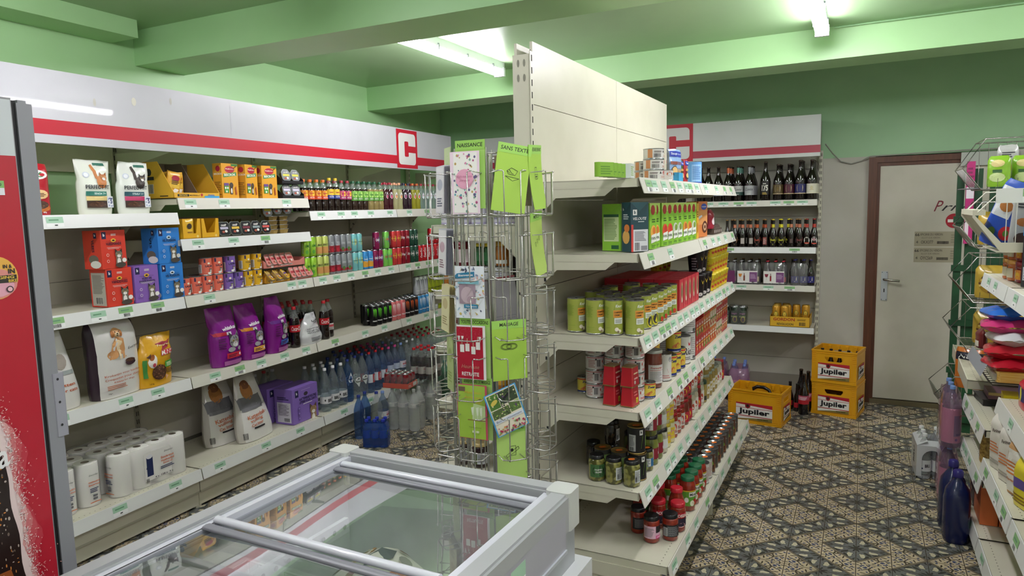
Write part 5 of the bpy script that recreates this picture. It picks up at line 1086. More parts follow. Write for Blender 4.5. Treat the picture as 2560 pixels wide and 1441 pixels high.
def d_ped(A,w,h):
    A.poly([(-w*.15,h*.82),(w*.35,h*.86),(w*.25,h*.72),(w*.05,h*.68)],C('9c2038')); T(A,'Pedigree',w*.1,h*.78,h*.05,'f0d9a0',w=w*.4,b=.02); A.rect(-w*.0,w*.46,h*.58,h*.68,C('c8404a')); T(A,'MINI',w*.2,h*.63,h*.085,'f4e9e0',w=w*.36,b=.03); A.ell(-w*.22,h*.5,w*.13,h*.13,C('efe9df')); A.ell(-w*.25,h*.58,w*.08,h*.06,C('a8602e')); A.poly([(-w*.4,h*.6),(-w*.3,h*.66),(-w*.3,h*.56)],C('5a3a24')); A.ell(-w*.2,h*.43,w*.05,h*.04,C('c24a5a')); kibble(A,-w*.05,h*.27,w*.22,h*.15,n=60); A.poly([(w*.12,h*.10),(w*.22,h*.16),(w*.14,h*.2)],C('d9a27a')); A.rect(w*.12,w*.44,h*.34,h*.46,C('4a9a3a')); A.lines(w*.16,w*.42,h*.36,h*.44,3,C('dfe9c0')); A.lines(w*.16,w*.42,h*.22,h*.32,4,C('4a3a14')); T(A,'1,4 kg',-w*.3,h*.07,h*.035,'3a2a14'); A.rect(-w*.46,-w*.38,h*.2,h*.55,C('3f8a3a'))
place(F,bag_p('dog_food_bag','bag',.225,.285,.11,'dda51e',d_ped,top=.24,topw=.95,lean=.0,neck=.10,nz=.80,skew=.25,wr=.006),2.675,.075,Z4,'small yellow dog food bag with a bowl of kibble, reading MINI',rz=.12)
def d_wh(c,c2,):
    def d(A,w,h):
        A.rect(-w*.46,-w*.1,h*.52,h*.58,C(c)); A.rect(-w*.1,w*.1,h*.525,h*.575,C('d9d4dc')); T(A,'whiskas',w*.08,h*.64,h*.06,'f3f0f4',w=w*.55,b=.03,sh=.1,rot=.08); cat_face(A,w*.17,h*.40,w*.24,'8f8f92','3c3a40','dcdadc',body=False); A.ell(w*.0,h*.27,w*.14,h*.04,C('9a989c')); A.ell(w*.32,h*.27,w*.1,h*.035,C('9a989c'))
        A.rect(-w*.2,w*.44,h*.13,h*.22,C(c2)); A.lines(-w*.15,w*.2,h*.15,h*.2,2,C('4a1a3a')); A.ell(w*.3,h*.175,w*.04,w*.04,C('e9dfe9')); A.rect(-w*.3,w*.46,h*.02,h*.09,C('a55a9a')); A.lines(-w*.4,-w*.15,h*.3,h*.5,5,C('5a1458'))
    return d
for i,(q,c,c2,h_,r_,wd) in enumerate(((3.20,'b8203a','c8243c',.37,.02,.215),(3.42,'d98a2a','e0a24a',.36,.0,.19),(3.64,'6a2a8a','3a5fb0',.385,.22,.20))): place(F,bag_p('cat_food_bag','bag',wd,h_,.12,'86198a',d_wh(c,c2),top=.36,topw=(.98,.86,.80)[i],lean=(.04,.04,-.05)[i],wr=.006,neck=.13,nz=.62,skew=(-.12,-.2,-.3)[i]),q,.085,Z4,'purple cat food bag with grey cat and %s label'%('red','orange','blue')[i],'purple cat food bags',rz=r_)
# cola bottles and torn plastic wrap
CP=[(.030,0),(.034,.008),(.033,.05),(.030,.07),(.034,.10),(.034,.15),(.030,.185),(.016,.222),(.0125,.232),(.0125,.245)]
COLA=C('160a08',.06,0,.7)
def colal(A,r,h): T(A,'Coca‑Cola',0,0,h*.6,'f2efec',w=r*2.2,b=.01,sh=.3)
CO1=bottle_p('cola_bottle','bottle',CP,PET,'b81a24',lab(.034,.10,.145,'c01824',colal),fill=.19,fillmat=COLA)
CO2=bottle_p('cola_bottle','bottle',CP,PET,'b81a24',lab(.0335,.05,.095,'d9d5d0',lambda A,r,h:(A.rect(-r*1.4,r*1.4,-h*.05,h*.3,C('c9505a')),A.lines(-r,r,-h*.45,-h*.1,4,C('8a8a8a')))),fill=.19,fillmat=COLA)
for i,(q,d,p,l) in enumerate(((3.80,.05,CO1,'cola bottle with red label at the left of the torn white wrap'),(4.125,.055,CO1,'cola bottle with bright red label, standing loose right of the wrap'),(4.215,.09,CO2,'cola bottle with whitish label, rightmost of the cola bottles'),(4.085,.145,CO2,'cola bottle just behind the torn white wrap'))): place(F,p,q,d,Z4,l,'loose cola bottles',sc=1.1)
for r_ in range(3):
    for i in range(5): place(F,CO1,3.90+i*.075,.245+r_*.075,Z4,'dark cola bottle in the shaded block, row %s, %s from the left'%(('one','two','three')[r_],ORD[i]),'cola bottles in the shaded block',sc=1.05)
put(CO1,F.at(3.87,.165,Z4+.036),F.rz,'cola bottle lying under the torn white plastic wrap','loose cola bottles',rot=(0,PI/2,F.rz+.0))
def blob(W_,H_,D_,draw=None,seed=1,m=None,name='plastic_wrap',notch=0):
    rr=random.Random(seed); b=MB(); n=28; rings=[]
    ph=[rr.uniform(0,6) for _ in range(6)]
    for j in range(15):
        v=j/14; prof=(1-v**2.4)**.5*(.92+.1*sin(v*9+ph[0])); x0=.25*W_*v*notch
        rings.append([((W_/2*prof*(1+.07*sin(3*a+ph[1]+4*v)+.04*sin(9*a+ph[2]+7*v)))*cos(a)+x0,(D_/2*prof*(1+.1*sin(4*a+ph[3]+5*v)+.05*sin(11*a+ph[4])))*sin(a),H_*v) for a in [2*PI*k/n for k in range(n)]])
    b.loft(rings,m or C('dfe0e2',.25,0,.4)); return b
WRAPM=clear('ffffff',.72,.12,1.6,'e3e4e6')
def d_wrap(A,w,h):
    T(A,'HOLD',w*.12,h*.72,.022,'2a2c30')
    for k,t in enumerate(('VERWIJDEREN','DECHETS PLASTIC','RECYCLE PLASTIC')): T(A,t,w*.02,h*.50-.013*k,.010,'3a3c40',w=.15,b=.01)
    A.lines(-.05,.08,.02,.05,3,C('4a4c50'),.4)
WP_=bag_p('plastic_wrap','wrap',.25,.215,.115,WRAPM,d_wrap,top=.7,topw=.42,wr=.013,puff=2.2,skew=.25,lean=.05)
place(F,WP_,3.965,.062,Z4,'crumpled torn white plastic wrap lying over cola bottles',rz=.1)
# energy drink cans
MC={}
for k,c,t in (('black with green claw','131315','6fe03a'),('coral pink','e0787a','f0d9d6'),('black and orange','1a1416','d9602e'),('blue','3a8ac4','dfe9f0'),('silver white','c9cdd0','4a4f55'),('yellow green','a9b82a','24301a')):
    def dm(A,r,h,t=t):
        l=A.l
        for x,y0,y1 in ((-.42,.42,.86),(-.05,.34,.88),(.32,.40,.84)): A.l=l; A.poly([(r*(x-.12),h*y1),(r*(x+.16),h*(y1-.05)),(r*(x+.05),h*y0)],C(t,.3)); 
        T(A,'monster',0,h*.24,h*.07,'e9e9e9' if t!='24301a' else t,w=r*1.5,b=.02)
    MC[k]=can_p('energy_drink_can','can',c,dm,.033,.166)
seqM=['black with green claw']*4+['coral pink']*3+['black and orange']*3+['blue']*3+['silver white']*2+['yellow green']*3
cnt={}
for r_ in range(3):
    for i,k in enumerate(seqM):
        if r_>0 and i==0 and r_>1: continue
        q=4.735+i*.0705
        if q>5.95: continue
        place(F,MC[k],q,.05+r_*.071,Z4,'%s energy drink can, %s from the left in the %s row'%(k,ORD[i],('front','second','third')[r_]),'energy drink cans, %s row'%('front','second','third')[r_],rz=random.uniform(-.2,.3))
for i,k in enumerate(['silver white']*3+['yellow green']*4): place(F,MC[k],5.46+i*.0705,.08,Z4+.167,'%s energy drink can on the upper layer, %s from the left'%(k,ORD[i]),'energy drink cans, upper layer')
# --- base shelf: kitchen rolls
RW=noisy('quilted_paper','e9e7df','f2f0ea',120,.75,bump=.15); FILM=clear('ffffff',.28,.10,1.45)
def rolls(n):
    rt=[]; b=MB()
    for k in range(n):
        x=(k-(n-1)/2)*.117; q=MB(); q.lathe([(.054,0),(.057,.006),(.057,.219),(.054,.224)],RW,20,cx=x,cap=False); q.lathe([(.054,.224),(.02,.2245)],RW,20,cx=x,cap=False); q.lathe([(.0205,.2245),(.0205,.16)],C('8d8374',.8),14,cx=x,cap=False); rt.append(('paper_roll',q))
    f=MB(); W_=n*.117/2
    pts=[(W_-.0585+.0605*cos(a),.0605*sin(a)) for a in [-PI/2+PI*k/10 for k in range(11)]]+[(-W_+.0585-.0605*cos(a),.0605*sin(a)) for a in [PI/2-PI*k/10 for k in range(11)]]
    f.loft([[(x,y,z) for x,y in pts] for z in (.0,.2265)],FILM,True,False)
    A=Art(f,lambda u,v,l:(u,-.0612-EPS*l,v)); w0=W_*.6
    A.rect(-w0*.5,w0*.75,.03,.19,C('e4e2de',.3)); A.rect(-.055,-.015,.055,.165,C('1d2c58')); A.ell(-.035,.165,.02,.012,C('e0dfe4')); A.poly([(-.06,.10),(-.04,.15),(-.04,.09)],C('1d2c58'))
    T(A,'Everyday',.09,.165,.012,'1d1d22',w=.06,sh=.4,b=0); 
    for t,v in (('Essuie-tout',.135),('Huishoudrol',.117),('Kitchen roll',.101)): T(A,t,.08,v,.014 if v>.11 else .010,'d06a3a',w=.085 if v>.11 else .06)
    A.lines(.03,.12,.072,.09,2,C('1d2c58')); A.bars(-.065,-.045,.02,.045,INKM); T(A,'4 x  128 x  4 x',.05,.04,.010,'2a2a2e',w=.12)
    A=Art(f,lambda u,v,l:(-W_-.0022-EPS*l,-u,v)); T(A,'Everyday',0,.165,.012,'1d1d22',w=.05,sh=.4,b=0)
    for t,v in (('Huishoudrol',.13),('Essuie-tout',.115)): T(A,t,0,v,.010,'d06a3a',w=.06)
    A.lines(-.025,.025,.075,.1,3,C('1d2c58')); A.rect(-.03,.03,.02,.024,C('d06a3a')); [A.rect(-.012,.012,.035+.016*k,.046+.016*k,C('6a6a70')) for k in range(2)]
    return Proto('kitchen_roll_pack','paper towels',*rt,('film_wrap',f))
KR=rolls(4)
for i,(q,d,r_) in enumerate(((2.60,.085,.02),(2.58,.215,.0),(2.56,.34,-.02))): place(F,KR,q,d,.243,'film wrapped pack of four white kitchen rolls, %s row'%('front','middle','back')[i],'kitchen roll packs',rz=r_)
KR2=rolls(3)
for i,(q,r_) in enumerate(((2.27,PI/2),(2.14,PI/2))): place(F,KR2,q,.24,.243,'film wrapped pack of kitchen rolls pointing into the shelf, %s one'%('inner','outer')[i],'kitchen roll packs pointing inwards',rz=r_)
def d_lit(A,w,h):
    A.rect(-w*.38,w*.22,h*.50,h*.68,C('6a6a6e')); A.ell(-w*.1,h*.76,w*.16,h*.13,C('b0763f')); A.ell(-w*.1,h*.86,w*.12,h*.07,C('7a4a2a')); A.rect(-w*.36,w*.20,h*.47,h*.52,C('77777b')); T(A,'Everyday',w*.3,h*.52,h*.04,'1d1d22',w=w*.34,sh=.4,b=0,rot=.2)
    for t,v,s_ in (('Kattenbak-',.38,.06),('vulling',.31,.06),('Cat litter',.245,.045)): T(A,t,-w*.02+(.0 if v>.35 else -.02),h*v,h*s_,'c8683a',w=w*(.55,.36,.34)[(0 if v>.35 else 1 if v>.3 else 2)],rot=.08,b=.01)
    A.lines(-w*.2,w*.2,h*.18,h*.21,1,INKM,.8); A.bars(-w*.46,-w*.38,h*.05,h*.15,INKM)
LITB=bag_p('cat_litter_bag','bag',.32,.42,.13,'dcdad5',d_lit,top=.85,topw=.60,lean=.16,wr=.004,side_='c9c4bc')
place(F,LITB,3.43,.11,.243,'white cat litter bag with brown cat picture, front one of two',rz=.10); place(F,LITB,3.29,.235,.243,'white cat litter bag leaning behind the front one')
def d_lbox(A,w,h):
    logo_b(A,-w*.33,h*.84,.035); A.ell(w*.02,h*.78,.022,.014,C('3a3040')); A.rect(-w*.15,w*.2,h*.90,h*.915,C('b9a3da')); T(A,'KATTENBAKVULLING',w*.1,h*.66,h*.075,'241f4a',w=w*.68,b=.02,rot=.0); T(A,'LITIERE POUR CHATS',w*.1,h*.57,h*.075,'241f4a',w=w*.68,b=.02)
    A.rect(-w*.1,w*.25,h*.49,h*.51,C('efeaf4')); cat_face(A,w*.28,h*.24,w*.15,'a98a6a','6a5038'); l=A.l
    for v in (.42,.28,.14): A.l=l; A.ell(-w*.28,h*v,.012,.012,C('5a3f92'),12); A.ell(-w*.28,h*v,.009,.009,C('9a7fce'),12)
LBX=box_p('cat_litter_box','box',.27,.16,.252,'8a6cc0',d_lbox,lambda A,w,h:(A.rect(-w*.88,-w*.12,h*.05,h*.62,C('d6d2e0')),A.lines(-w*.8,-w*.2,h*.25,h*.58,14,C('6a6478')),A.bars(-w*.5,-w*.2,h*.08,h*.18,INKM),A.lines(-w*.85,-w*.15,h*.70,h*.8,2,C('2a2350'))))
place(F,LBX,3.845,.03,.243,'purple cat litter box, front one with the kitten picture showing',rz=.02); place(F,LBX,3.80,.215,.243,'purple cat litter box standing behind the front one')
# =============== LARGE BOTTLES ON THE LOW SHELF AND THE FLOOR ===============
def big(h=.315,r=.043,ribs=True,sh=.62):
    p=[(r*.86,0),(r,.012)]
    if ribs:
        z=.03
        while z<h*sh-.02: p+=[(r,z),(r*.955,z+.008),(r,z+.016)]; z+=.026
    p+=[(r,h*sh),(r*.93,h*.72),(r*.62,h*.85),(r*.34,h*.93),(.0135,h*.95),(.0135,h)]; return p
CLR=clear('f0f4f4',.10,.05,1.5,'e6ecee'); BLU=clear('a3bfe2',.14,.05,1.5,'6a8fc4'); GRNP=clear('a9cdb9',.22,.05,1.5,'6f9a82'); SODA=clear('e6edf0',.09,.05,1.5)
def wl_(z0,z1,c,d=None,r=.0435): return lab(r,z0,z1,c,d)
def l_bru(A,r,h): T(A,'BRU',r*.3,-.004,.026,'1c1c20',w=.045,b=.03); A.ell(-r*.7,0,.005,.008,INKM)
def l_dia(t):
    def dr(q,prof):
        A=cyl(q,.0435,.135); A.poly([(-.028,.02),(.028,.02),(.028,.0),(.0,-.04),(-.028,.0)],C('ecece8')); A.ell(0,.022,.026,.018,C('ecece8'),12); T(A,t,0,.004,.009,'1c1c24',w=.05,b=.02); A.ell(0,.026,.007,.004,INKM)
    return dr
def l_spa(q,prof):
    A=cyl(q,.0435,.19); A.poly([(0,.045),(.018,.0),(.022,-.02),(.012,-.038),(-.012,-.038),(-.022,-.02),(-.018,0)],C('e9eaee')); T(A,'spa',0,-.012,.016,'1c2c5a',w=.03,b=.03); A.lines(-.01,.01,-.03,-.022,1,C('4a5a8a'))
def l_vit(q,prof):
    A=cyl(q,.0435,.12); A.rect(-.05,.05,-.035,.035,C('d9dde6')); A.rect(-.012,.022,-.035,.035,C('b81c2c')); T(A,'Vittel',.005,0,.018,'f4f2f2',w=.06,rot=PI/2,b=.02)
def l_evi(A,r,h): T(A,'evian',.0,.006,.022,'c2304a',w=.058,b=.02); A.lines(-.03,.03,-.02,-.01,1,C('6a7ab0')); A.rect(-.03,.03,.02,.024,C('d9a0c0'))
BRU=bottle_p('water_bottle','bottle',[(.034,0),(.042,.01),(.043,.02),(.043,.12),(.042,.17),(.034,.225),(.022,.27),(.0135,.295),(.0135,.31)],SODA,'e9e9ea',wl_(.062,.115,'e6e6e8',l_bru),fill=None)
SPA=bottle_p('water_bottle','bottle',big(.32),BLU,'24388a',l_spa); BFT=bottle_p('water_bottle','bottle',big(.33,.043,False,.7),CLR,'24388a',l_dia('BRUFONTAINE'))
VIT=bottle_p('water_bottle','bottle',big(.32),clear('b9cbe2',.18,.05,1.5,'8aa6cc'),'c8202c',l_vit); EVP=bottle_p('water_bottle','bottle',big(.31),clear('c9d2e4',.16,.05,1.5,'a2b0cc'),'c8408a',wl_(.12,.17,'b9c2da')); EVI=bottle_p('water_bottle','bottle',big(.31),clear('c9d6e6',.16,.05,1.5,'a6b6cc'),'7f9cd6',wl_(.11,.17,'e0dfe8',l_evi)); CWH=bottle_p('water_bottle','bottle',big(.315),CLR,'d6dade'); LEM=bottle_p('soft_drink_bottle','bottle',big(.32,.043,False,.55),CLR,'c02030',wl_(.10,.17,'cfd2d6',lambda A,r,h:A.lines(-.03,.03,-.03,.03,5,C('8a8a90'))))
LEG=bottle_p('soft_drink_bottle','bottle',big(.32,.043,False,.55),GRNP,'2a6a5a')
KN=dict(BRU='clear bottle with white cap and bold label',BFT='clear bottle with diamond label',SPA='blue bottle with drop shaped label',VIT='bluish bottle with red vertical label',EVP='bottle with magenta cap and lilac label',EVI='bottle with pale blue cap',CWH='plain clear bottle with white cap',LEM='clear soft drink bottle with red cap',LEG='greenish soft drink bottle with dark cap')
fr_=[('BRU',3)]+[('SPA',1),('BFT',2),('VIT',3),('EVP',2),('EVI',1),('CWH',2),('LEM',6)]
seq=[k for k,n in fr_ for _ in range(n)]
ZB=.243; q=4.075; tot={}
for r_ in range(4):
    tot={}
    for i,k in enumerate(seq):
        qq=4.09+i*.0945; 
        if qq>5.98: continue
        if r_==3 and i<5: continue
        tot[k]=tot.get(k,0)+1; n_=sum(1 for j,x in enumerate(seq) if x==k and 4.09+j*.0945<=5.98)
        lb=KN[k]+((', %s of them'%ORD[tot[k]-1]) if n_>1 else '')+(', front row',', second row',', third row',', rear row')[r_]
        d=.06+r_*.0945-(.0 if k!='BRU' else .01)
        place(LF,globals()[k],qq,d,ZB,lb,'big bottles on the low shelf, %s row'%('front','second','third','rear')[r_],rz=random.uniform(-.25,.35))
for i in range(5): place(LF,(CWH,CWH,LEM,CWH,BRU)[i],3.66+i*.088,.40,ZB,'bottle in the shade behind the purple litter boxes, %s from the left'%ORD[i],'bottles behind the litter boxes') if i<4 else None
# floor bottles: positions (s,t) in the run frame of the wall shelves
def lpos(s_,t,z=0): return LF.u*s_+LF.n*t+Vector((0,0,z))
def fp(p,s_,t,z,label,group=None,rz=0,**k): return put(p,lpos(s_,t,z),LF.rz+rz,label,group,**k)
fp(SPA,4.255,-3.25,0,'blue tinted water bottle standing on the floor, leftmost by the shelf',rz=.4); fp(SPA,4.36,-3.27,0,'blue tinted water bottle on the floor behind the leftmost one',rz=.8)
fp(BFT,4.36,-3.16,0,'clear water bottle with blue cap on the floor behind the blue six-pack',rz=.5); fp(EVI,4.455,-3.17,0,'water bottle with pink lettered label and pale blue cap on the floor',rz=.3)
def pack(name,cat,p,nx,ny,pit,label,loc,rz=0,film=None,h=.31,filmlo=0.,sc=1,group=None,top=None):
    """shrink wrapped multipack: bottles are its parts"""
    r=empty(name,loc,rz,label,cat,group)
    for j in range(ny):
        for i in range(nx):
            x=(i-(nx-1)/2)*pit; y=(j-(ny-1)/2)*pit
            g=empty('bottle' if p.cat=='bottle' else 'can'); g.parent=r; g.location=(x,y,0)
            if sc!=1: g.scale=(sc,sc,sc)
            for n,me,sub in p.parts: c=bpy.data.objects.new(n,me); COL.objects.link(c); c.parent=g
    if film:
        b=MB(); W_=nx*pit/2+.002; D_=ny*pit/2+.002; q=pit/2
        def ring(k,z): 
            o=[]
            for cx,cy,a in ((W_-q,D_-q,0),(-W_+q,D_-q,PI/2),(-W_+q,-D_+q,PI),(W_-q,-D_+q,1.5*PI)):
                for t in range(5): an=a+PI/2*t/4; o.append(((cx+q*cos(an))*k,(cy+q*sin(an))*k,z+.004*sin(an*5+z*60)))
            return o
        b.loft([ring(1,filmlo+.004),ring(1.005,h*.35),ring(1.0,h*.62),ring(.93,h*.80),ring(.80,h*.93)],film,True,False); b.build('shrink_film',r)
    return r
FLM=clear('fafbfc',.10,.10,1.5,'f4f4f4'); 
SPF=bottle_p('small_bottle','bottle',[(.028,0),(.031,.006),(.031,.10),(.030,.13),(.024,.16),(.0125,.178),(.0125,.19)],clear('5a8fdc',.3,.05,1.5,'2f62c0'),'2438b0',lab(.031,.07,.13,'2f6fd0',lambda A,r,h:(T(A,'SPA',0,.006,.016,'8fd06a',w=.04,b=.02),A.ell(0,.02,.012,.006,C('d9c83a')))))
pack('bottle_six_pack','bottle pack',SPF,2,3,.062,'shrink wrapped blue six-pack of small water bottles on the floor, nearest the freezer',lpos(4.16,-3.03),LF.rz+.35,clear('8fb4ea',.22,.1,1.5,'4a7ad0'),.19,sc=1.0)
BW=bottle_p('large_bottle','bottle',big(.315,.0465,True,.66),clear('fafcfa',.30,.10,1.6,'f0f3f0'),clear('e6e8e6',.5,.2,1.4,'d6d8d6'),lab(.0467,.19,.225,'dcdcd8',lambda A,r,h:(A.rect(.015,.04,-.014,.014,C('c98a6a')),A.lines(-.04,.01,-.01,.012,2,C('8a8f9a')))))
pack('bottle_six_pack','bottle pack',BW,2,3,.093,'shrink wrapped pack of large plain clear bottles on the floor, left one',lpos(4.60,-3.05),LF.rz+.12,FLM,.315)
pack('bottle_six_pack','bottle pack',BW,2,2,.093,'shrink wrapped pack of large plain clear bottles on the floor, right one',lpos(4.93,-3.04),LF.rz+.05,FLM,.315)
RBC=can_p('drink_can','can','8e2028',lambda A,r,h:(A.ell(0,h*.55,r*.8,h*.2,C('d8404a')),A.rect(-r*1.4,r*1.4,h*.1,h*.2,C('1a1416')),A.ell(-.3*r,h*.4,r*.4,h*.12,C('1a1416'))),.026,.115)
k_=pack('can_multipack','can pack',RBC,3,4,.053,'carton tray of red and black drink cans set on top of the clear bottles',lpos(4.60,-3.10,.335),LF.rz+.1,clear('f6f6f6',.08,.05,1.5),.125)
b=MB(); b.box(-.083,.083,-.111,-.108,0,.04,C('e06a5a',.5)); b.box(-.083,-.080,-.108,.108,0,.04,C('d8604f',.5)); b.box(.080,.083,-.108,.108,0,.04,C('d8604f',.5)); b.box(-.083,.083,-.108,.108,0,.002,C('c9b79a')); A=front(b,-.111); A.rect(.01,.07,.005,.035,C('e4e2de')); A.lines(-.07,-.02,.01,.03,2,C('f0d0c8')); b.build('carton_tray',k_)
CO3=bottle_p('cola_bottle','bottle',CP,PET,'b81a24',lab(.0338,.05,.11,'d0cac4',lambda A,r,h:(T(A,'Coca‑Cola',0,.01,.016,'c03a44',w=.05,b=.01,sh=.3),A.lines(-.03,.03,-.025,-.005,2,C('a8a4a0')))),fill=.19,fillmat=COLA)
pack('bottle_multipack','bottle pack',CO3,3,3,.069,'shrink wrapped cola bottles with red caps stacked on the clear bottle pack',lpos(4.93,-3.06,.335),LF.rz+.1,clear('f6f6f6',.05,.05,1.5),.24)
for i in range(5): fp((LEM,LEG,LEM,LEG,LEG)[i],5.15+.10*i,-3.24+.0*i,0,'large bottle on the floor beyond the cola pack, %s away'%ORD[i],'large bottles on the floor beyond the cola pack')
for i in range(3): fp(SPF,5.10+.075*i,-3.12,0,'small blue bottle on the floor beyond the clear packs, %s away'%ORD[i],'small bottles on the floor') if i>5 else None
# =============== MIDDLE SHELVING (aisle side) ===============
F=GF
# top shelf
def sard():
    b=MB(); m=C('7fae2e',.35); b.bbox(-.016,.016,-.052,.052,0,.062,m,.012,4); A=Art(b,lambda u,v,l:(u,-.052-EPS*l,v)); 
    A=Art(b,lambda u,v,l:(.016+EPS*l,u,v)); A.rect(-.03,.03,.01,.05,C('4a5a62')); A.ell(0,.03,.02,.008,C('a9b0b4')); A.ell(.01,.022,.01,.006,C('d9c05a')); A=Art(b,lambda u,v,l:(-.016-EPS*l,-u,v)); A.lines(-.04,.04,.01,.05,4,C('5a8a1e')); return b
SD=Proto('sardine_tin','tin',(None,sard()))
for i in range(4): place(F,SD,2.535+i*.048,.075+.0*i,1.838,'flat green sardine tin standing on edge, %s from the near end'%ORD[i],'sardine tins',rz=1.15,cat='tin',sc=.86)
SW=box_p('tin_pack','tin',.05,.06,.058,'cdd3cf',lambda A,w,h:(A.lines(-.02,.02,.01,.05,5,C('8fae6a'))))
place(F,SW,2.775,.04,1.838,'pale translucent pack of small tins behind the green sardine tins')
def d_tuna(A,r,h): A.rect(-r*1.5,r*1.5,h*.1,h*.9,C('dedcd6')); A.bars(-r*.9,-r*.2,h*.15,h*.5,INKM); A.poly([(r*.05,h*.6),(r*.3,h*.6),(r*.18,h*.85)],INKM); A.ell(r*.75,h*.7,r*.3,h*.2,C('c0706a')); A.lines(-r*.9,r*.0,h*.6,h*.8,2,C('5a4a42')); A.lines(r*.2,r*1.2,h*.2,h*.45,2,C('c9a090')); A.rect(-r*1.5,-r*1.05,h*.1,h*.9,C('c98a5a'))
TUN=tin_p('tuna_tin','tin','dad8d2',d_tuna,.046,.046)
for i in range(3): place(F,TUN,3.145,.055,1.838+i*.047,'white tuna tin, %s from the bottom in the nearer stack'%ORD[i],'tuna tins in the nearer stack',rz=.2*i)
for i in range(2): place(F,TUN,3.255,.13,1.838+i*.047,'white tuna tin, %s in the stack behind'%('lower','upper')[i],'tuna tins in the stack behind')
place(F,tin_p('small_tin','tin','d9d5cf',lambda A,r,h:(A.ell(.0,h*.6,r*.5,h*.2,C('c0603a'))),.032,.05),3.27,.03,1.838,'small white tin with orange picture on the top shelf edge')
b=dispbox(.09,.05,.16,'3fa0d0',.045); m=C('3fa0d0',.5)
place(F,Proto('sachet_carton','box',(None,b)),3.52,.02,1.838,'low sky blue carton of metallic sachets on the top shelf')
def d_sac(c): return lambda A,w,h:(A.rect(-w*.4,w*.4,h*.75,h*.93,C('2438a0')),T(A,'Saup',0,h*.84,h*.09,'dfe6f4',w=w*.6),A.ell(0,h*.3,w*.36,h*.16,C('3a3434')),A.ell(0,h*.32,w*.28,h*.11,C('d9b070')),A.rect(-w*.4,w*.3,h*.5,h*.6,C(c)))
SC1=bag_p('soup_sachet','sachet',.085,.155,.022,'8fb0dc',d_sac('7a3a2a'),top=.06,topw=1,side_='6a7078')
for i in range(4): put(SC1,F.at(3.49+i*.022,.05+.0*i,1.845),F.rz-.5,'metallic blue soup sachet in the blue carton, %s from the near end'%ORD[i],'soup sachets in the blue carton',rot=(-.06,0,F.rz-.35))
place(F,bag_p('soup_sachet','sachet',.085,.12,.02,'6a2a2a',d_sac('c9a05a'),top=.06,topw=1),3.62,.06,1.84,'dark red sachet next to the blue sachets')
place(F,bag_p('soup_sachet','sachet',.08,.115,.02,'3a6a3a',d_sac('c9a05a'),top=.06,topw=1),3.68,.06,1.84,'green sachet between two red ones on the top shelf')
place(F,bag_p('soup_sachet','sachet',.08,.12,.02,'a82434',d_sac('c9a05a'),top=.06,topw=1),3.74,.05,1.84,'bright red sachet on the top shelf, rightmost of the sachets')
place(F,box_p('carton_tray','box',.12,.10,.045,'d9361f',lambda A,w,h:A.rect(-w/2,-w*.2,0,h,C('d9823a'))),3.72,.02,1.837,'low red and orange carton under the coloured sachets') if False else None
place(F,tin_p("tin_can","tin","5f9ad6",lambda A,r,h:(A.rect(-r*.9,r*.5,h*.1,h*.85,C('8fbbe6')),A.lines(-r*.8,r*.4,h*.2,h*.8,7,C('4a7ab8')),A.rect(-r*1.5,r*1.5,h*.02,h*.08,C('2438a0'))),.042,.125),4.0,.06,1.838,'pale blue tin standing alone at the far end of the top shelf')
# second shelf
ZS=1.536
def d_vel(A,w,h): A.poly([(-w*.5,h),(w*.5,h),(0,h*.82)],C('2a5660')); A.rect(-w*.38,-w*.15,h*.74,h*.85,C('e9eae6')); T(A,'b',-w*.27,h*.8,h*.07,'1f444e',b=.04); T(A,'VELOUTE',0,h*.67,h*.055,'f0f0ee',w=w*.75,b=.01,sh=.3); A.lines(-w*.1,w*.3,h*.60,h*.63,1,C('c9d2d2')); A.rect(-w*.38,w*.45,0.01*h,h*.45,C('d9dade')); A.lines(-w*.3,w*.35,h*.22,h*.42,9,C('6a6a70')); A.bars(-w*.3,-w*.02,h*.03,h*.19,INKM); A.rect(w*.05,w*.4,h*.03,h*.12,C('8a8a92')); A.rect(-w*.5,-w*.38,0,h*.55,C('c8403a'))
VEL=box_p('soup_carton','carton',.092,.06,.205,'1f444e',d_vel,lambda A,w,h:(A.poly([(-w,h),(0,h),(-w*.5,h*.85)],C('2a5660')),T(A,'b',-w*.8,h*.86,h*.05,'e9eae6'),A.lines(-w*.8,-w*.2,h*.66,h*.78,3,C('c9d2d2')),A.ell(-w*.5,h*.3,w*.4,h*.14,C('d9a85a')),A.ell(-w*.4,h*.48,w*.3,h*.08,C('d8803a'))))
place(F,VEL,2.835,.028,ZS,'dark teal soup carton marked VELOUTE with a white barcode label',rz=-.62)
def d_kn(v,c): 
    return lambda A,w,h:(A.poly([(-w*.5,h),(w*.5,h),(w*.5,h*.8),(-w*.5,h*.86)],C('b9d86a')),A.ell(-w*.05,h*.85,w*.3,h*.11,C('a8322e')),A.lines(-w*.2,w*.3,h*.58,h*.68,2,C('3a5a1e')),A.ell(0,h*.35,w*.42,h*.17,C(c)),A.ell(w*.1,h*.40,w*.22,h*.08,C(v)),A.poly([(-w*.35,h*.12),(w*.4,h*.16),(w*.4,h*.34),(-w*.3,h*.30)],C('eceee6')),T(A,'100%',.0,h*.23,h*.06,'2f4a1e',w=w*.6,b=.02),A.lines(-w*.3,w*.3,h*.03,h*.1,2,C('4a7a2a')))
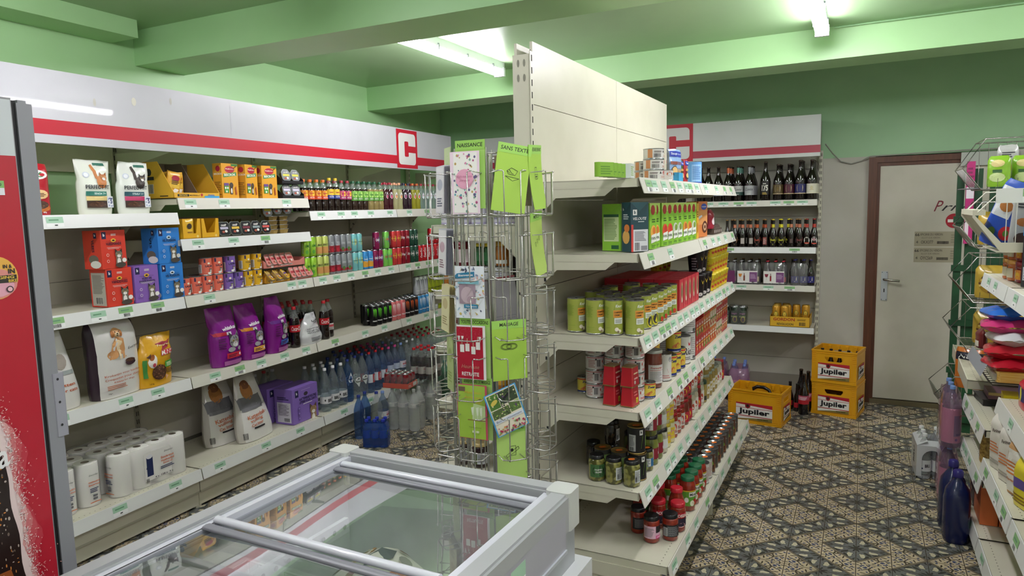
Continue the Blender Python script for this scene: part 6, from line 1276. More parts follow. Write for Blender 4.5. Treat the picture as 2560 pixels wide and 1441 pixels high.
def s_kn(A,w,h): A.poly([(-w,h),(0,h),(-w*.5,h*.84)],C('8fc83a')); A.rect(-w*.85,-w*.35,h*.62,h*.80,C('2a5a3a')) if False else None; A.rect(-w*.92,-w*.1,h*.2,h*.78,C('cfe0a8')); A.rect(-w*.92,-w*.1,h*.72,h*.78,C('2a5a3a')); A.lines(-w*.88,-w*.15,h*.24,h*.70,14,C('7a9a5a')); A.rect(-w*.5,-w*.1,h*.04,h*.12,C('1f5a34'))
VG=[('d9762e','e8b24a','carrot'),('c8342a','d9502e','tomato'),('7a9a3a','c9cfc0','leek'),('b9602e','e09a3a','pumpkin')]
KNC=[box_p('soup_carton','carton',.068,.09,.20,'8ac43a',d_kn(a,b_),s_kn) for a,b_,_ in VG]
place(F,KNC[2],2.905,.115,ZS,'green soup carton standing behind the dark teal one',rz=-.2)
for i,(v,q,d) in enumerate(((0,3.03,.045),(0,3.125,.055),(1,3.25,.05),(1,3.345,.05),(2,3.45,.05),(2,3.545,.05),(3,3.66,.05),(3,3.76,.05),(2,3.865,.05))): place(F,KNC[v],q,d-.02,ZS,'light green %s soup carton, %s from the near end'%(VG[v][2],ORD[i]),'light green soup cartons',rz=-.18,cat='carton')
for i in range(7): place(F,KNC[(0,1,1,2,2,3,3)[i]],3.10+i*.115,.16,ZS,'light green soup carton in the second row, %s from the near end'%ORD[i],'light green soup cartons, second row',rz=-.1)
place(F,box_p('soup_carton','carton',.05,.09,.195,'e0b02a',lambda A,w,h:(A.lines(-w*.3,w*.3,h*.6,h*.8,3,C('6a4a1a')),A.ell(0,h*.3,w*.3,h*.15,C('c9762e')))),3.965,.03,ZS,'narrow yellow carton at the end of the green soup cartons')
def d_org(A,w,h): A.rect(-w*.5,w*.5,h*.35,h*.75,C('dd9a5a')); A.ell(w*.1,h*.85,w*.32,h*.09,C('2f4aa8')); T(A,'Saupiquet',w*.1,h*.85,h*.05,'f0f0f4',w=w*.5); A.ell(w*.2,h*.28,w*.28,h*.17,C('5a2a1a')); A.ell(w*.2,h*.28,w*.18,h*.11,C('c9a07a')); A.ell(w*.2,h*.28,w*.08,h*.05,C('5a2a1a')); A.poly([(-w*.5,h*.5),(-w*.1,h*.58),(-w*.15,h*.62),(-w*.5,h*.58)],C('cfd6e4'))
place(F,box_p('cereal_box','box',.17,.07,.205,'d07c42',d_org,lambda A,w,h:A.lines(-w*.9,-w*.1,h*.1,h*.8,14,C('b9662e'))),4.15,.04,ZS,'large orange and brown box with a round dark picture and blue oval',rz=-.1)
b=MB(); EG=noisy('egg_carton','4a3c34','55463c',30,.9); b.box(-.13,.13,0,.12,0,.035,EG)
for i in range(5):
    for j in range(2): b.lathe([(.026,.03),(.02,.05),(.01,.058)],EG,8,cx=-.104+i*.052,cy=.03+j*.055)
A=front(b,0); [A.rect(-.12+i*.052,-.105+i*.052,.008,.024,C('cfcac2')) for i in range(5)]
place(F,Proto('egg_carton','carton',(None,b)),4.62,.04,ZS,'dark brown moulded egg carton at the far end of the second shelf')
place(F,bag_p('sweet_bag','bag',.10,.12,.05,'9c1a34',lambda A,w,h:(A.ell(-w*.1,h*.4,w*.25,h*.2,C('e8d9dc')),A.rect(w*.1,w*.4,h*.2,h*.8,C('c9c0c4'))),top=.2),4.50,.07,ZS+.035,'dark red and silver packet leaning behind the egg carton')
# third shelf: soup tins
ZS=1.194
def d_soup(pic):
    def d(A,r,h):
        A.l=1; g=C('1f6a3a',.35); A.poly([(r*.25,h*.72),(r*1.3,h*.72),(r*1.35,h*.93),(r*.55,h*.93)],g); T(A,'Knorr',r*.85,h*.83,h*.085,'eef2ea',w=r*.85,b=.02,sh=.3); A.rect(r*.2,r*1.3,h*.5,h*.71,C('e0963a')); T(A,'CHAMPIGNON',r*.75,h*.65,h*.05,'2a2416',w=r*.95,b=.02); T(A,'CREME',r*.6,h*.57,h*.045,'2a2416',w=r*.6,b=.02); A.rect(r*.3,r*1.25,h*.32,h*.49,C('e2e6dc')); A.lines(r*.4,r*1.15,h*.35,h*.46,3,C('8a8f86'))
        if pic==0: A.ell(r*.55,h*.16,r*.22,h*.06,C('e9e0cc'),10); A.ell(r*.85,h*.11,r*.2,h*.05,C('e9e0cc'),10); A.ell(r*.7,h*.09,r*.12,h*.04,C('8a7a60'),8)
        if pic==1: A.ell(r*1.0,h*.22,r*.55,h*.2,C('d9d03a'),14); A.ell(r*1.0,h*.22,r*.42,h*.15,C('3a3a34'),12)
        if pic==2: A.ell(r*.9,h*.12,r*.3,h*.08,C('c2402a'),10); A.poly([(r*.5,h*.1),(r*.7,h*.08),(r*.6,h*.3)],C('4f8a2a'))
        A.lines(-r*1.2,-r*.2,h*.5,h*.85,9,C('7c9a30'),.3); A.rect(-r*.9,-r*.1,h*.2,h*.205,C('6f8c2a'))
    return d
SP_=[tin_p('soup_tin','tin','a0a84a',d_soup(k),.0385,.146) for k in range(3)]
pos=[(2.80,.04),(2.785,.125),(2.775,.205),(2.80,.30),(2.885,.075),(2.88,.16),(2.965,.055),(2.96,.14),(2.955,.225),(3.05,.05),(3.045,.135),(3.04,.22),(3.135,.045),(3.13,.13),(3.22,.05),(3.215,.14),(3.32,.055),(3.41,.05),(3.40,.14),(3.04,.31),(3.14,.30),(3.25,.30),(3.33,.22),(3.42,.24)]
for i,(q,d) in enumerate(pos): place(F,SP_[(0,0,0,0,0,0,1,0,0,1,0,0,2,0,2,2,2,2,0,0,0,0,0,0)[i]],q,d,ZS,'green soup tin, %s counting from the near end, %s'%(ORD[i],('at the shelf front' if d<.08 else 'in the middle depth' if d<.19 else 'towards the back panel')),'green soup tins',rz=random.uniform(-.3,.1)-.5)
SBX=box_p('gravy_box','box',.088,.13,.155,'c8283a',lambda A,w,h:(A.ell(w*.1,h*.55,w*.2,h*.36,C('b9a878')),A.ell(w*.1,h*.6,w*.12,h*.2,C('6a6a4a')),A.ell(w*.1,h*.3,w*.14,h*.08,C('e0d9c4')),A.rect(-w*.5,-w*.3,h*.1,h*.9,C('d8505a'))),lambda A,w,h:A.lines(-w*.9,-w*.1,h*.1,h*.85,10,C('d8606a')),lambda A,w,d:A.lines(-w*.4,w*.4,d*.1,d*.9,4,C('d8606a')))
for r_ in range(3):
    for i in range(5): place(F,SBX,3.545+i*.0915,.02+r_*.133,ZS,'red food box with bone shaped beige picture, %s along, %s row'%(ORD[i],('front','middle','back')[r_]),'red food boxes',rz=0)
def cup_p(c,lc,dr,r=.045,h=.125):
    b=MB(); b.lathe([(r*.72,0),(r*.75,.004),(r*.96,h-.01),(r,h-.008),(r,h)],C(c,.35),18); A=Art(b,lambda u,v,l:((r*(.75+.21*v/h)+EPS*l)*sin(u/r),-(r*(.75+.21*v/h)+EPS*l)*cos(u/r),v),.012); dr(A,r,h)
    t=MB(); t.lathe([(r*1.03,h),(r*1.03,h+.004),(r*.98,h+.005)],C(lc,.3),18); return Proto('noodle_cup','cup',('cup_body',b),('cup_lid',t))
NB=cup_p('1c161c','17141a',lambda A,r,h:(A.poly([(-r*.3,h*.9),(r*.6,h*.8),(r*.3,h*.5),(r*.8,h*.45),(-r*.4,h*.3)],C('d8503a')),A.poly([(r*.0,h*.85),(r*.5,h*.75),(r*.3,h*.6)],C('e8c83a')),A.lines(-r*1.2,-r*.4,h*.2,h*.8,5,C('8a8088')),A.ell(0,h*.15,r*.4,h*.08,C('c9c0c0'))),.050,.125)
NY=cup_p('dcc62a','e0cf4a',lambda A,r,h:(T(A,'Noodles',0,h*.6,h*.2,'b8342a',w=r*1.5,b=.03,rot=.3),A.ell(0,h*.25,r*.7,h*.16,C('d9822e')),A.ell(r*.2,h*.28,r*.3,h*.08,C('b9402a')),A.lines(-r*1.2,-r*.5,h*.3,h*.9,5,C('a8861a'))),.042,.098)
for r_ in range(3):
    for i in range(3): place(F,NB,4.06+i*.104,.055+r_*.105,ZS,'black noodle cup, %s along in the %s row'%(ORD[i],('front','middle','back')[r_]),'black noodle cups')
for i in range(2): place(F,NB,4.11+i*.104,.07,ZS+.131,'black noodle cup on the upper layer, %s'%('nearer','farther')[i],'black noodle cups, upper layer')
for l_ in range(3):
    for i in range(6): place(F,NY,4.38+i*.09,.05,ZS+l_*.1035,'yellow noodle cup, %s along in the %s layer'%(ORD[i],('bottom','middle','top')[l_]),'yellow noodle cups')
for i in range(4): place(F,NY,4.10+i*.1,.30,ZS+.131 if i<3 else ZS+.131,'yellow noodle cup standing on black cups at the back, %s along'%ORD[i],'yellow noodle cups at the back') if i<3 else None
# fourth shelf
ZS=.882
def d_saus(A,r,h): A.ell(r*.75,h*.62,r*.5,h*.2,C('c04a3a'),12,.15); A.bars(-r*.35,r*.1,h*.25,h*.75,INKM); A.lines(-r*1.3,-r*.5,h*.2,h*.8,5,C('b98a86')); A.lines(r*.3,r*1.3,h*.15,h*.32,2,C('c9585a')); A.rect(-r*1.5,r*1.5,h*.86,h*.9,C('c0444a')); A.ell(-r*.45,h*.78,r*.09,h*.07,INKM)
SAU=tin_p('sausage_tin','tin','d9d6d2',d_saus,.0415,.062)
for c,(q,d,n) in enumerate(((2.905,.255,4),(2.905,.165,4),(2.915,.075,4),(3.01,.21,3))):
    for i in range(n): place(F,SAU,q,d,ZS+i*.063,'white sausage tin, %s from the bottom, %s stack'%(ORD[i],('back','middle','front','farther')[c]),'white sausage tins, %s stack'%('back','middle','front','farther')[c],rz=random.uniform(-.3,.1))
def beef(top):
    b=MB(); m=C('b8202c',.3,.1,.3); s0,s1=(.036,.030) if not top else (.030,.036)
    s0,s1=.037,.031; h=.084
    def rg(s,z): return [(x*s,y*s*.8,z) for x,y in ((-.85,-1),(.85,-1),(1,-.85),(1,.85),(.85,1),(-.85,1),(-1,.85),(-1,-.85))]
    b.loft([rg(s0,0),rg(s1,h)],m,False); b.loft([rg(s0*1.04,0),rg(s0*1.04,.003)],GOLD,False); b.loft([rg(s1*1.06,h-.002),rg(s1*1.06,h+.001)],GOLD,False)
    A=Art(b,lambda u,v,l:(u,-(.8*(s0+(s1-s0)*v/h))-EPS*l,v))
    if top: A.rect(-.02,.02,.052,.058,C('e0c8a0')); A.ell(-.012,.018,.008,.008,C('c9c2b4')); A.lines(-.02,.02,.03,.045,1,C('e0a0a0'))
    else: A.rect(.0,.02,.012,.034,C('e3cf2e')); A.lines(.003,.018,.015,.03,3,C('6a5a1a')); A.lines(-.02,.015,.045,.07,2,C('d86a6a'))
    A=Art(b,lambda u,v,l:((s0+(s1-s0)*v/h)+EPS*l,u,v)); T(A,'BEEF',0,.06,.014,'e8c23a',w=.03,b=.03); A.ell(0,.03,.014,.014,INKM)
    return Proto('corned_beef_tin','tin',(None,b))
BF0,BF1=beef(False),beef(True)
for i in range(2):
    place(F,BF0,2.815+.005*i,.145-.077*i,ZS,'red tapered corned beef tin, bottom %s'%('left','right')[i],'corned beef tins',rz=-.12); place(F,BF1,2.815+.005*i,.145-.077*i,ZS+.086,'red tapered corned beef tin, top %s'%('left','right')[i],'corned beef tins',rz=-.12)
def d_zw(A,r,h): T(A,'Zwan',r*.2,h*.72,h*.16,'1c2a6a',w=r*1.2,b=.04); A.rect(-r*1.5,r*1.5,h*.02,h*.14,C('1f2f7a')); A.ell(r*.3,h*.36,r*.8,h*.13,C('c86a3a'),12,.5); A.ell(-r*.2,h*.3,r*.6,h*.09,C('d98a4a'),12,.5); A.rect(-r*1.5,r*1.5,h*.86,h*.92,C('c8303a'))
ZW=tin_p('sausage_tin','tin','dcc84a',d_zw,.036,.105); ZWs=tin_p('sausage_tin','tin','dcc84a',d_zw,.030,.07); 
place(F,ZWs,2.96,.33,ZS,'small yellow sausage tin at the back left of the fourth shelf',rz=-.3); place(F,ZWs,2.975,.03,ZS,'small yellow sausage tin in front of the white stacks',rz=-.3)
FJ=jar_p('sausage_jar','jar','7a3a2c','a8aa9e',lambda A,r,h:(A.rect(-r*.9,r*1.1,h*.12,h*.62,C('d9d6d4')),T(A,'Franvurter',r*.1,h*.54,h*.05,'b8342a',w=r*1.4),A.lines(-r*.7,r*.8,h*.18,h*.45,7,C('9a9a9c')),A.rect(-r*.7,r*1.0,h*.47,h*.48,C('b8342a'))),.042,.175,.014,.95)
place(F,FJ,3.165,.062,ZS,'tall glass jar of frankfurter sausages with grey lid, nearer of two',rz=-.2); place(F,FJ,3.225,.135,ZS,'tall glass jar of frankfurter sausages with grey lid, farther of two',rz=-.2)
RS_=tin_p('tin_can','tin','dcdad4',lambda A,r,h:(A.poly([(r*.2,h*.3),(r*1.2,h*.6),(r*1.1,h*.8),(0,h*.45)],C('c86a6a')),A.ell(r*.5,h*.8,r*.3,h*.1,C('9a9a9c')),A.lines(-r,r*.8,h*.1,h*.25,2,C('c98a8a'))),.037,.13)
place(F,RS_,3.31,.05,ZS,'white tin with red swoosh beside the sausage jars',rz=-.1)
for i,(q,z) in enumerate(((3.41,0),(3.50,0),(3.43,.106),(3.50,.106),(3.345,.135),(3.60,0))): place(F,ZW if i!=5 else ZW,q,.05+(.09 if i in (2,4) else 0),ZS+(z if i in(0,1,5) else .106) if i!=4 else ZS,'yellow, red and blue sausage tin, %s'%('bottom, nearest','bottom, second along','upper, nearest','upper, second along','in the row behind','bottom, third along')[i],'yellow sausage tins',sc=(1.05,1.05,1.0))
place(F,ZW,3.435,.14,ZS,'yellow sausage tin carrying another, one row back','yellow sausage tins')
RIC=tin_p('tin_can','tin','dedcd6',lambda A,r,h:(T(A,'Rico',r*.3,h*.45,h*.26,'1c1c20',w=r*1.5,b=.01,sh=.2),A.poly([(r*.2,h*.66),(r*.5,h*.66),(r*.55,h*.8),(r*.35,h*.72),(r*.15,h*.8)],C('b8303a')),A.lines(-r*.2,r*.8,h*.15,h*.28,2,C('8a8a8c'))),.050,.148)
place(F,RIC,3.71,.06,ZS,'wide white tin with black slanted lettering and a small red crown',rz=.1)
WTN=tin_p('tin_can','tin','d3d2cf',lambda A,r,h:(A.lines(-r,r*.9,h*.2,h*.85,9,C('a9a29e')),A.bars(r*.2,r*.9,h*.04,h*.15,INKM)),.050,.15)
for i in range(2): place(F,WTN,3.825,.06,ZS+i*.151,'large plain white tin with small print, %s of the front pair'%('lower','upper')[i],'large white tins'); 
for i in range(2): place(F,WTN,3.74,.17,ZS+i*.151,'large plain white tin in the second row, %s'%('lower','upper')[i],'large white tins, second row')
def d_cub(c1,c2): return lambda A,w,h:(A.ell(0,h*.3,w*.35,h*.2,C(c1)),T(A,'Cube',0,h*.75,h*.16,'f0ece4',w=w*.7,b=.02,sh=.2),A.rect(-w*.4,w*.4,h*.5,h*.6,C(c2)),A.ell(w*.1,h*.35,w*.15,h*.1,C('e8d9a0')))
CB=[box_p('sauce_carton','carton',.062,.05,.095,c,d_cub(a,b_)) for c,a,b_ in (('a81e28','d8402e','e0b04a'),('b9362a','6f9a3a','e0b04a'),('c8702a','c83a2a','e9e2cf'),('cdbca0','c84a3a','5f8a3a'),('b83242','e0923a','f0e4c0'))]
CN=('dark red','red and green','orange','cream and red','crimson')
for r_ in range(3):
    for i in range(15):
        k=min(4,i//3) if r_!=1 else (i//3+1)%5
        if r_==2 and i<3: continue
        place(F,CB[k],3.925+i*.066,.02,ZS+r_*.096,'%s sauce carton, %s along, %s layer'%(CN[k],ORD[i],('bottom','middle','top')[r_]),'sauce cartons, %s layer'%('bottom','middle','top')[r_])
# fifth shelf
ZS=.538
OLV=noisy('olives_in_brine','4a4a1c','8f8c4a',55,.12,coat=.6,detail=0,lo=.4,hi=.6); PIC=noisy('pickles','3f4a14','8a9242',40,.12,coat=.6,stretch=(1,1,.15)); 
def lb_ol(k):
    def d(A,r,h):
        if k==0: A.rect(-r*1.1,r*1.2,h*.16,h*.66,C('3f6a3a')); A.ell(0,h*.42,r*.75,h*.21,C('17171a'),14); T(A,'OLIJVEN',0,h*.46,h*.07,'f0f0ec',w=r*.95,b=.03); T(A,'OLIVES',0,h*.37,h*.07,'f0f0ec',w=r*.8,b=.03); A.rect(r*.95,r*1.2,h*.2,h*.6,C('d6d8d2'))
        else: A.rect(r*.0 if k==1 else r*.1,r*1.0,h*.16,h*.66,C('c9ccca')); A.lines(r*.15,r*.9,h*.22,h*.62,10,C('7a7c7e')); A.rect(r*1.0,r*1.5,h*.12,h*.68,C('3f6a3a')); A.bars(r*.15,r*.4,h*.2,h*.4,INKM)
    return d
OJ=[jar_p('olive_jar','jar',OLV,'17171a',lb_ol(k),.036,.112,.016,.86,sticker=(k==2)) for k in range(3)]
for i,(q,d) in enumerate(((2.805,.215),(2.80,.135),(2.80,.055))): place(F,OJ[i],q,d,ZS,'green olive jar with black lid, %s'%('back one with round black label','middle one with white back label','front one with an orange sticker')[i],'olive jars at the near end',rz=-.25)
OT=tin_p('olive_tin','tin','3a3a34',lambda A,r,h:A.rect(-r*.5,r*1.2,h*.2,h*.8,C('6f8a4a')),.037,.118,GOLD,sticker=True)
for i,(q,d) in enumerate(((2.885,.215),(2.875,.135))): place(F,OT,q,d,ZS,'gold topped tin behind the olive jars, %s'%('farther in','nearer the shelf front')[i],'gold topped tins')
BKT=tin_p('vegetable_tin','tin','1a1a1c',lambda A,r,h:(logo_b(A,r*.35,h*.80,.016,'e4e4e0'),T(A,'b',r*.35,h*.82,.012,'1a1a1c',b=.04),A.poly([(r*.3,h*.2),(r*1.3,h*.25),(r*1.35,h*.62),(r*.5,h*.66)],C('7fa84a')),A.rect(-r*1.1,-r*.3,h*.1,h*.72,C('b9bcba')),A.lines(-r*1.05,-r*.4,h*.3,h*.68,8,C('6a6c6e')),A.bars(-r*1.0,-r*.5,h*.12,h*.26,INKM)),.039,.118,GOLD,sticker=True)
place(F,BKT,2.885,.055,ZS,'black vegetable tin with green patch, lower of the pair',rz=-.2); place(F,BKT,2.885,.06,ZS+.119,'black vegetable tin with green patch and orange sticker, on top',rz=-.3)
BOJ=jar_p('olive_jar','jar',noisy('dark_olives','1a1712','3a3226',55,.12,coat=.6,detail=0),'17171a',lb_ol(2),.034,.11,.016,.86)
place(F,BOJ,2.97,.20,ZS,'dark olive jar with black lid, lower one behind the black tins'); place(F,BOJ,2.97,.29,ZS,'dark olive jar with black lid near the back panel'); place(F,BOJ,2.97,.20,ZS+.112,'dark olive jar stacked on another behind the black tins')
def lb_p(c,c2='d6d8d4'): return lambda A,r,h:(A.rect(-r*1.2,r*1.3,h*.2,h*.58,C(c)),A.rect(-r*1.1,r*.1,h*.22,h*.56,C(c2)),A.lines(-r*1.0,0,h*.3,h*.54,5,C('6a6c6e')),A.bars(-r*.8,-r*.3,h*.23,h*.3,INKM),T(A,'b',r*.9,h*.4,h*.1,'f0f0ec'))
PJ=jar_p('pickle_jar','jar',PIC,'17171a',lb_p('8a1f30'),.038,.135,.016,.86); PS=jar_p('pickle_jar','jar',OLV,'17171a',lb_p('2a6a9a'),.028,.10,.014,.86,sticker=True); WJ=jar_p('vegetable_jar','jar',noisy('white_beans','9a9782','cfcbb4',45,.15,coat=.5,detail=0),'17171a',lb_p('d6d8d4','c9ccca'),.039,.12,.016,.9); MJ=jar_p('mayonnaise_jar','jar','d9d3a8','d8c03a',lambda A,r,h:(A.rect(-r*1.4,r*1.4,h*.18,h*.66,C('dcbf34')),A.ell(r*.4,h*.42,r*.5,h*.14,C('c87a9a')),A.lines(-r,r*.0,h*.3,h*.55,4,C('8a7a1a'))),.034,.118,.016,.9)
RSJ=jar_p('sauce_jar','jar','a03a24','b8202c',lambda A,r,h:(A.rect(-r*1.2,r*1.3,h*.14,h*.66,C('d9d2c8')),A.ell(r*.2,h*.42,r*.4,h*.14,C('c83a2a')),A.lines(-r,r*.9,h*.2,h*.3,2,C('8a3a2a'))),.030,.13,.016,.86); RLJ=jar_p('sauce_jar','jar','7a2e22','b8202c',lambda A,r,h:(A.rect(-r*1.2,r*1.2,h*.1,h*.5,C('b8283a')),A.ell(.0,h*.3,r*.5,h*.12,C('e8c83a'))),.034,.14,.016,.86,sticker=False); WHJ=jar_p('sauce_jar','jar','cfc7b0','9aa090',lambda A,r,h:(A.rect(-r*1.2,r*1.2,h*.15,h*.65,C('dedad0')),A.ell(r*.3,h*.4,r*.3,h*.13,C('b8503a')),A.bars(-r*.8,-r*.3,h*.2,h*.4,INKM)),.034,.14,.016,.86); MSJ=jar_p('mustard_jar','jar','a8904a','9aa08e',lambda A,r,h:(A.rect(-r*.2,r*1.2,h*.2,h*.6,C('d9d4c4')),A.ell(r*.5,h*.4,r*.3,h*.12,C('b8a04a'))),.036,.15,.016,.86); STJ=jar_p('mustard_jar','jar','b09a52','2a4a34',lambda A,r,h:(A.rect(-r*.6,r*.8,h*.1,h*.3,C('3a3a2a'))),.036,.13,.02,.9)
items=[(PJ,'pickle jar with dark red label'),(PJ,'pickle jar with dark red label'),(WJ,'white bean jar with black lid'),(MJ,'yellow labelled mayonnaise jar'),(MJ,'yellow labelled mayonnaise jar'),(RSJ,'slim red sauce jar with cream label'),(RSJ,'slim red sauce jar with cream label'),(RSJ,'slim orange red sauce jar'),(RLJ,'brown sauce jar with red lid'),(RLJ,'brown sauce jar with red lid'),(WHJ,'white sauce jar with grey lid'),(WHJ,'white sauce jar with grey lid'),(RLJ,'red brown sauce jar'),(WHJ,'pale sauce jar with grey lid'),(STJ,'mustard jar with striped green lid'),(MSJ,'tall mustard jar with grey lid'),(MSJ,'tall mustard jar with grey lid'),(MSJ,'tall mustard jar with grey lid'),(MSJ,'tall mustard jar with grey lid'),(WHJ,'pale sauce jar at the far end'),(WHJ,'pale sauce jar at the far end'),(RLJ,'brown sauce jar at the far end')]
place(F,PS,3.0,.045,ZS,'small olive jar with blue label and orange sticker')
q=3.085
for i,(p,l) in enumerate(items):
    rr_=p.parts[0][1]; wd=.080 if p in (PJ,WJ,MSJ,STJ) else .075
    if q>4.86: break
    place(F,p,q,.055,ZS,'%s, front row, %s from the near end'%(l,ORD[i]),'jars along the fifth shelf, front row',rz=-.2)
    if i<14 or i in (15,16,17): place(F,p,q-.005,.06,ZS+dict([(x,h_) for x,h_ in ((id(PJ),.136),(id(WJ),.121),(id(MJ),.119),(id(RSJ),.131),(id(RLJ),.141),(id(WHJ),.141),(id(MSJ),.151))])[id(p)],'%s, upper layer, %s from the near end'%(l.replace('with ','with '),ORD[i]),'jars along the fifth shelf, upper layer',rz=-.1) if ORD[i] and p is not STJ and ZS+.3<.85 else None
    if i<20: place(F,p,q+.01,.145,ZS,'%s, second row, %s along'%(l,ORD[i]),'jars along the fifth shelf, second row')
    q+=wd+.004
# base shelf: front line is 12 cm in front
ZS=.239
def gb(p,q,d,z,l,g=None,rz=0,**k): return place(F,p,q,d-.12,z,l,g,rz,**k)
SRED=noisy('tomato_sauce','7a2216','98321f',50,.12,coat=.6)
DJ=[jar_p('sauce_jar','jar',SRED,'17171a',f,.036,.118,.018,.88) for f in (lambda A,r,h:(A.rect(-r*1.3,r*1.4,h*.18,h*.64,C('1c1a1c')),A.lines(-r,r,h*.25,h*.6,8,C('7a7a80'))),lambda A,r,h:(A.rect(-r*1.3,r*1.4,h*.18,h*.66,C('d9b0c4')),A.rect(r*.3,r*1.4,h*.4,h*.66,C('1a171a')),A.lines(-r*1.2,r*.1,h*.25,h*.6,8,C('8a8088')),A.rect(r*.3,r*1.4,h*.18,h*.3,C('d8408a')),T(A,'SWEET',r*.8,h*.24,h*.06,'f4e4ee',w=r*.8)),lambda A,r,h:(A.rect(-r*1.3,r*1.4,h*.16,h*.62,C('202022')),A.lines(-r*.6,r,h*.2,h*.58,10,C('8a8c90')),A.bars(-r*1.1,-r*.7,h*.2,h*.5,INKM,C('c9c9c9'))))]
gb(DJ[0],2.995,.205,ZS,'dark red sauce jar with black lid and black label, behind the other two'); gb(DJ[1],2.93,.125,ZS,'red sauce jar with black lid and pink and white label, nearest the camera',rz=-.3); gb(DJ[2],2.985,.055,ZS,'red sauce jar with black lid and dark nutrition label, at the shelf edge',rz=-.3)
RJ=jar_p('sauce_jar','jar',SRED,'c02232',lambda A,r,h:(A.rect(-r*1.3,r*1.4,h*.5,h*.68,C('b8202c')),T(A,'BOSSA',0,h*.58,h*.11,'f4ece6',w=r*1.6,b=.03),A.rect(-r*1.3,r*1.4,h*.2,h*.48,C('2a2438')),A.ell(0,h*.25,r*.6,h*.08,C('d9a0a0'))),.035,.132,.018,.9)
gb(RJ,3.085,.045,ZS,'red lidded sauce jar lettered BOS at the shelf edge',rz=-.1); gb(RJ,3.08,.135,ZS,'red lidded sauce jar behind the lettered one')
PT=[(.036,0),(.040,.006),(.040,.07),(.036,.10),(.026,.13),(.026,.15)]
b=MB(); b.lathe(PT,SRED,18); A=cyl(b,.0403); A.rect(-.045,.045,.02,.065,C('3f8a3a')); A.ell(0,.045,.02,.014,C('d9e0c0')); t=MB(); t.lathe([(.029,.138),(.029,.156),(.027,.158)],C('c02232',.3,0,.3),18); PAS=Proto('passata_bottle','jar',('glass_body',b),('lid',t))
gb(PAS,3.185,.075,ZS,'round shouldered tomato sauce bottle with red lid and green label'); gb(PAS,3.20,.165,ZS,'tomato sauce bottle with red lid, row behind'); gb(PAS,3.20,.255,ZS,'tomato sauce bottle with red lid, rearmost')
MI=jar_p('pasta_sauce_jar','jar',SRED,'1f6a44',lambda A,r,h:(A.rect(-r*1.3,r*1.4,h*.16,h*.6,C('5f9a34')),A.rect(-r*.3,r*1.4,h*.44,h*.58,C('eceae0')),T(A,'Mirácoli',r*.55,h*.51,h*.09,'1c1c2a',w=r*1.5,b=.02),A.rect(-r*1.3,r*1.4,h*.60,h*.63,C('e0b02a')),A.ell(r*.5,h*.28,r*.35,h*.1,C('b8302a')),A.ell(r*.1,h*.25,r*.3,h*.09,C('dfe0c8')),A.ell(-r*.6,h*.35,r*.25,h*.08,C('eceae0'))),.039,.165,.018,.8)
n=0
for r_ in range(3):
    for i in range(4): gb(MI,3.315+i*.085 if r_ else 3.325+i*.085,.055+r_*.088,ZS,'pasta sauce jar with green lid, %s along in the %s row'%(ORD[i],('front','middle','back')[r_]),'pasta sauce jars',rz=-.1)
TT=[tin_p('vegetable_tin','tin',c,f,.0385,.112,SIL,sticker=True) for c,f in (('cfcfca',lambda A,r,h:(A.lines(-r*.9,r*.9,h*.15,h*.85,9,C('b0685a'),.3),A.bars(-r*.6,0,h*.05,h*.13,INKM))),('4a4640',lambda A,r,h:(A.ell(r*.2,h*.4,r*.7,h*.2,C('c8702a')),A.rect(-r*1.2,-r*.4,h*.1,h*.8,C('c9c9c4')),A.lines(-r*1.1,-r*.5,h*.2,h*.7,6,C('6a6a6a')))),('5a3a2c',lambda A,r,h:(A.ell(r*.2,h*.3,r*.6,h*.16,C('d98a3a')),A.ell(-r*.2,h*.5,r*.4,h*.12,C('6f9a3a')),T(A,'b',r*.6,h*.8,h*.1,'f0f0ec'))))]
for r_ in range(4):
    for i in range(12):
        q=3.685+i*.0855
        if r_==0 and i<0: continue
        k=0 if i<2 else (1 if (i+r_)%2 else 2)
        gb(TT[k],q,.06+r_*.085,ZS,'%s, %s along, %s row'%(('white vegetable tin with orange sticker','dark vegetable tin with orange sticker','brown vegetable tin with orange sticker')[k],ORD[i],('front','second','third','fourth')[r_]),'vegetable tins with orange stickers, %s row'%('front','second','third','fourth')[r_])
for i in range(2): gb(TT[0],3.69+i*.086,.06,ZS+.113,'white vegetable tin on top of another, %s'%('nearer','farther')[i],'white vegetable tins on top') if False else None
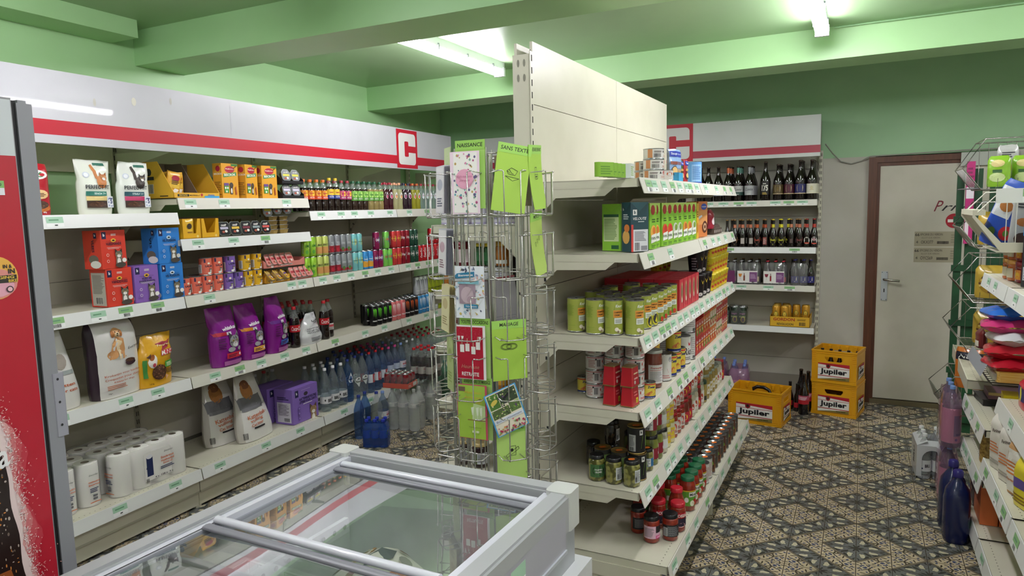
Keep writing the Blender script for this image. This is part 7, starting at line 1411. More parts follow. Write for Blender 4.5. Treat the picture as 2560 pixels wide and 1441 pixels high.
# =============== MIDDLE SHELVING, far side seen through the rack ===============
F=GL
FOODT=tin_p('food_tin','tin','cfced6',lambda A,r,h:(A.rect(-r*1.5,r*1.5,h*.0,h*.12,C('b0a8c8')),A.lines(-r*1.2,r*.0,h*.25,h*.8,6,C('9a98a8')),A.bars(r*.1,r*.8,h*.25,h*.6,C('6a6a90')),A.rect(-r*1.5,r*1.5,h*.82,h*.92,C('d9a58a'))),.036,.092)
for l_ in range(2):
    for i in range(5): place(F,FOODT,2.775,.065+i*.081,1.658+l_*.093,'pale tin with lilac base seen through the rack, %s from the left, %s layer'%(ORD[i],('lower','upper')[l_]),'pale tins behind the rack',rz=PI/2+random.uniform(-.2,.2))
HJ=jar_p('honey_jar','jar','a8641e','dfa52e',lambda A,r,h:A.rect(-r,r,h*.1,h*.25,C('e4e0da')),.034,.11,.02,.9); CHJ=jar_p('chocolate_jar','jar',noisy('black_pot','0e0e10','3a3a34',60,.3,detail=2),'b9b9b4',lambda A,r,h:(T(A,'Nutella',0,h*.35,h*.12,'d9d6c8',w=r*1.5)),.05,.17,.012,.95); GBJ=jar_p('green_jar','jar','1f5a2a','e0c62a',lambda A,r,h:A.rect(-r,r,h*.2,h*.6,C('2a6a3a')),.022,.10,.018,.8); PJ2=jar_p('jam_jar','jar','6a1a28','7a1a2c',lambda A,r,h:A.rect(-r*1.3,r*1.3,h*.15,h*.7,C('d9c4c8')),.036,.11,.018,.9); WT2=tin_p('food_tin','tin','dcdde2',lambda A,r,h:(A.lines(-r,r,h*.55,h*.9,4,C('9a9aa6')),A.bars(-r*.6,r*.8,h*.1,h*.45,INKM)),.046,.115)
for i,(p,d,q,z,l) in enumerate(((HJ,.05,2.80,0,'honey jar with orange lid, leftmost through the rack'),(HJ,.125,2.79,0,'honey jar with orange lid, second through the rack'),(WT2,.215,2.80,0,'white barcode tin among the honey jars behind the rack'),(WT2,.31,2.80,0,'grey white tin right of the barcode tin behind the rack'),(CHJ,.385,2.875,0,'black patterned pot with grey lid behind the rack'),(PJ2,.05,2.80,.116,'dark red jam jar on top of the honey jars, left'),(PJ2,.125,2.79,.116,'dark red jam jar on top of the honey jars, right'),(GBJ,.20,2.81,.118,'small dark green jar with yellow lid, left of two'),(GBJ,.25,2.81,.118,'small dark green jar with yellow lid, right of two'),(HJ,.33,2.80,.118,'brown jar stacked on the grey white tin behind the rack'))): place(F,p,q,d,1.353+z,l,'jars seen through the rack',rz=PI/2)
JJ=jar_p('jam_jar','jar','2a0e14','c9b27a',lambda A,r,h:(A.rect(-r*1.3,r*1.3,h*.15,h*.62,C('c9cbd0')),A.rect(-r*.6,-r*.1,h*.15,h*.62,C('5a6a3a')),A.lines(-r*.0,r*1.1,h*.25,h*.55,5,C('7a7a86'))),.038,.115,.016,.9)
place(F,JJ,2.78,.10,.523,'dark jam jar with gold lid low behind the rack, left of two','low jam jars',rz=PI/2); place(F,JJ,2.775,.195,.523,'dark jam jar with gold lid low behind the rack, right of two','low jam jars',rz=PI/2+.2)
for i,z in enumerate((1.103,.833)):
    for j in range(3): place(F,(PJ2,JJ,HJ)[j],2.80,.07+j*.12,z,'jar on the %s of the dim levels behind the rack, %s from the left'%(('upper','lower')[i],ORD[j]),'jars on the dim levels behind the rack',rz=PI/2)
# =============== BEER SHELF ===============
F=BF
BG_=C('140d0a',.07,0,.7)
def big_beer(lc,draw,r=.0395,h=.30,neck='0f0c0b',foil=None,cork='3a2a1c',ll=(.05,.13)):
    b=MB(); b.lathe([(r*.9,0),(r,.008),(r,h*.48),(r*.93,h*.56),(r*.55,h*.70),(r*.36,h*.80),(r*.33,h*.95),(r*.38,h*.955),(r*.38,h*.97)],BG_,16)
    t=MB(); t.lathe([(r*.36,h*.955),(r*.40,h*.98),(r*.34,h)],C(cork,.5,.3),12)
    if foil: t.lathe([(r*.37,h*.76),(r*.35,h*.95)],C(foil,.35,.4),12,cap=False)
    q=MB(); q.lathe([(r+.0006,ll[0]),(r+.0006,ll[1])],C(lc,.4),20,cap=False); draw(cyl(q,r+.0009,(ll[0]+ll[1])/2),r,ll[1]-ll[0])
    return Proto('beer_bottle','bottle',('glass_body',b),('cork_cap',t),('label',q))
def script(t,c='1c1c20',c2=None): return lambda A,r,h:((A.rect(-r*1.5,r*1.5,-h*.5,-h*.15,C(c2)) if c2 else None),T(A,t,0,h*.12,h*.3,c,w=r*1.7,b=.0,sh=.4),A.lines(-r*.6,r*.6,-h*.42,-h*.3,1,C('c9c9c4')))
def shield(c,c2): return lambda A,r,h:(A.poly([(-r*.5,h*.38),(r*.5,h*.38),(r*.6,h*.15),(r*.5,-h*.22),(0,-h*.45),(-r*.5,-h*.22),(-r*.6,h*.15)],C(c2)),A.ell(0,h*.08,r*.28,h*.2,C(c)),A.rect(-r*.4,r*.4,-h*.16,-h*.08,C(c)),A.rect(-r*1.5,r*1.5,-h*.5,-h*.42,C(c2)))
def txtl(t,c,c2=None): return lambda A,r,h:((A.rect(-r*1.5,r*1.5,h*.1,h*.45,C(c2)) if c2 else None),T(A,t,0,h*.1,h*.35,c,w=r*1.6,b=.03),A.lines(-r*.8,r*.8,-h*.35,-h*.15,2,C('8a8478')))
ZT=1.741
tops=[(-1.45,big_beer('d9d4ce',txtl('Duvel','b8242c')),'label reading Duvel'),(-1.28,big_beer('c98a2a',lambda A,r,h:(A.rect(-r*1.5,r*1.5,0,h*.5,C('d9c9a0')))),'amber and cream label'),(-1.215,big_beer('4a1a1e',lambda A,r,h:A.ell(0,0,r*.8,h*.4,C('c9a0a0'))),'round dark red label'),(-1.13,big_beer('c2ccd8',script('Bière','2a3a6a')),'pale blue grey label'),(-1.047,big_beer('2a2224',script('TRIPLE','c84a3a','4a1a1c'),foil='b8603a'),'dark label and copper foil'),(-.965,big_beer('b9b9b6',script('Cuvée','1c1c20','2a4a40'),foil='5a8a7a'),'silver label over green band'),(-.872,big_beer('a9aaac',script('Cuvée'),foil='8a8c8e'),'wide silver label'),(-.743,big_beer('17130f',lambda A,r,h:(T(A,'175',0,0,h*.45,'d9d6ca',w=r*1.3,b=.04),A.lines(-r*.4,r*.4,h*.3,h*.42,1,C('c9c6ba')),A.lines(-r*.5,r*.5,-h*.48,-h*.3,2,C('c9a84a'))),.041,.325,ll=(.05,.16)),'white number 175 printed on it'),(-.642,big_beer('5a4a2a',shield('6a5426','c9b48a')),'bronze shield label'),(-.556,big_beer('4a1a2a',shield('5a2030','c9b48a'),.0395,.30),'maroon shield label'),(-.469,big_beer('2a2a5e',shield('2f2f6a','dcc9a0'),.043,.325),'navy blue shield label'),(-.380,big_beer('d6d2be',shield('c9bf9a','e0d8c0'),.043,.325),'cream shield label')]
for q,p,l in tops: place(F,p,q,.06,ZT,'large dark beer bottle with %s'%l,'large beer bottles, front row')
for r_ in range(2):
    for q,p,l in tops[4:]:
        if '175' in l: continue
        place(F,p,q+.004,.152+r_*.088,ZT,'large dark beer bottle with %s, %s behind the front one'%(l.split(' over')[0],('directly','two')[r_]),'large beer bottles, rows behind')
def small_beer(draw,neckc=None,cap='8a6a3a',r=.027,h=.235,lc=None,capm=None):
    b=MB(); b.lathe([(r*.92,0),(r,.006),(r,h*.42),(r*.88,h*.53),(r*.52,h*.66),(r*.42,h*.76),(r*.42,h*.97)],BG_,14)
    t=MB(); t.lathe([(r*.47,h*.965),(r*.49,h*.97),(r*.42,h)],C(cap,.35,.5),12)
    q=MB(); 
    if neckc: q.lathe([(r*.50,h*.70),(r*.45,h*.82)],C(neckc,.4),14,cap=False)
    A=cyl(q,r+.0006,h*.24); draw(A,r,h*.3)
    return Proto('beer_bottle','bottle',('glass_body',b),('crown_cap',t),('label',q))
def bush(c,fill=None): return lambda A,r,h:(A.poly([(-r*1.0,h*.42),(r*1.0,h*.42),(r*1.1,h*.1),(r*.7,-h*.25),(0,-h*.55),(-r*.7,-h*.25),(-r*1.1,h*.1)],C(c)),A.poly([(-r*.9,h*.36),(r*.9,h*.36),(r*.98,h*.1),(r*.62,-h*.2),(0,-h*.46),(-r*.62,-h*.2),(-r*.98,h*.1)],C(fill or '1c1a14')),T(A,'Bush',0,h*.08,h*.26,c,w=r*1.4,b=.02))
ZM=1.348
SB=[(-1.05,small_beer(bush('8a4a3a')),'faint brown label'),(-.985,small_beer(bush('b88a5a'),'c87a5a'),'copper neck band'),(-.92,small_beer(lambda A,r,h:A.rect(-r*.5,r*.7,-h*.4,h*.3,C('b9b0a8')),'c87a5a'),'small grey label, left'),(-.855,small_beer(lambda A,r,h:A.rect(-r*.3,r*.9,-h*.4,h*.3,C('a9a098')),'c87a5a'),'small grey label, right'),(-.80,small_beer(bush('b8503a'),'c8622e'),'red outlined shield, left'),(-.735,small_beer(lambda A,r,h:(A.rect(-r*.7,r*.5,-h*.5,h*.4,C('8a3a34')),A.lines(-r*.6,r*.4,-h*.4,h*.3,6,C('c9b0a8'))),'b8522e'),'red back label'),(-.672,small_beer(bush('d2cf3a'),'d9cc2e','d9cc2e'),'yellow outlined shield, left'),(-.607,small_beer(bush('d2cf3a'),'d9cc2e','d9cc2e'),'yellow outlined shield, right'),(-.53,small_beer(lambda A,r,h:A.rect(-r*.3,r*.5,-h*.3,h*.2,C('5a4a44')),'c87a5a'),'hardly visible label'),(-.465,small_beer(bush('8a4a44'),'c87a5a'),'dim red label'),(-.408,small_beer(lambda A,r,h:(A.ell(0,0,r*.9,h*.42,C('e2dcd6')),A.rect(-r*.7,r*.7,-h*.36,-h*.22,C('c8503a'))),'b83a2e','8a2a24'),'half hidden round white label'),(-.352,small_beer(lambda A,r,h:(A.ell(0,0,r*.95,h*.45,C('e4ded8')),A.ell(0,h*.12,r*.5,h*.16,C('c9a0a8')),T(A,'Bush',0,-h*.12,h*.16,'2a1a1a',w=r*1.1),A.rect(-r*.7,r*.7,-h*.4,-h*.28,C('d8503a'))),'b83a2e','8a2a24'),'round white and orange label')]
for q,p,l in SB: place(F,p,q,.05,ZM,'small dark beer bottle with %s'%l,'small beer bottles, front row')
for r_ in range(2):
    for k in range(11): place(F,SB[k][1],-1.02+k*.066,.12+r_*.07,ZM,'small dark beer bottle in the %s row, %s from the left'%(('second','third')[r_],ORD[k]),'small beer bottles, rows behind')
ZL=1.029
def card4(c,sub,bc,cap):
    """bottles held by a printed card sleeve"""
    P_=small_beer(lambda A,r,h:A.rect(-r*.9,r*.9,-h*.4,h*.3,C(bc)),None,cap,.029,.20)
    return P_
MP=[card4('','','7a2a5a','b9b9bc'),card4('','','c9a98a','b9b9bc'),card4('','','a8323c','c03040')]
for k,(q,n,p,l,cc) in enumerate(((-1.02,2,MP[0],'plum label and silver caps','6a2a5a'),(-.865,3,MP[1],'white card with orange glass picture','e0dcd8'),(-.65,3,MP[2],'white card with red wine glass picture','e0dcd8'))):
    r=pack('beer_multipack','bottle pack',p,n,2,.063,'multipack of small dark bottles with %s'%l,(q,6.25+.085,ZL),0,FLM,.20)
    b=MB(); W_=n*.0315; y=-.067; b.box(-W_+.004,W_-.02,y-.001,y,.012,.115,C(cc)); A=front(b,y-.001)
    if n==3:
        A.rect(0.01,W_-.022,.02,.105,C('7a4a7a')); A.lines(.016,W_-.03,.05,.09,4,C('b99ab9')); gc='d98a3a' if k==1 else '7a1a34'
        A.poly([(-W_+.012,.09),(-W_+.044,.09),(-W_+.036,.064),(-W_+.02,.064)],C(gc)); A.rect(-W_+.027,-W_+.029,.04,.064,C('8a8a8a')); A.rect(-W_+.055,-W_+.068,.03,.075,C('7a3a1e' if k==1 else '8a1a24')); A.rect(-W_+.059,-W_+.064,.075,.095,C('5a2a1a'))
        A.bars(.03,.05,.014,.026,INKM)
    b.build('printed_sleeve',r)
CHB=small_beer(lambda A,r,h:(A.rect(-r*1.2,r*1.2,-h*.45,h*.4,C('25256a')),A.poly([(-r*.5,h*.3),(r*.5,h*.3),(r*.5,-h*.15),(0,-h*.35),(-r*.5,-h*.15)],C('d9cfb4')),A.ell(0,h*.05,r*.3,h*.15,C('2a2a6a'))),None,'2a2a6a',.031,.215)
pack('beer_multipack','bottle pack',CHB,2,2,.067,'multipack of dark bottles with navy and cream shield labels',(-.46,6.25+.08,ZL),0,FLM,.20)
place(F,CHB,-.372,.06,ZL,'loose dark bottle with navy label at the right end of the third beer shelf')
for k in range(10): place(F,SB[0][1],-1.0+k*.068,.20+.0*k,ZL,'dark bottle in the back row of the third beer shelf, %s from the left'%ORD[k],'dark bottles in the back row',sc=(1,1,.9))
ZQ=.675
TRP=can_p('drink_can','can','1c2a1e',lambda A,r,h:(A.ell(0,h*.75,r,h*.12,C('3a4a2e')),T(A,'tropic',0,h*.6,h*.14,'c06ab0',w=r*1.5,b=.03),A.ell(r*.2,h*.28,r*.6,h*.18,C('d9b04a')),A.ell(r*.2,h*.28,r*.4,h*.12,C('5a1f4a')),A.lines(-r,r,h*.4,h*.5,2,C('c9c98a'))),.033,.15)
pack('can_multipack','can pack',TRP,2,2,.068,'shrink wrapped cans with dark tropical fruit print',(-.945,6.25+.09,ZQ),0,clear('d9e0d6',.10,.06,1.5),.16)
pack('can_multipack','can pack',TRP,2,2,.068,'second fruit print can pack, cut off by the middle shelving',(-1.09,6.25+.09,ZQ),0,clear('d9e0d6',.10,.06,1.5),.16)
b=MB(); m=C('d9a92a',.5); b.box(-.158,.158,0,.24,0,.003,m); b.box(-.158,.158,0,.003,0,.085,m); b.box(-.158,.158,.237,.24,0,.085,m); b.prism([(0,0),(.24,0),(.24,.10),(0,.085)],-.158,-.155,m,'x'); b.prism([(0,0),(.24,0),(.24,.10),(0,.085)],.155,.158,m,'x'); b.box(-.155,.155,.003,.005,0,.083,C('b99a6a',.7))
A=front(b,0); T(A,'GORDON',-.045,.062,.026,'a82a1e',w=.17,b=.03); T(A,'REVOLUCION',-.035,.022,.020,'1f3a24',w=.13,b=.02); A.bars(.075,.125,.012,.042,INKM); A.lines(.06,.14,.055,.072,2,C('7a5a14'))
place(F,Proto('beer_carton','carton',(None,b)),-.525,.015,ZQ,'yellow carton tray lettered GORDON holding golden cans')
GC=can_p('beer_can','can','c8922a',lambda A,r,h:(A.ell(0,h*.55,r*.6,h*.2,C('5a6a2a')),A.ell(0,h*.6,r*.35,h*.1,C('d9c04a')),T(A,'GORDON',0,h*.28,h*.12,'a82a1e',w=r*1.5,b=.02),A.lines(-r*1.3,-r*.8,h*.3,h*.8,5,C('8a5a14'))),.033,.168,C('d9b04a',.3,.8))
for i,(dx,dy) in enumerate(((-.112,.05),(-.043,.045),(-.115,.125),(-.03,.13),(.04,.155),(.115,.155),(-.115,.20),(-.045,.20))): place(F,GC,-.525+dx,.015+dy,ZQ+.004,'golden beer can in the yellow carton, %s'%('front left','front, second from the left','second row left','second row middle','back row, third from the right','rightmost at the back','back row left','back row, second from the left')[i],'golden beer cans in the carton') if i not in (5,) else place(F,GC,-.525+.115,.17,ZQ+.004,'golden beer can in the yellow carton, rightmost at the back','golden beer cans in the carton')
# =============== CRATES ===============
YL=noisy('yellow_crate_plastic','d99a12','e0a21c',6,.35,bump=.02)
def crate(loc,rz,label,W_=.40,D_=.30,H_=.265,bottles=None,low=False):
    r=empty('beer_crate',loc,rz,label,'crate','yellow beer crates'); t=.008
    b=MB(); hs=(.24,.045)  # handle hole half width / half height
    def wall(x0,x1,fix,axis,hole):
        def bx(a0,a1,z0,z1,o0,o1):
            if axis=='y': b.box(a0,a1,o0,o1,z0,z1,YL)
            else: b.box(o0,o1,a0,a1,z0,z1,YL)
        o0,o1=fix
        if hole:
            c=(x0+x1)/2; hw_,z0,z1=.068,H_*.66,H_*.66+.038
            bx(x0,x1,.0,z0,o0,o1); bx(x0,x1,z1,H_,o0,o1); bx(x0,c-hw_,z0,z1,o0,o1); bx(c+hw_,x1,z0,z1,o0,o1)
            for sx in (-1,1): 
                if axis=='y': b.prism([(c+sx*hw_,z0),(c+sx*(hw_-.016),z0),(c+sx*hw_,z0+.022)][::sx],o0,o1,YL,'y')
        else: bx(x0,x1,0,H_,o0,o1)
    wall(-W_/2,W_/2,(0,t),'y',not low); wall(-W_/2,W_/2,(D_-t,D_),'y',not low); wall(t,D_-t,(-W_/2,-W_/2+t),'x',low); wall(t,D_-t,(W_/2-t,W_/2),'x',low)
    b.box(-W_/2+t,W_/2-t,t,D_-t,0,.01,YL)
    # rims and ribs
    for z0,z1,e in ((H_-.012,H_,.004),(H_-.028,H_-.022,.0025),(0,.022,.003),(.030,.035,.002)):
        for y0,y1 in ((-e,0),(D_,D_+e)): b.box(-W_/2-e,W_/2+e,y0,y1,z0,z1,YL)
        for x0,x1 in ((-W_/2-e,-W_/2),(W_/2,W_/2+e)): b.box(x0,x1,0,D_,z0,z1,YL)
    for k in range(6):
        z=H_*.60+k*.016
        for sx in (-1,1): b.box(sx*W_/2-.032*(sx>0),sx*W_/2+.032*(sx<0),-.0035,0,z,z+.008,YL)
    for x in ((-W_/2+.022),(W_/2-.028)): b.box(x,x+.006,-.003,0,.02,H_*.6,YL)
    n=5 if not low else 6
    for k in range(1,n): x=-W_/2+W_*k/n; b.prism([(x-.012,H_-.01),(x+.012,H_-.01),(x+.004,H_-.05),(x-.004,H_-.05)],D_-.022,D_-t,YL,'y'); b.box(x-.0015,x+.0015,t,D_-t,.01,H_*.45,YL)
    for k in range(1,4): y=D_*k/4; b.box(-W_/2+t,W_/2-t,y-.0015,y+.0015,.01,H_*.45,YL)
    b.build('crate_shell',r)
    def logo_j(A,w,h):
        A.rect(-w/2,w/2,-h/2,h/2,C('e9e6e0',.35)); A.poly([(-w*.5,h*.5),(w*.5,h*.5),(w*.5,h*.28),(w*.1,h*.34),(-w*.5,h*.42)][::-1][::-1],C('b3202c')); A.rect(-w*.5,w*.5,h*.20,h*.225,C('b3202c')); A.poly([(-w*.5,-h*.5),(w*.5,-h*.5),(w*.5,-h*.30),(-w*.1,-h*.40)],C('8a7a3a')); A.rect(-w*.5,w*.5,-h*.30,-h*.26,C('b3202c'))
        T(A,'Jupiler',w*.0,-h*.03,h*.40,'17171c',w=w*.86,b=.035,sh=0); A.poly([(-w*.24,h*.46),(-w*.10,h*.46),(-w*.10,h*.28),(-w*.17,h*.16),(-w*.24,h*.28)],C('8a1a24')); A.ell(-w*.17,h*.34,w*.035,h*.08,C('1c1418')); T(A,'24 x 25 cl',-w*.38,h*.36,h*.07,'f0e0d8',w=w*.16); T(A,'BIERE BEER',w*.25,-h*.40,h*.06,'3a341c',w=w*.3)
    q=MB(); logo_j(front(q,-.0045,-.0,H_*.36),W_-.10 if not low else W_-.13,H_*.50); q.build('printed_label',r)
    q=MB(); A=Art(q,lambda u,v,l:(W_/2+.0045+EPS*l,D_/2+u,H_*.36+v)); logo_j(A,D_-.11,H_*.42); q.build('printed_label',r)
    return r
BTC=small_beer(lambda A,r,h:A.rect(-r*.9,r*.9,-h*.3,h*.3,C('b3202c')),None,'2a2624',.028,.232)
def fill_crate(loc,rz,cells,nm,W_=.40,D_=.30):
    for k,(i,j) in enumerate(cells):
        x=-W_/2+W_*(i+.5)/5; y=D_*(j+.5)/4; v=Vector((x*cos(rz)-y*sin(rz),x*sin(rz)+y*cos(rz),.012))+Vector(loc)
        put(BTC,v,rz,'brown beer bottle standing in the %s, %s'%(nm,['left back','second from the left','middle','second from the right','rightmost','front left','front right'][k%7]),'beer bottles in the top crate')
L1=(-.165,6.06,0); L2=(-.170,6.055,.268)
crate(L1,-.22*.0-.2,'yellow beer crate at the bottom of the stack of two, beside the door frame',W_=.335,D_=.30)
crate(L2,-.20,'yellow beer crate on top of another one, holding bottles',W_=.335,D_=.30)
fill_crate(L2,-.20,((0,2),(1,2),(2,2),(3,2),(4,2)),'top crate',.335)
L3=(-.715,5.61,0); crate(L3,-.155,'wide yellow beer crate standing alone on the floor before the beer shelf',W_=.41,D_=.29,H_=.265,low=True)
def arch(loc,rz):
    b=MB(); b.tube([(-.07,0,.0),(-.06,0,.03),(-.03,0,.045),(.03,0,.045),(.06,0,.03),(.07,0,.0)],.012,C('141414',.4),6); return b
b=MB(); b.tube([(-.06,.15,.20),(-.05,.15,.245),(-.02,.15,.262),(.03,.15,.262),(.07,.15,.245),(.09,.15,.20)],.014,C('16130f',.3),8); b.box(-.06,.09,.13,.17,.14,.21,C('16130f',.4)); o=b.build('bottle_carrier'); o.location=L3; o.rotation_euler=(0,0,-.155); tag(o,'black carrier handle poking up inside the lone yellow crate','carrier')
TBR=big_beer('b8506a',lambda A,r,h:(A.rect(-r*1.4,r*1.4,-h*.5,0,C('b3202c')),A.lines(-r,r,0,h*.4,3,C('e9d0d8'))),.041,.335,ll=(.09,.16))
for i,(x,y,p) in enumerate(((-.385,6.03,TBR),(-.44,6.10,BTC),(-.36,6.14,TBR),(-.42,6.20,TBR),(-.50,6.16,BTC),(-.33,6.27,TBR))): put(p,(x,y,0),0,['tall dark bottle with pink and red label between the crates','small brown bottle left of the tall ones between the crates','tall dark bottle behind the pink labelled one','tall dark bottle two behind the pink labelled one','small brown bottle farthest left between the crates','tall dark bottle deepest between the crates'][i],'bottles on the floor between the crates')
PKW=bottle_p('water_bottle','bottle',big(.32),clear('d6d2e6',.2,.05,1.5,'b0aad0'),'6f86c8',lab(.0435,.06,.20,'d69ab8',lambda A,r,h:(A.rect(-.03,.03,.0,h*.4,C('8f8fc0')),A.ell(.02,.03,.014,.014,C('b83a5a')))))
PFL=clear('e8c6da',.30,.12,1.5,'d9a6c4')
pack('bottle_six_pack','bottle pack',PKW,2,3,.088,'pink film wrapped six-pack of water bottles under the beer shelf, right one',(-.93,6.30,0),.1,PFL,.32)
pack('bottle_six_pack','bottle pack',PKW,2,3,.088,'pink film wrapped six-pack of water bottles under the beer shelf, left one',(-1.13,6.36,0),.0,PFL,.32)
b=MB(); b.box(-.80,0,-.006,.0,0,.20,C('8a8378',.6)); o=b.build('cardboard_panel'); o.location=(-.36,6.56,0); tag(o,'grey brown board leaning on the wall under the beer shelf','board')
# =============== RIGHT SIDE PRODUCTS ===============
F=RF
WP=bottle_p('water_bottle','bottle',[(.034,0),(.040,.01),(.041,.16),(.034,.21),(.016,.245),(.0135,.25),(.0135,.265)],clear('eef0f0',.3,.08,1.5,'d0d2d2'),'e2e2e2',wl_(.05,.12,'d9dade',lambda A,r,h:(T(A,'BRU',r*.4,0,.02,'1c1c20',w=.03,b=.03),A.rect(-r*.5,-r*.2,-.02,-.012,C('2a2a5a'))),.0413))
r=pack('bottle_six_pack','bottle pack',WP,2,3,.083,'white film wrapped six-pack of water bottles with arched opening, on the floor',(.425,4.98,0),.05,None,.27)
b=MB(); W_,D_=.087,.128; m=C('cfd1d4',.3,0,.3)
ar=[(-W_,.02)]+[(-.058,.02)]+[(-.058+.0,.10)]+[(.058*-cos(PI*k/10),.13+.058*sin(PI*k/10)) for k in range(11)]+[(.058,.02),(W_,.02),(W_,.215),(-W_,.215)]
vs=[(x,-D_,z) for x,z in ar]; b.add(vs,[tuple(range(len(ar)))],m); b.add([(x,D_,z) for x,z in ar],[tuple(range(len(ar)))[::-1]],m)
for sx in (-1,1): b.poly([(sx*W_,-D_,.01),(sx*W_,D_,.01),(sx*W_,D_,.215),(sx*W_,-D_,.215)],m)
for sx in (-1,1): b.poly([(sx*W_,-D_,.215),(sx*W_,D_,.215),(sx*W_*.35,D_,.245),(sx*W_*.35,-D_,.245)],m)
b.poly([(-W_,-D_,.215),(W_,-D_,.215),(.03,-D_+.02,.245),(-.03,-D_+.02,.245)],m)
A=Art(b,lambda u,v,l:(-W_-EPS*l-.0005,-u,v)); T(A,'BRU',.0,.12,.05,'2a2a2e',w=.10,rot=PI/2,b=.03)
b.build('white_film',r)
PKB=bottle_p('water_bottle','bottle',big(.33,.046),clear('cfc6da',.2,.05,1.5,'a99ab8'),'6f8fc8',lab(.0465,.03,.225,'e0a2bc',lambda A,r,h:(A.rect(r*.2,r*1.4,-h*.3,h*.3,C('9a8ab0')),A.ell(r*1.1,h*.25,.012,.014,C('c83050')),T(A,'SEAU',r*.8,-h*.25,.012,'4a3a8a',w=.035,b=.03),A.ell(r*.5,-h*.4,.008,.008,C('8a6ab0')))))
for l_ in range(2):
    pack('bottle_six_pack','bottle pack',PKB,1,3,.095,'pink labelled water bottle pack with pale blue caps, %s'%('standing on the floor','on top of the lower pack')[l_],(.478,4.58,.0+.345*l_),.0,clear('e6d2de',.14,.08,1.5,'d0b0c4'),.33)
jb=MB(); m=C('101c4e',.25,0,.4); jb.lathe([(.055,0),(.062,.02),(.062,.22),(.055,.27),(.03,.31),(.02,.325),(.02,.34)],m,18,sq=.35); jt=MB(); jt.lathe([(.024,.335),(.024,.362),(.018,.37)],C('2a2470',.4),14); jl=MB(); A=cyl(jl,.064,.24,cx=0); A.poly([(-.09,-.05),(-.03,-.02),(-.02,.04),(-.07,.05),(-.10,.02)],clear('dfe6f2',.3,.05,1.6,'c9d2e4'))
JG=Proto('detergent_jug','jug',('body',jb),('cap',jt)); put(JG,(.470,4.02,0),0,'dark blue jug in clear wrap on the floor in front of the right shelves, nearest'); put(JG,(.465,4.17,0),.3,'dark blue jug on the floor directly behind the nearest one')
DT=bag_p('nut_bag','bag',.16,.24,.07,'d2762a',lambda A,w,h:(A.rect(-w*.45,w*.45,h*.7,h*.9,C('1c1c30')),T(A,'Nuts',0,h*.8,h*.1,'f0f0f0',w=w*.7,b=.02,sh=.3),A.ell(0,h*.35,w*.3,h*.12,C('a8521e')),T(A,'100%',0,h*.55,h*.08,'f4f0e6',w=w*.5)),top=.12,topw=.9)
put(DT,(.60,4.86,.60),-PI/2+1.1,'orange and navy snack bag in the lowest chrome basket')
# base: orange boxes + dark patterned boxes
ORB=box_p('pasta_box','box',.075,.20,.22,'cf6a35',None,None); DPB=box_p('biscuit_box','box',.16,.20,.23,'3a2a2c',lambda A,w,h:[A.ell(random.uniform(-w*.45,w*.45),random.uniform(.05*h,.95*h),.012,.010,C(random.choice(('8a7a5a','b9362e','4a5a7a','c9b48a')))) for _ in range(40)],lambda A,w,h:[A.ell(random.uniform(-w*.95,-w*.05),random.uniform(.05*h,.95*h),.012,.010,C(random.choice(('8a7a5a','b9362e','4a5a7a','c9b48a')))) for _ in range(40)])
put(ORB,(.60,3.97,.123),PI,'plain orange box on the lowest shelf, nearer the aisle',rot=(0,0,0)) ; put(ORB,(.68,3.97,.123),0,'plain orange box on the lowest shelf, farther from the aisle')
place(F,DPB,4.28,.025,.123,'dark boxes with small mixed prints behind the orange boxes on the lowest shelf'); 
# oil bottle bag etc on .404 shelf
b=MB(); b.lathe([(.03,0),(.034,.01),(.034,.12),(.028,.16),(.02,.2)],noisy('mixed_grains','7a5a2a','c9a85a',70,.3,detail=3),14); A=Art(b,lambda u,v,l:(-.034-EPS*l,-u,v)); A.rect(-.03,.03,.005,.075,C('2a4aa8')); A.ell(.005,.055,.018,.010,C('c8302e')); T(A,'Bât',.0,.028,.022,'17203a',w=.035,b=.02); A.poly([(-.03,.14),(.0,.15),(.01,.19)],C('5a9a3a'))
place(F,Proto('grain_bag','bag',(None,b)),4.08,.055,.407,'clear bag of grains with a blue label on the lower right shelf')
def d_flr(A,w,h): T(A,'Farine',0,h*.7,h*.06,'5a5048',w=w*.5,sh=.3,rot=.2); A.lines(-w*.3,w*.2,h*.3,h*.5,4,C('c87a4a')); A.lines(-w*.3,w*.3,h*.1,h*.2,2,C('a9a49a'))
FLW=bag_p('flour_bag','bag',.13,.25,.085,'d9d3ca',d_flr,top=.12,topw=.95,puff=8,rough=.7,coat=0); FLB=bag_p('flour_bag','bag',.13,.24,.09,'b98f60',lambda A,w,h:(A.rect(-w*.45,w*.45,.01,h*.78,C('dcd8d0')),A.lines(-w*.35,w*.35,h*.35,h*.6,4,C('c8743a')),T(A,'Epeautre',0,h*.25,h*.06,'c8743a',w=w*.6)),top=.15,topw=.95,puff=8,rough=.7,coat=0)
FLY=bag_p('flour_bag','bag',.12,.19,.07,'dccb30',lambda A,w,h:(A.rect(-w*.4,w*.4,h*.4,h*.6,C('5a4a8a')),A.lines(-w*.4,w*.4,h*.1,h*.3,3,C('8a6a1a'))),top=.12,topw=.98,puff=5)
for i,(y,x,p,l) in enumerate(((3.66,.60,FLW,'white paper flour bag on the right shelf, farthest of the flour bags'),(3.50,.61,FLW,'white paper flour bag on the right shelf, second from the far end'),(3.35,.62,FLB,'brown topped flour bag with white label on the right shelf'),(3.22,.61,FLY,'yellow and purple packet in front of the brown topped flour bag'),(3.52,.74,FLB,'brown topped flour bag in the second row of the right shelf'))): put(p,(x,y,.523),-PI/2+.35,l)
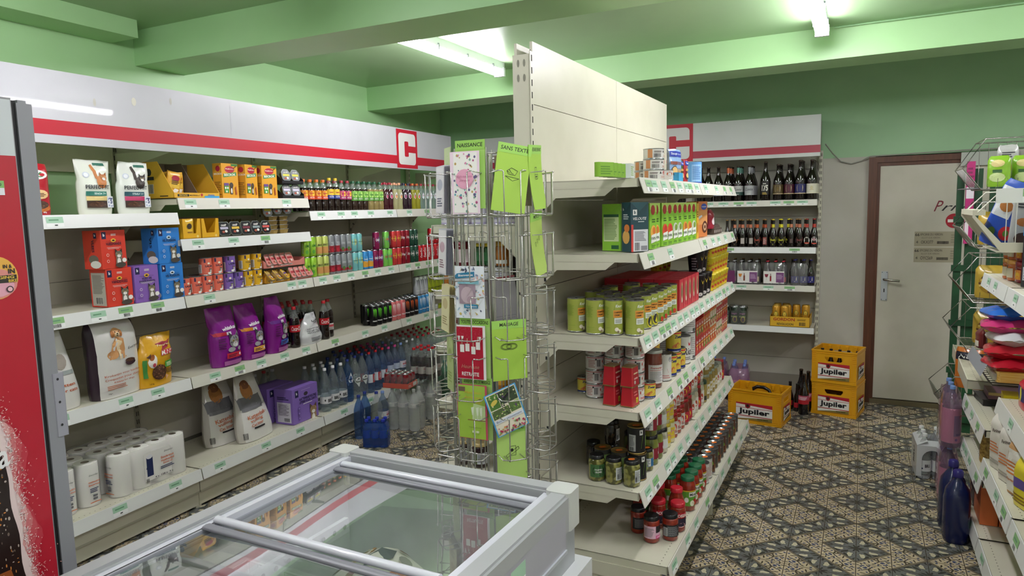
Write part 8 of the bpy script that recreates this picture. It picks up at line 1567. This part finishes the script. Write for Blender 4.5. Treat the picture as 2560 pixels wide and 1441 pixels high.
def d_anc(A,w,h): A.rect(-w*.42,w*.35,h*.35,h*.62,C('1c2048')); T(A,'ANCO',-w*.04,h*.485,h*.17,'e9e6d8',w=w*.6,b=.03); A.lines(-w*.4,w*.4,h*.12,h*.22,2,C('8a7a1a'))
put(box_p('pasta_box','box',.19,.10,.14,'e0cb24',d_anc,lambda A,w,h:(A.ell(-w*.5,h*.5,w*.3,h*.2,C('1c2048')),A.lines(-w*.9,-w*.1,h*.1,h*.25,2,C('8a7a1a')))),(.72,3.93,.651),-.06,'yellow noodle box lettered ANCO on the right shelf')
b=MB(); b.box(-.14,.14,-.09,.09,0,.03,C('242226',.4)); b.box(-.145,.145,-.095,.095,.03,.034,C('3a3638',.35)); A=topart(b,.034); 
for k in range(16): A.ell(random.uniform(-.04,.12),random.uniform(-.06,.07),.018,.012,C(random.choice(('d9a05a','c87a4a','e0b87a'))))
A.ell(-.09,-.02,.018,.018,C('d9d9d6'))
put(Proto('frozen_style_tray','tray',(None,b)),(.72,4.36,.651),.1,'flat black printed pack with food picture on the right shelf',name='ready_meal_pack')
b=MB(); b.box(-.13,.13,-.08,.08,0,.035,C('6a4a5a',.4)); A=front(b,-.08); A.rect(-.13,.13,.02,.035,C('b9a06a')); put(Proto('x','pack',(None,b)),(.74,4.33,.690),.0,'flat pack with gold edge lying on the black printed pack',name='food_pack',cat='pack')
# noodles pack golden
b=MB(); PM=C('d9a94a',.3,0,.5)
for k in range(3): b.loft([[(x,y*.03+.0,.03+z*.022+.045*(k==2)+.0) for y,z in [(cos(t),sin(t)) for t in [2*PI*i/10 for i in range(10)]]] for x in (-.14,.14)],PM) if k==9 else None
b.bbox(-.15,.15,-.045,.045,0,.05,noisy('dry_spaghetti','c9933a','e6c272',8,.25,coat=.5,stretch=(1,30,30)),.015,3); b.box(-.165,-.15,-.04,.04,.01,.04,clear('f0f0e0',.3)); b.bbox(-.02,.10,-.046,.046,-.001,.051,C('c9b85a',.3),.012,3)
SPG=Proto('spaghetti_pack','pack',(None,b)); put(SPG,(.735,3.93,.863),.03,'clear pack of golden spaghetti lying below the red sweet bags'); put(SPG,(.735,4.03,.863),.0,'clear pack of golden spaghetti lying behind the nearer one')
def flat_bag(c,draw,W_=.30,D_=.2,H_=.07):
    p=bag_p('sweet_bag','bag',W_,D_,H_,c,draw,top=.15,topw=.9,wr=.008,rough=.22); return p
def d_sw(c): return lambda A,w,h:(A.rect(-w*.3,w*.3,h*.3,h*.7,C(c)),T(A,'Bonbons',0,h*.5,h*.18,'f0ece8',w=w*.5,b=.03),A.ell(w*.35,h*.3,w*.07,h*.1,C('e8c84a')))
for i,(x,y,z,c,cc,l) in enumerate(((.70,4.00,.925,'b5182c','2a3a9a','shiny red sweet bag at the bottom of the pile'),(.72,4.02,.985,'c02434','d8d8dc','shiny red sweet bag second in the pile'),(.72,4.05,1.045,'d9dade','d8704a','white and orange sweet bag in the middle of the pile'),(.71,4.08,1.10,'d03a7a','e9dfe4','magenta sweet bag near the top of the pile'),(.70,4.12,1.155,'2f6fd0','e0803a','blue and orange sweet bag topping the pile'))): put(flat_bag(c,d_sw(cc),.32,.22,.07),(x,y+.11,z),0,l,'sweet bags piled on the wire shelf',rot=(math.radians(88),0,.12*(-1)**i+.0))
place(F,bag_p('crisp_bag','bag',.12,.10,.05,'6a1a1e',lambda A,w,h:A.rect(-w*.4,w*.4,0.01,h*.4,C('d9d4c4')),top=.2),4.42,.05,.93,'dark red and cream packet at the far end of the sweet bags')
place(F,bag_p('sweet_bag','bag',.20,.12,.07,'c4203a',lambda A,w,h:(A.rect(-w*.2,w*.3,h*.3,h*.8,C('2a2a6a')),A.rect(0,w*.1,h*.3,h*.8,C('d9d04a'))),top=.1),3.62,.13,.816,'crumpled red and navy bag hanging over the right shelf edge')
# jars on upper shelf
JM=jar_p('fruit_jar','jar','7a1424','8e1a30',lambda A,r,h:(A.rect(-r*1.4,r*.2,h*.15,h*.6,C('d98a3a')),A.rect(-r*1.3,-r*.6,h*.2,h*.55,C('e9e4da')),A.ell(-r*.2,h*.35,r*.3,h*.15,C('e0b23a')),A.rect(r*.5,r*1.4,h*.15,h*.65,C('d6d3ce'))),.044,.10,.02,.96)
JG2=jar_p('fruit_jar','jar','b8602a','d9a04a',lambda A,r,h:(A.rect(-r*1.0,r*.4,h*.15,h*.6,C('e4dcc8')),A.ell(-r*.9,h*.6,r*.3,h*.15,C('4a9a4a'))),.036,.10,.02,.96)
for i,(y,x,z,p,l) in enumerate(((4.02,.70,0,JM,'dark red fruit jar, lower nearer one'),(4.02,.70,.101,JM,'dark red fruit jar, upper nearer one'),(4.12,.675,0,JG2,'orange fruit jar, lower one'),(4.12,.675,.101,JG2,'orange fruit jar, upper one'),(4.21,.67,0,JG2,'orange fruit jar with green leaf, lower farther one'),(4.21,.67,.101,JG2,'orange fruit jar with green leaf, upper farther one'))): put(p,(x,y,1.323+z),-.9,l+' of the stacks on the right','stacked fruit jars')
b=MB(); b.box(-.035,.035,-.03,.03,0,.33,C('2a282c',.4)); b.box(-.036,.036,-.031,.031,.23,.335,C('2f93dc',.35)); A=front(b,-.031); A.rect(-.03,.03,.03,.09,C('b9bcc6')); A.lines(-.028,.028,.10,.22,8,C('6a6a74')); A.lines(-.026,.026,.035,.085,4,C('5a5a66')); A.poly([(-.034,.12),(.034,.155),(.034,.165),(-.034,.13)],C('17151a'))
put(Proto('chocolate_box','box',(None,b)),(.690,3.84,1.323),-.35,'tall black and blue box next to the stacked fruit jars')
b=MB(); b.box(-.03,.03,-.05,.05,0,.42,C('d9b24a',.4)); A=front(b,-.05); 
for k in range(20): A.ell(random.uniform(-.025,.025),random.uniform(.02,.4),.006,.006,C(random.choice(('b98a2a','8a9a4a','e0c87a'))))
put(Proto('pasta_carton','box',(None,b)),(.765,3.70,.863),-.3,'tall yellow speckled carton at the right edge')
# bags in cream basket
def d_blue(A,w,h): A.rect(-w*.45,w*.1,h*.45,h*.9,C('c9ccd0')); A.ell(-w*.1,h*.62,w*.2,h*.08,C('a86a2e')); A.lines(-w*.3,w*.1,h*.75,h*.85,2,C('5a5a60')); A.ell(w*.2,h*.25,w*.2,h*.11,C('b8202c')); A.ell(w*.2,h*.25,w*.08,h*.05,C('4a7a2a')); A.ell(-w*.2,h*.2,w*.12,h*.08,C('5a7a3a'))
def d_nut(A,w,h): kibble(A,0,h*.45,w*.3,h*.26,'c98a5a','e0c8a0',50); A.rect(-w*.4,w*.4,h*.75,h*.95,C('1c1c20')); A.rect(w*.1,w*.45,h*.55,h*.68,C('2a3a9a'))
NBG=bag_p('nut_bag','bag',.13,.34,.05,'c89878',d_nut,top=.15,topw=.8); BBG=bag_p('snack_bag','bag',.17,.36,.06,'2a4fae',d_blue,top=.12,topw=.8); GBG=bag_p('snack_bag','bag',.15,.30,.06,'8fb02e',lambda A,w,h:(A.ell(0,h*.3,w*.35,h*.2,C('cfd08a')),A.rect(-w*.4,w*.4,h*.55,h*.62,C('dfe6d0'))),top=.12)
SBG=bag_p('snack_bag','bag',.14,.32,.05,'a9a9a6',lambda A,w,h:(A.ell(0,h*.45,w*.3,h*.08,C('a8642a')),A.lines(-w*.3,w*.3,h*.7,h*.85,3,C('3a3a3e')),A.ell(0,h*.15,w*.3,h*.12,C('3a2420'))),top=.12)
for x,y,p,l,rz in ((.575,4.08,BBG,'blue snack bag with red pepper picture leaning in the cream basket',-.5),(.665,3.96,SBG,'grey snack bag with nut picture in the cream basket',-.3),(.745,3.94,NBG,'brown nut bag with black top in the cream basket, tallest one',-.3),(.76,4.10,BBG,'blue snack bag behind the brown nut bag',-.1),(.84,3.96,GBG,'green snack bag at the right end of the cream basket',-.2),(.86,4.12,NBG,'brown nut bag at the back right of the cream basket',-.2)): put(p,(x,y,1.495),0,l,None,rot=(.12,.40 if x<.6 else .1,rz),sc=.9 if x<.6 else .82)
PCK=bag_p('chip_bag','bag',.15,.23,.08,'7fae2a',lambda A,w,h:(A.ell(0,h*.75,w*.3,h*.12,C('c9b97a')),A.ell(0,h*.3,w*.35,h*.15,C('b9c98a')),A.rect(-w*.2,w*.2,h*.45,h*.55,C('2f5a2a'))),top=.15)
for k,(x,y,z,p) in enumerate(((.68,4.80,1.785,PCK),(.80,4.84,1.785,PCK),(.74,4.95,1.785,SBG))): put(p,(x,y,z),-.4+.2*k,'green snack bag in the top chrome basket, %s'%('left','right')[k] if k<2 else 'silvery snack bag behind the green ones in the top chrome basket',None,sc=.75)
YP=bag_p('pasta_bag','bag',.16,.2,.08,'b99a3a',lambda A,w,h:(kibble(A,0,h*.45,w*.35,h*.3,'d9c06a','a8842a',40),),top=.15)
for k,z in enumerate((1.455,1.145,.875)): 
    for j in range(2): put(YP,(.68+j*.16,4.86,z),-.3+.3*j,'yellow brown snack bag in the %s chrome basket, %s'%(('second','third','fourth')[k],('left','right')[j]),'bags in the chrome baskets',sc=(1,1,.95))
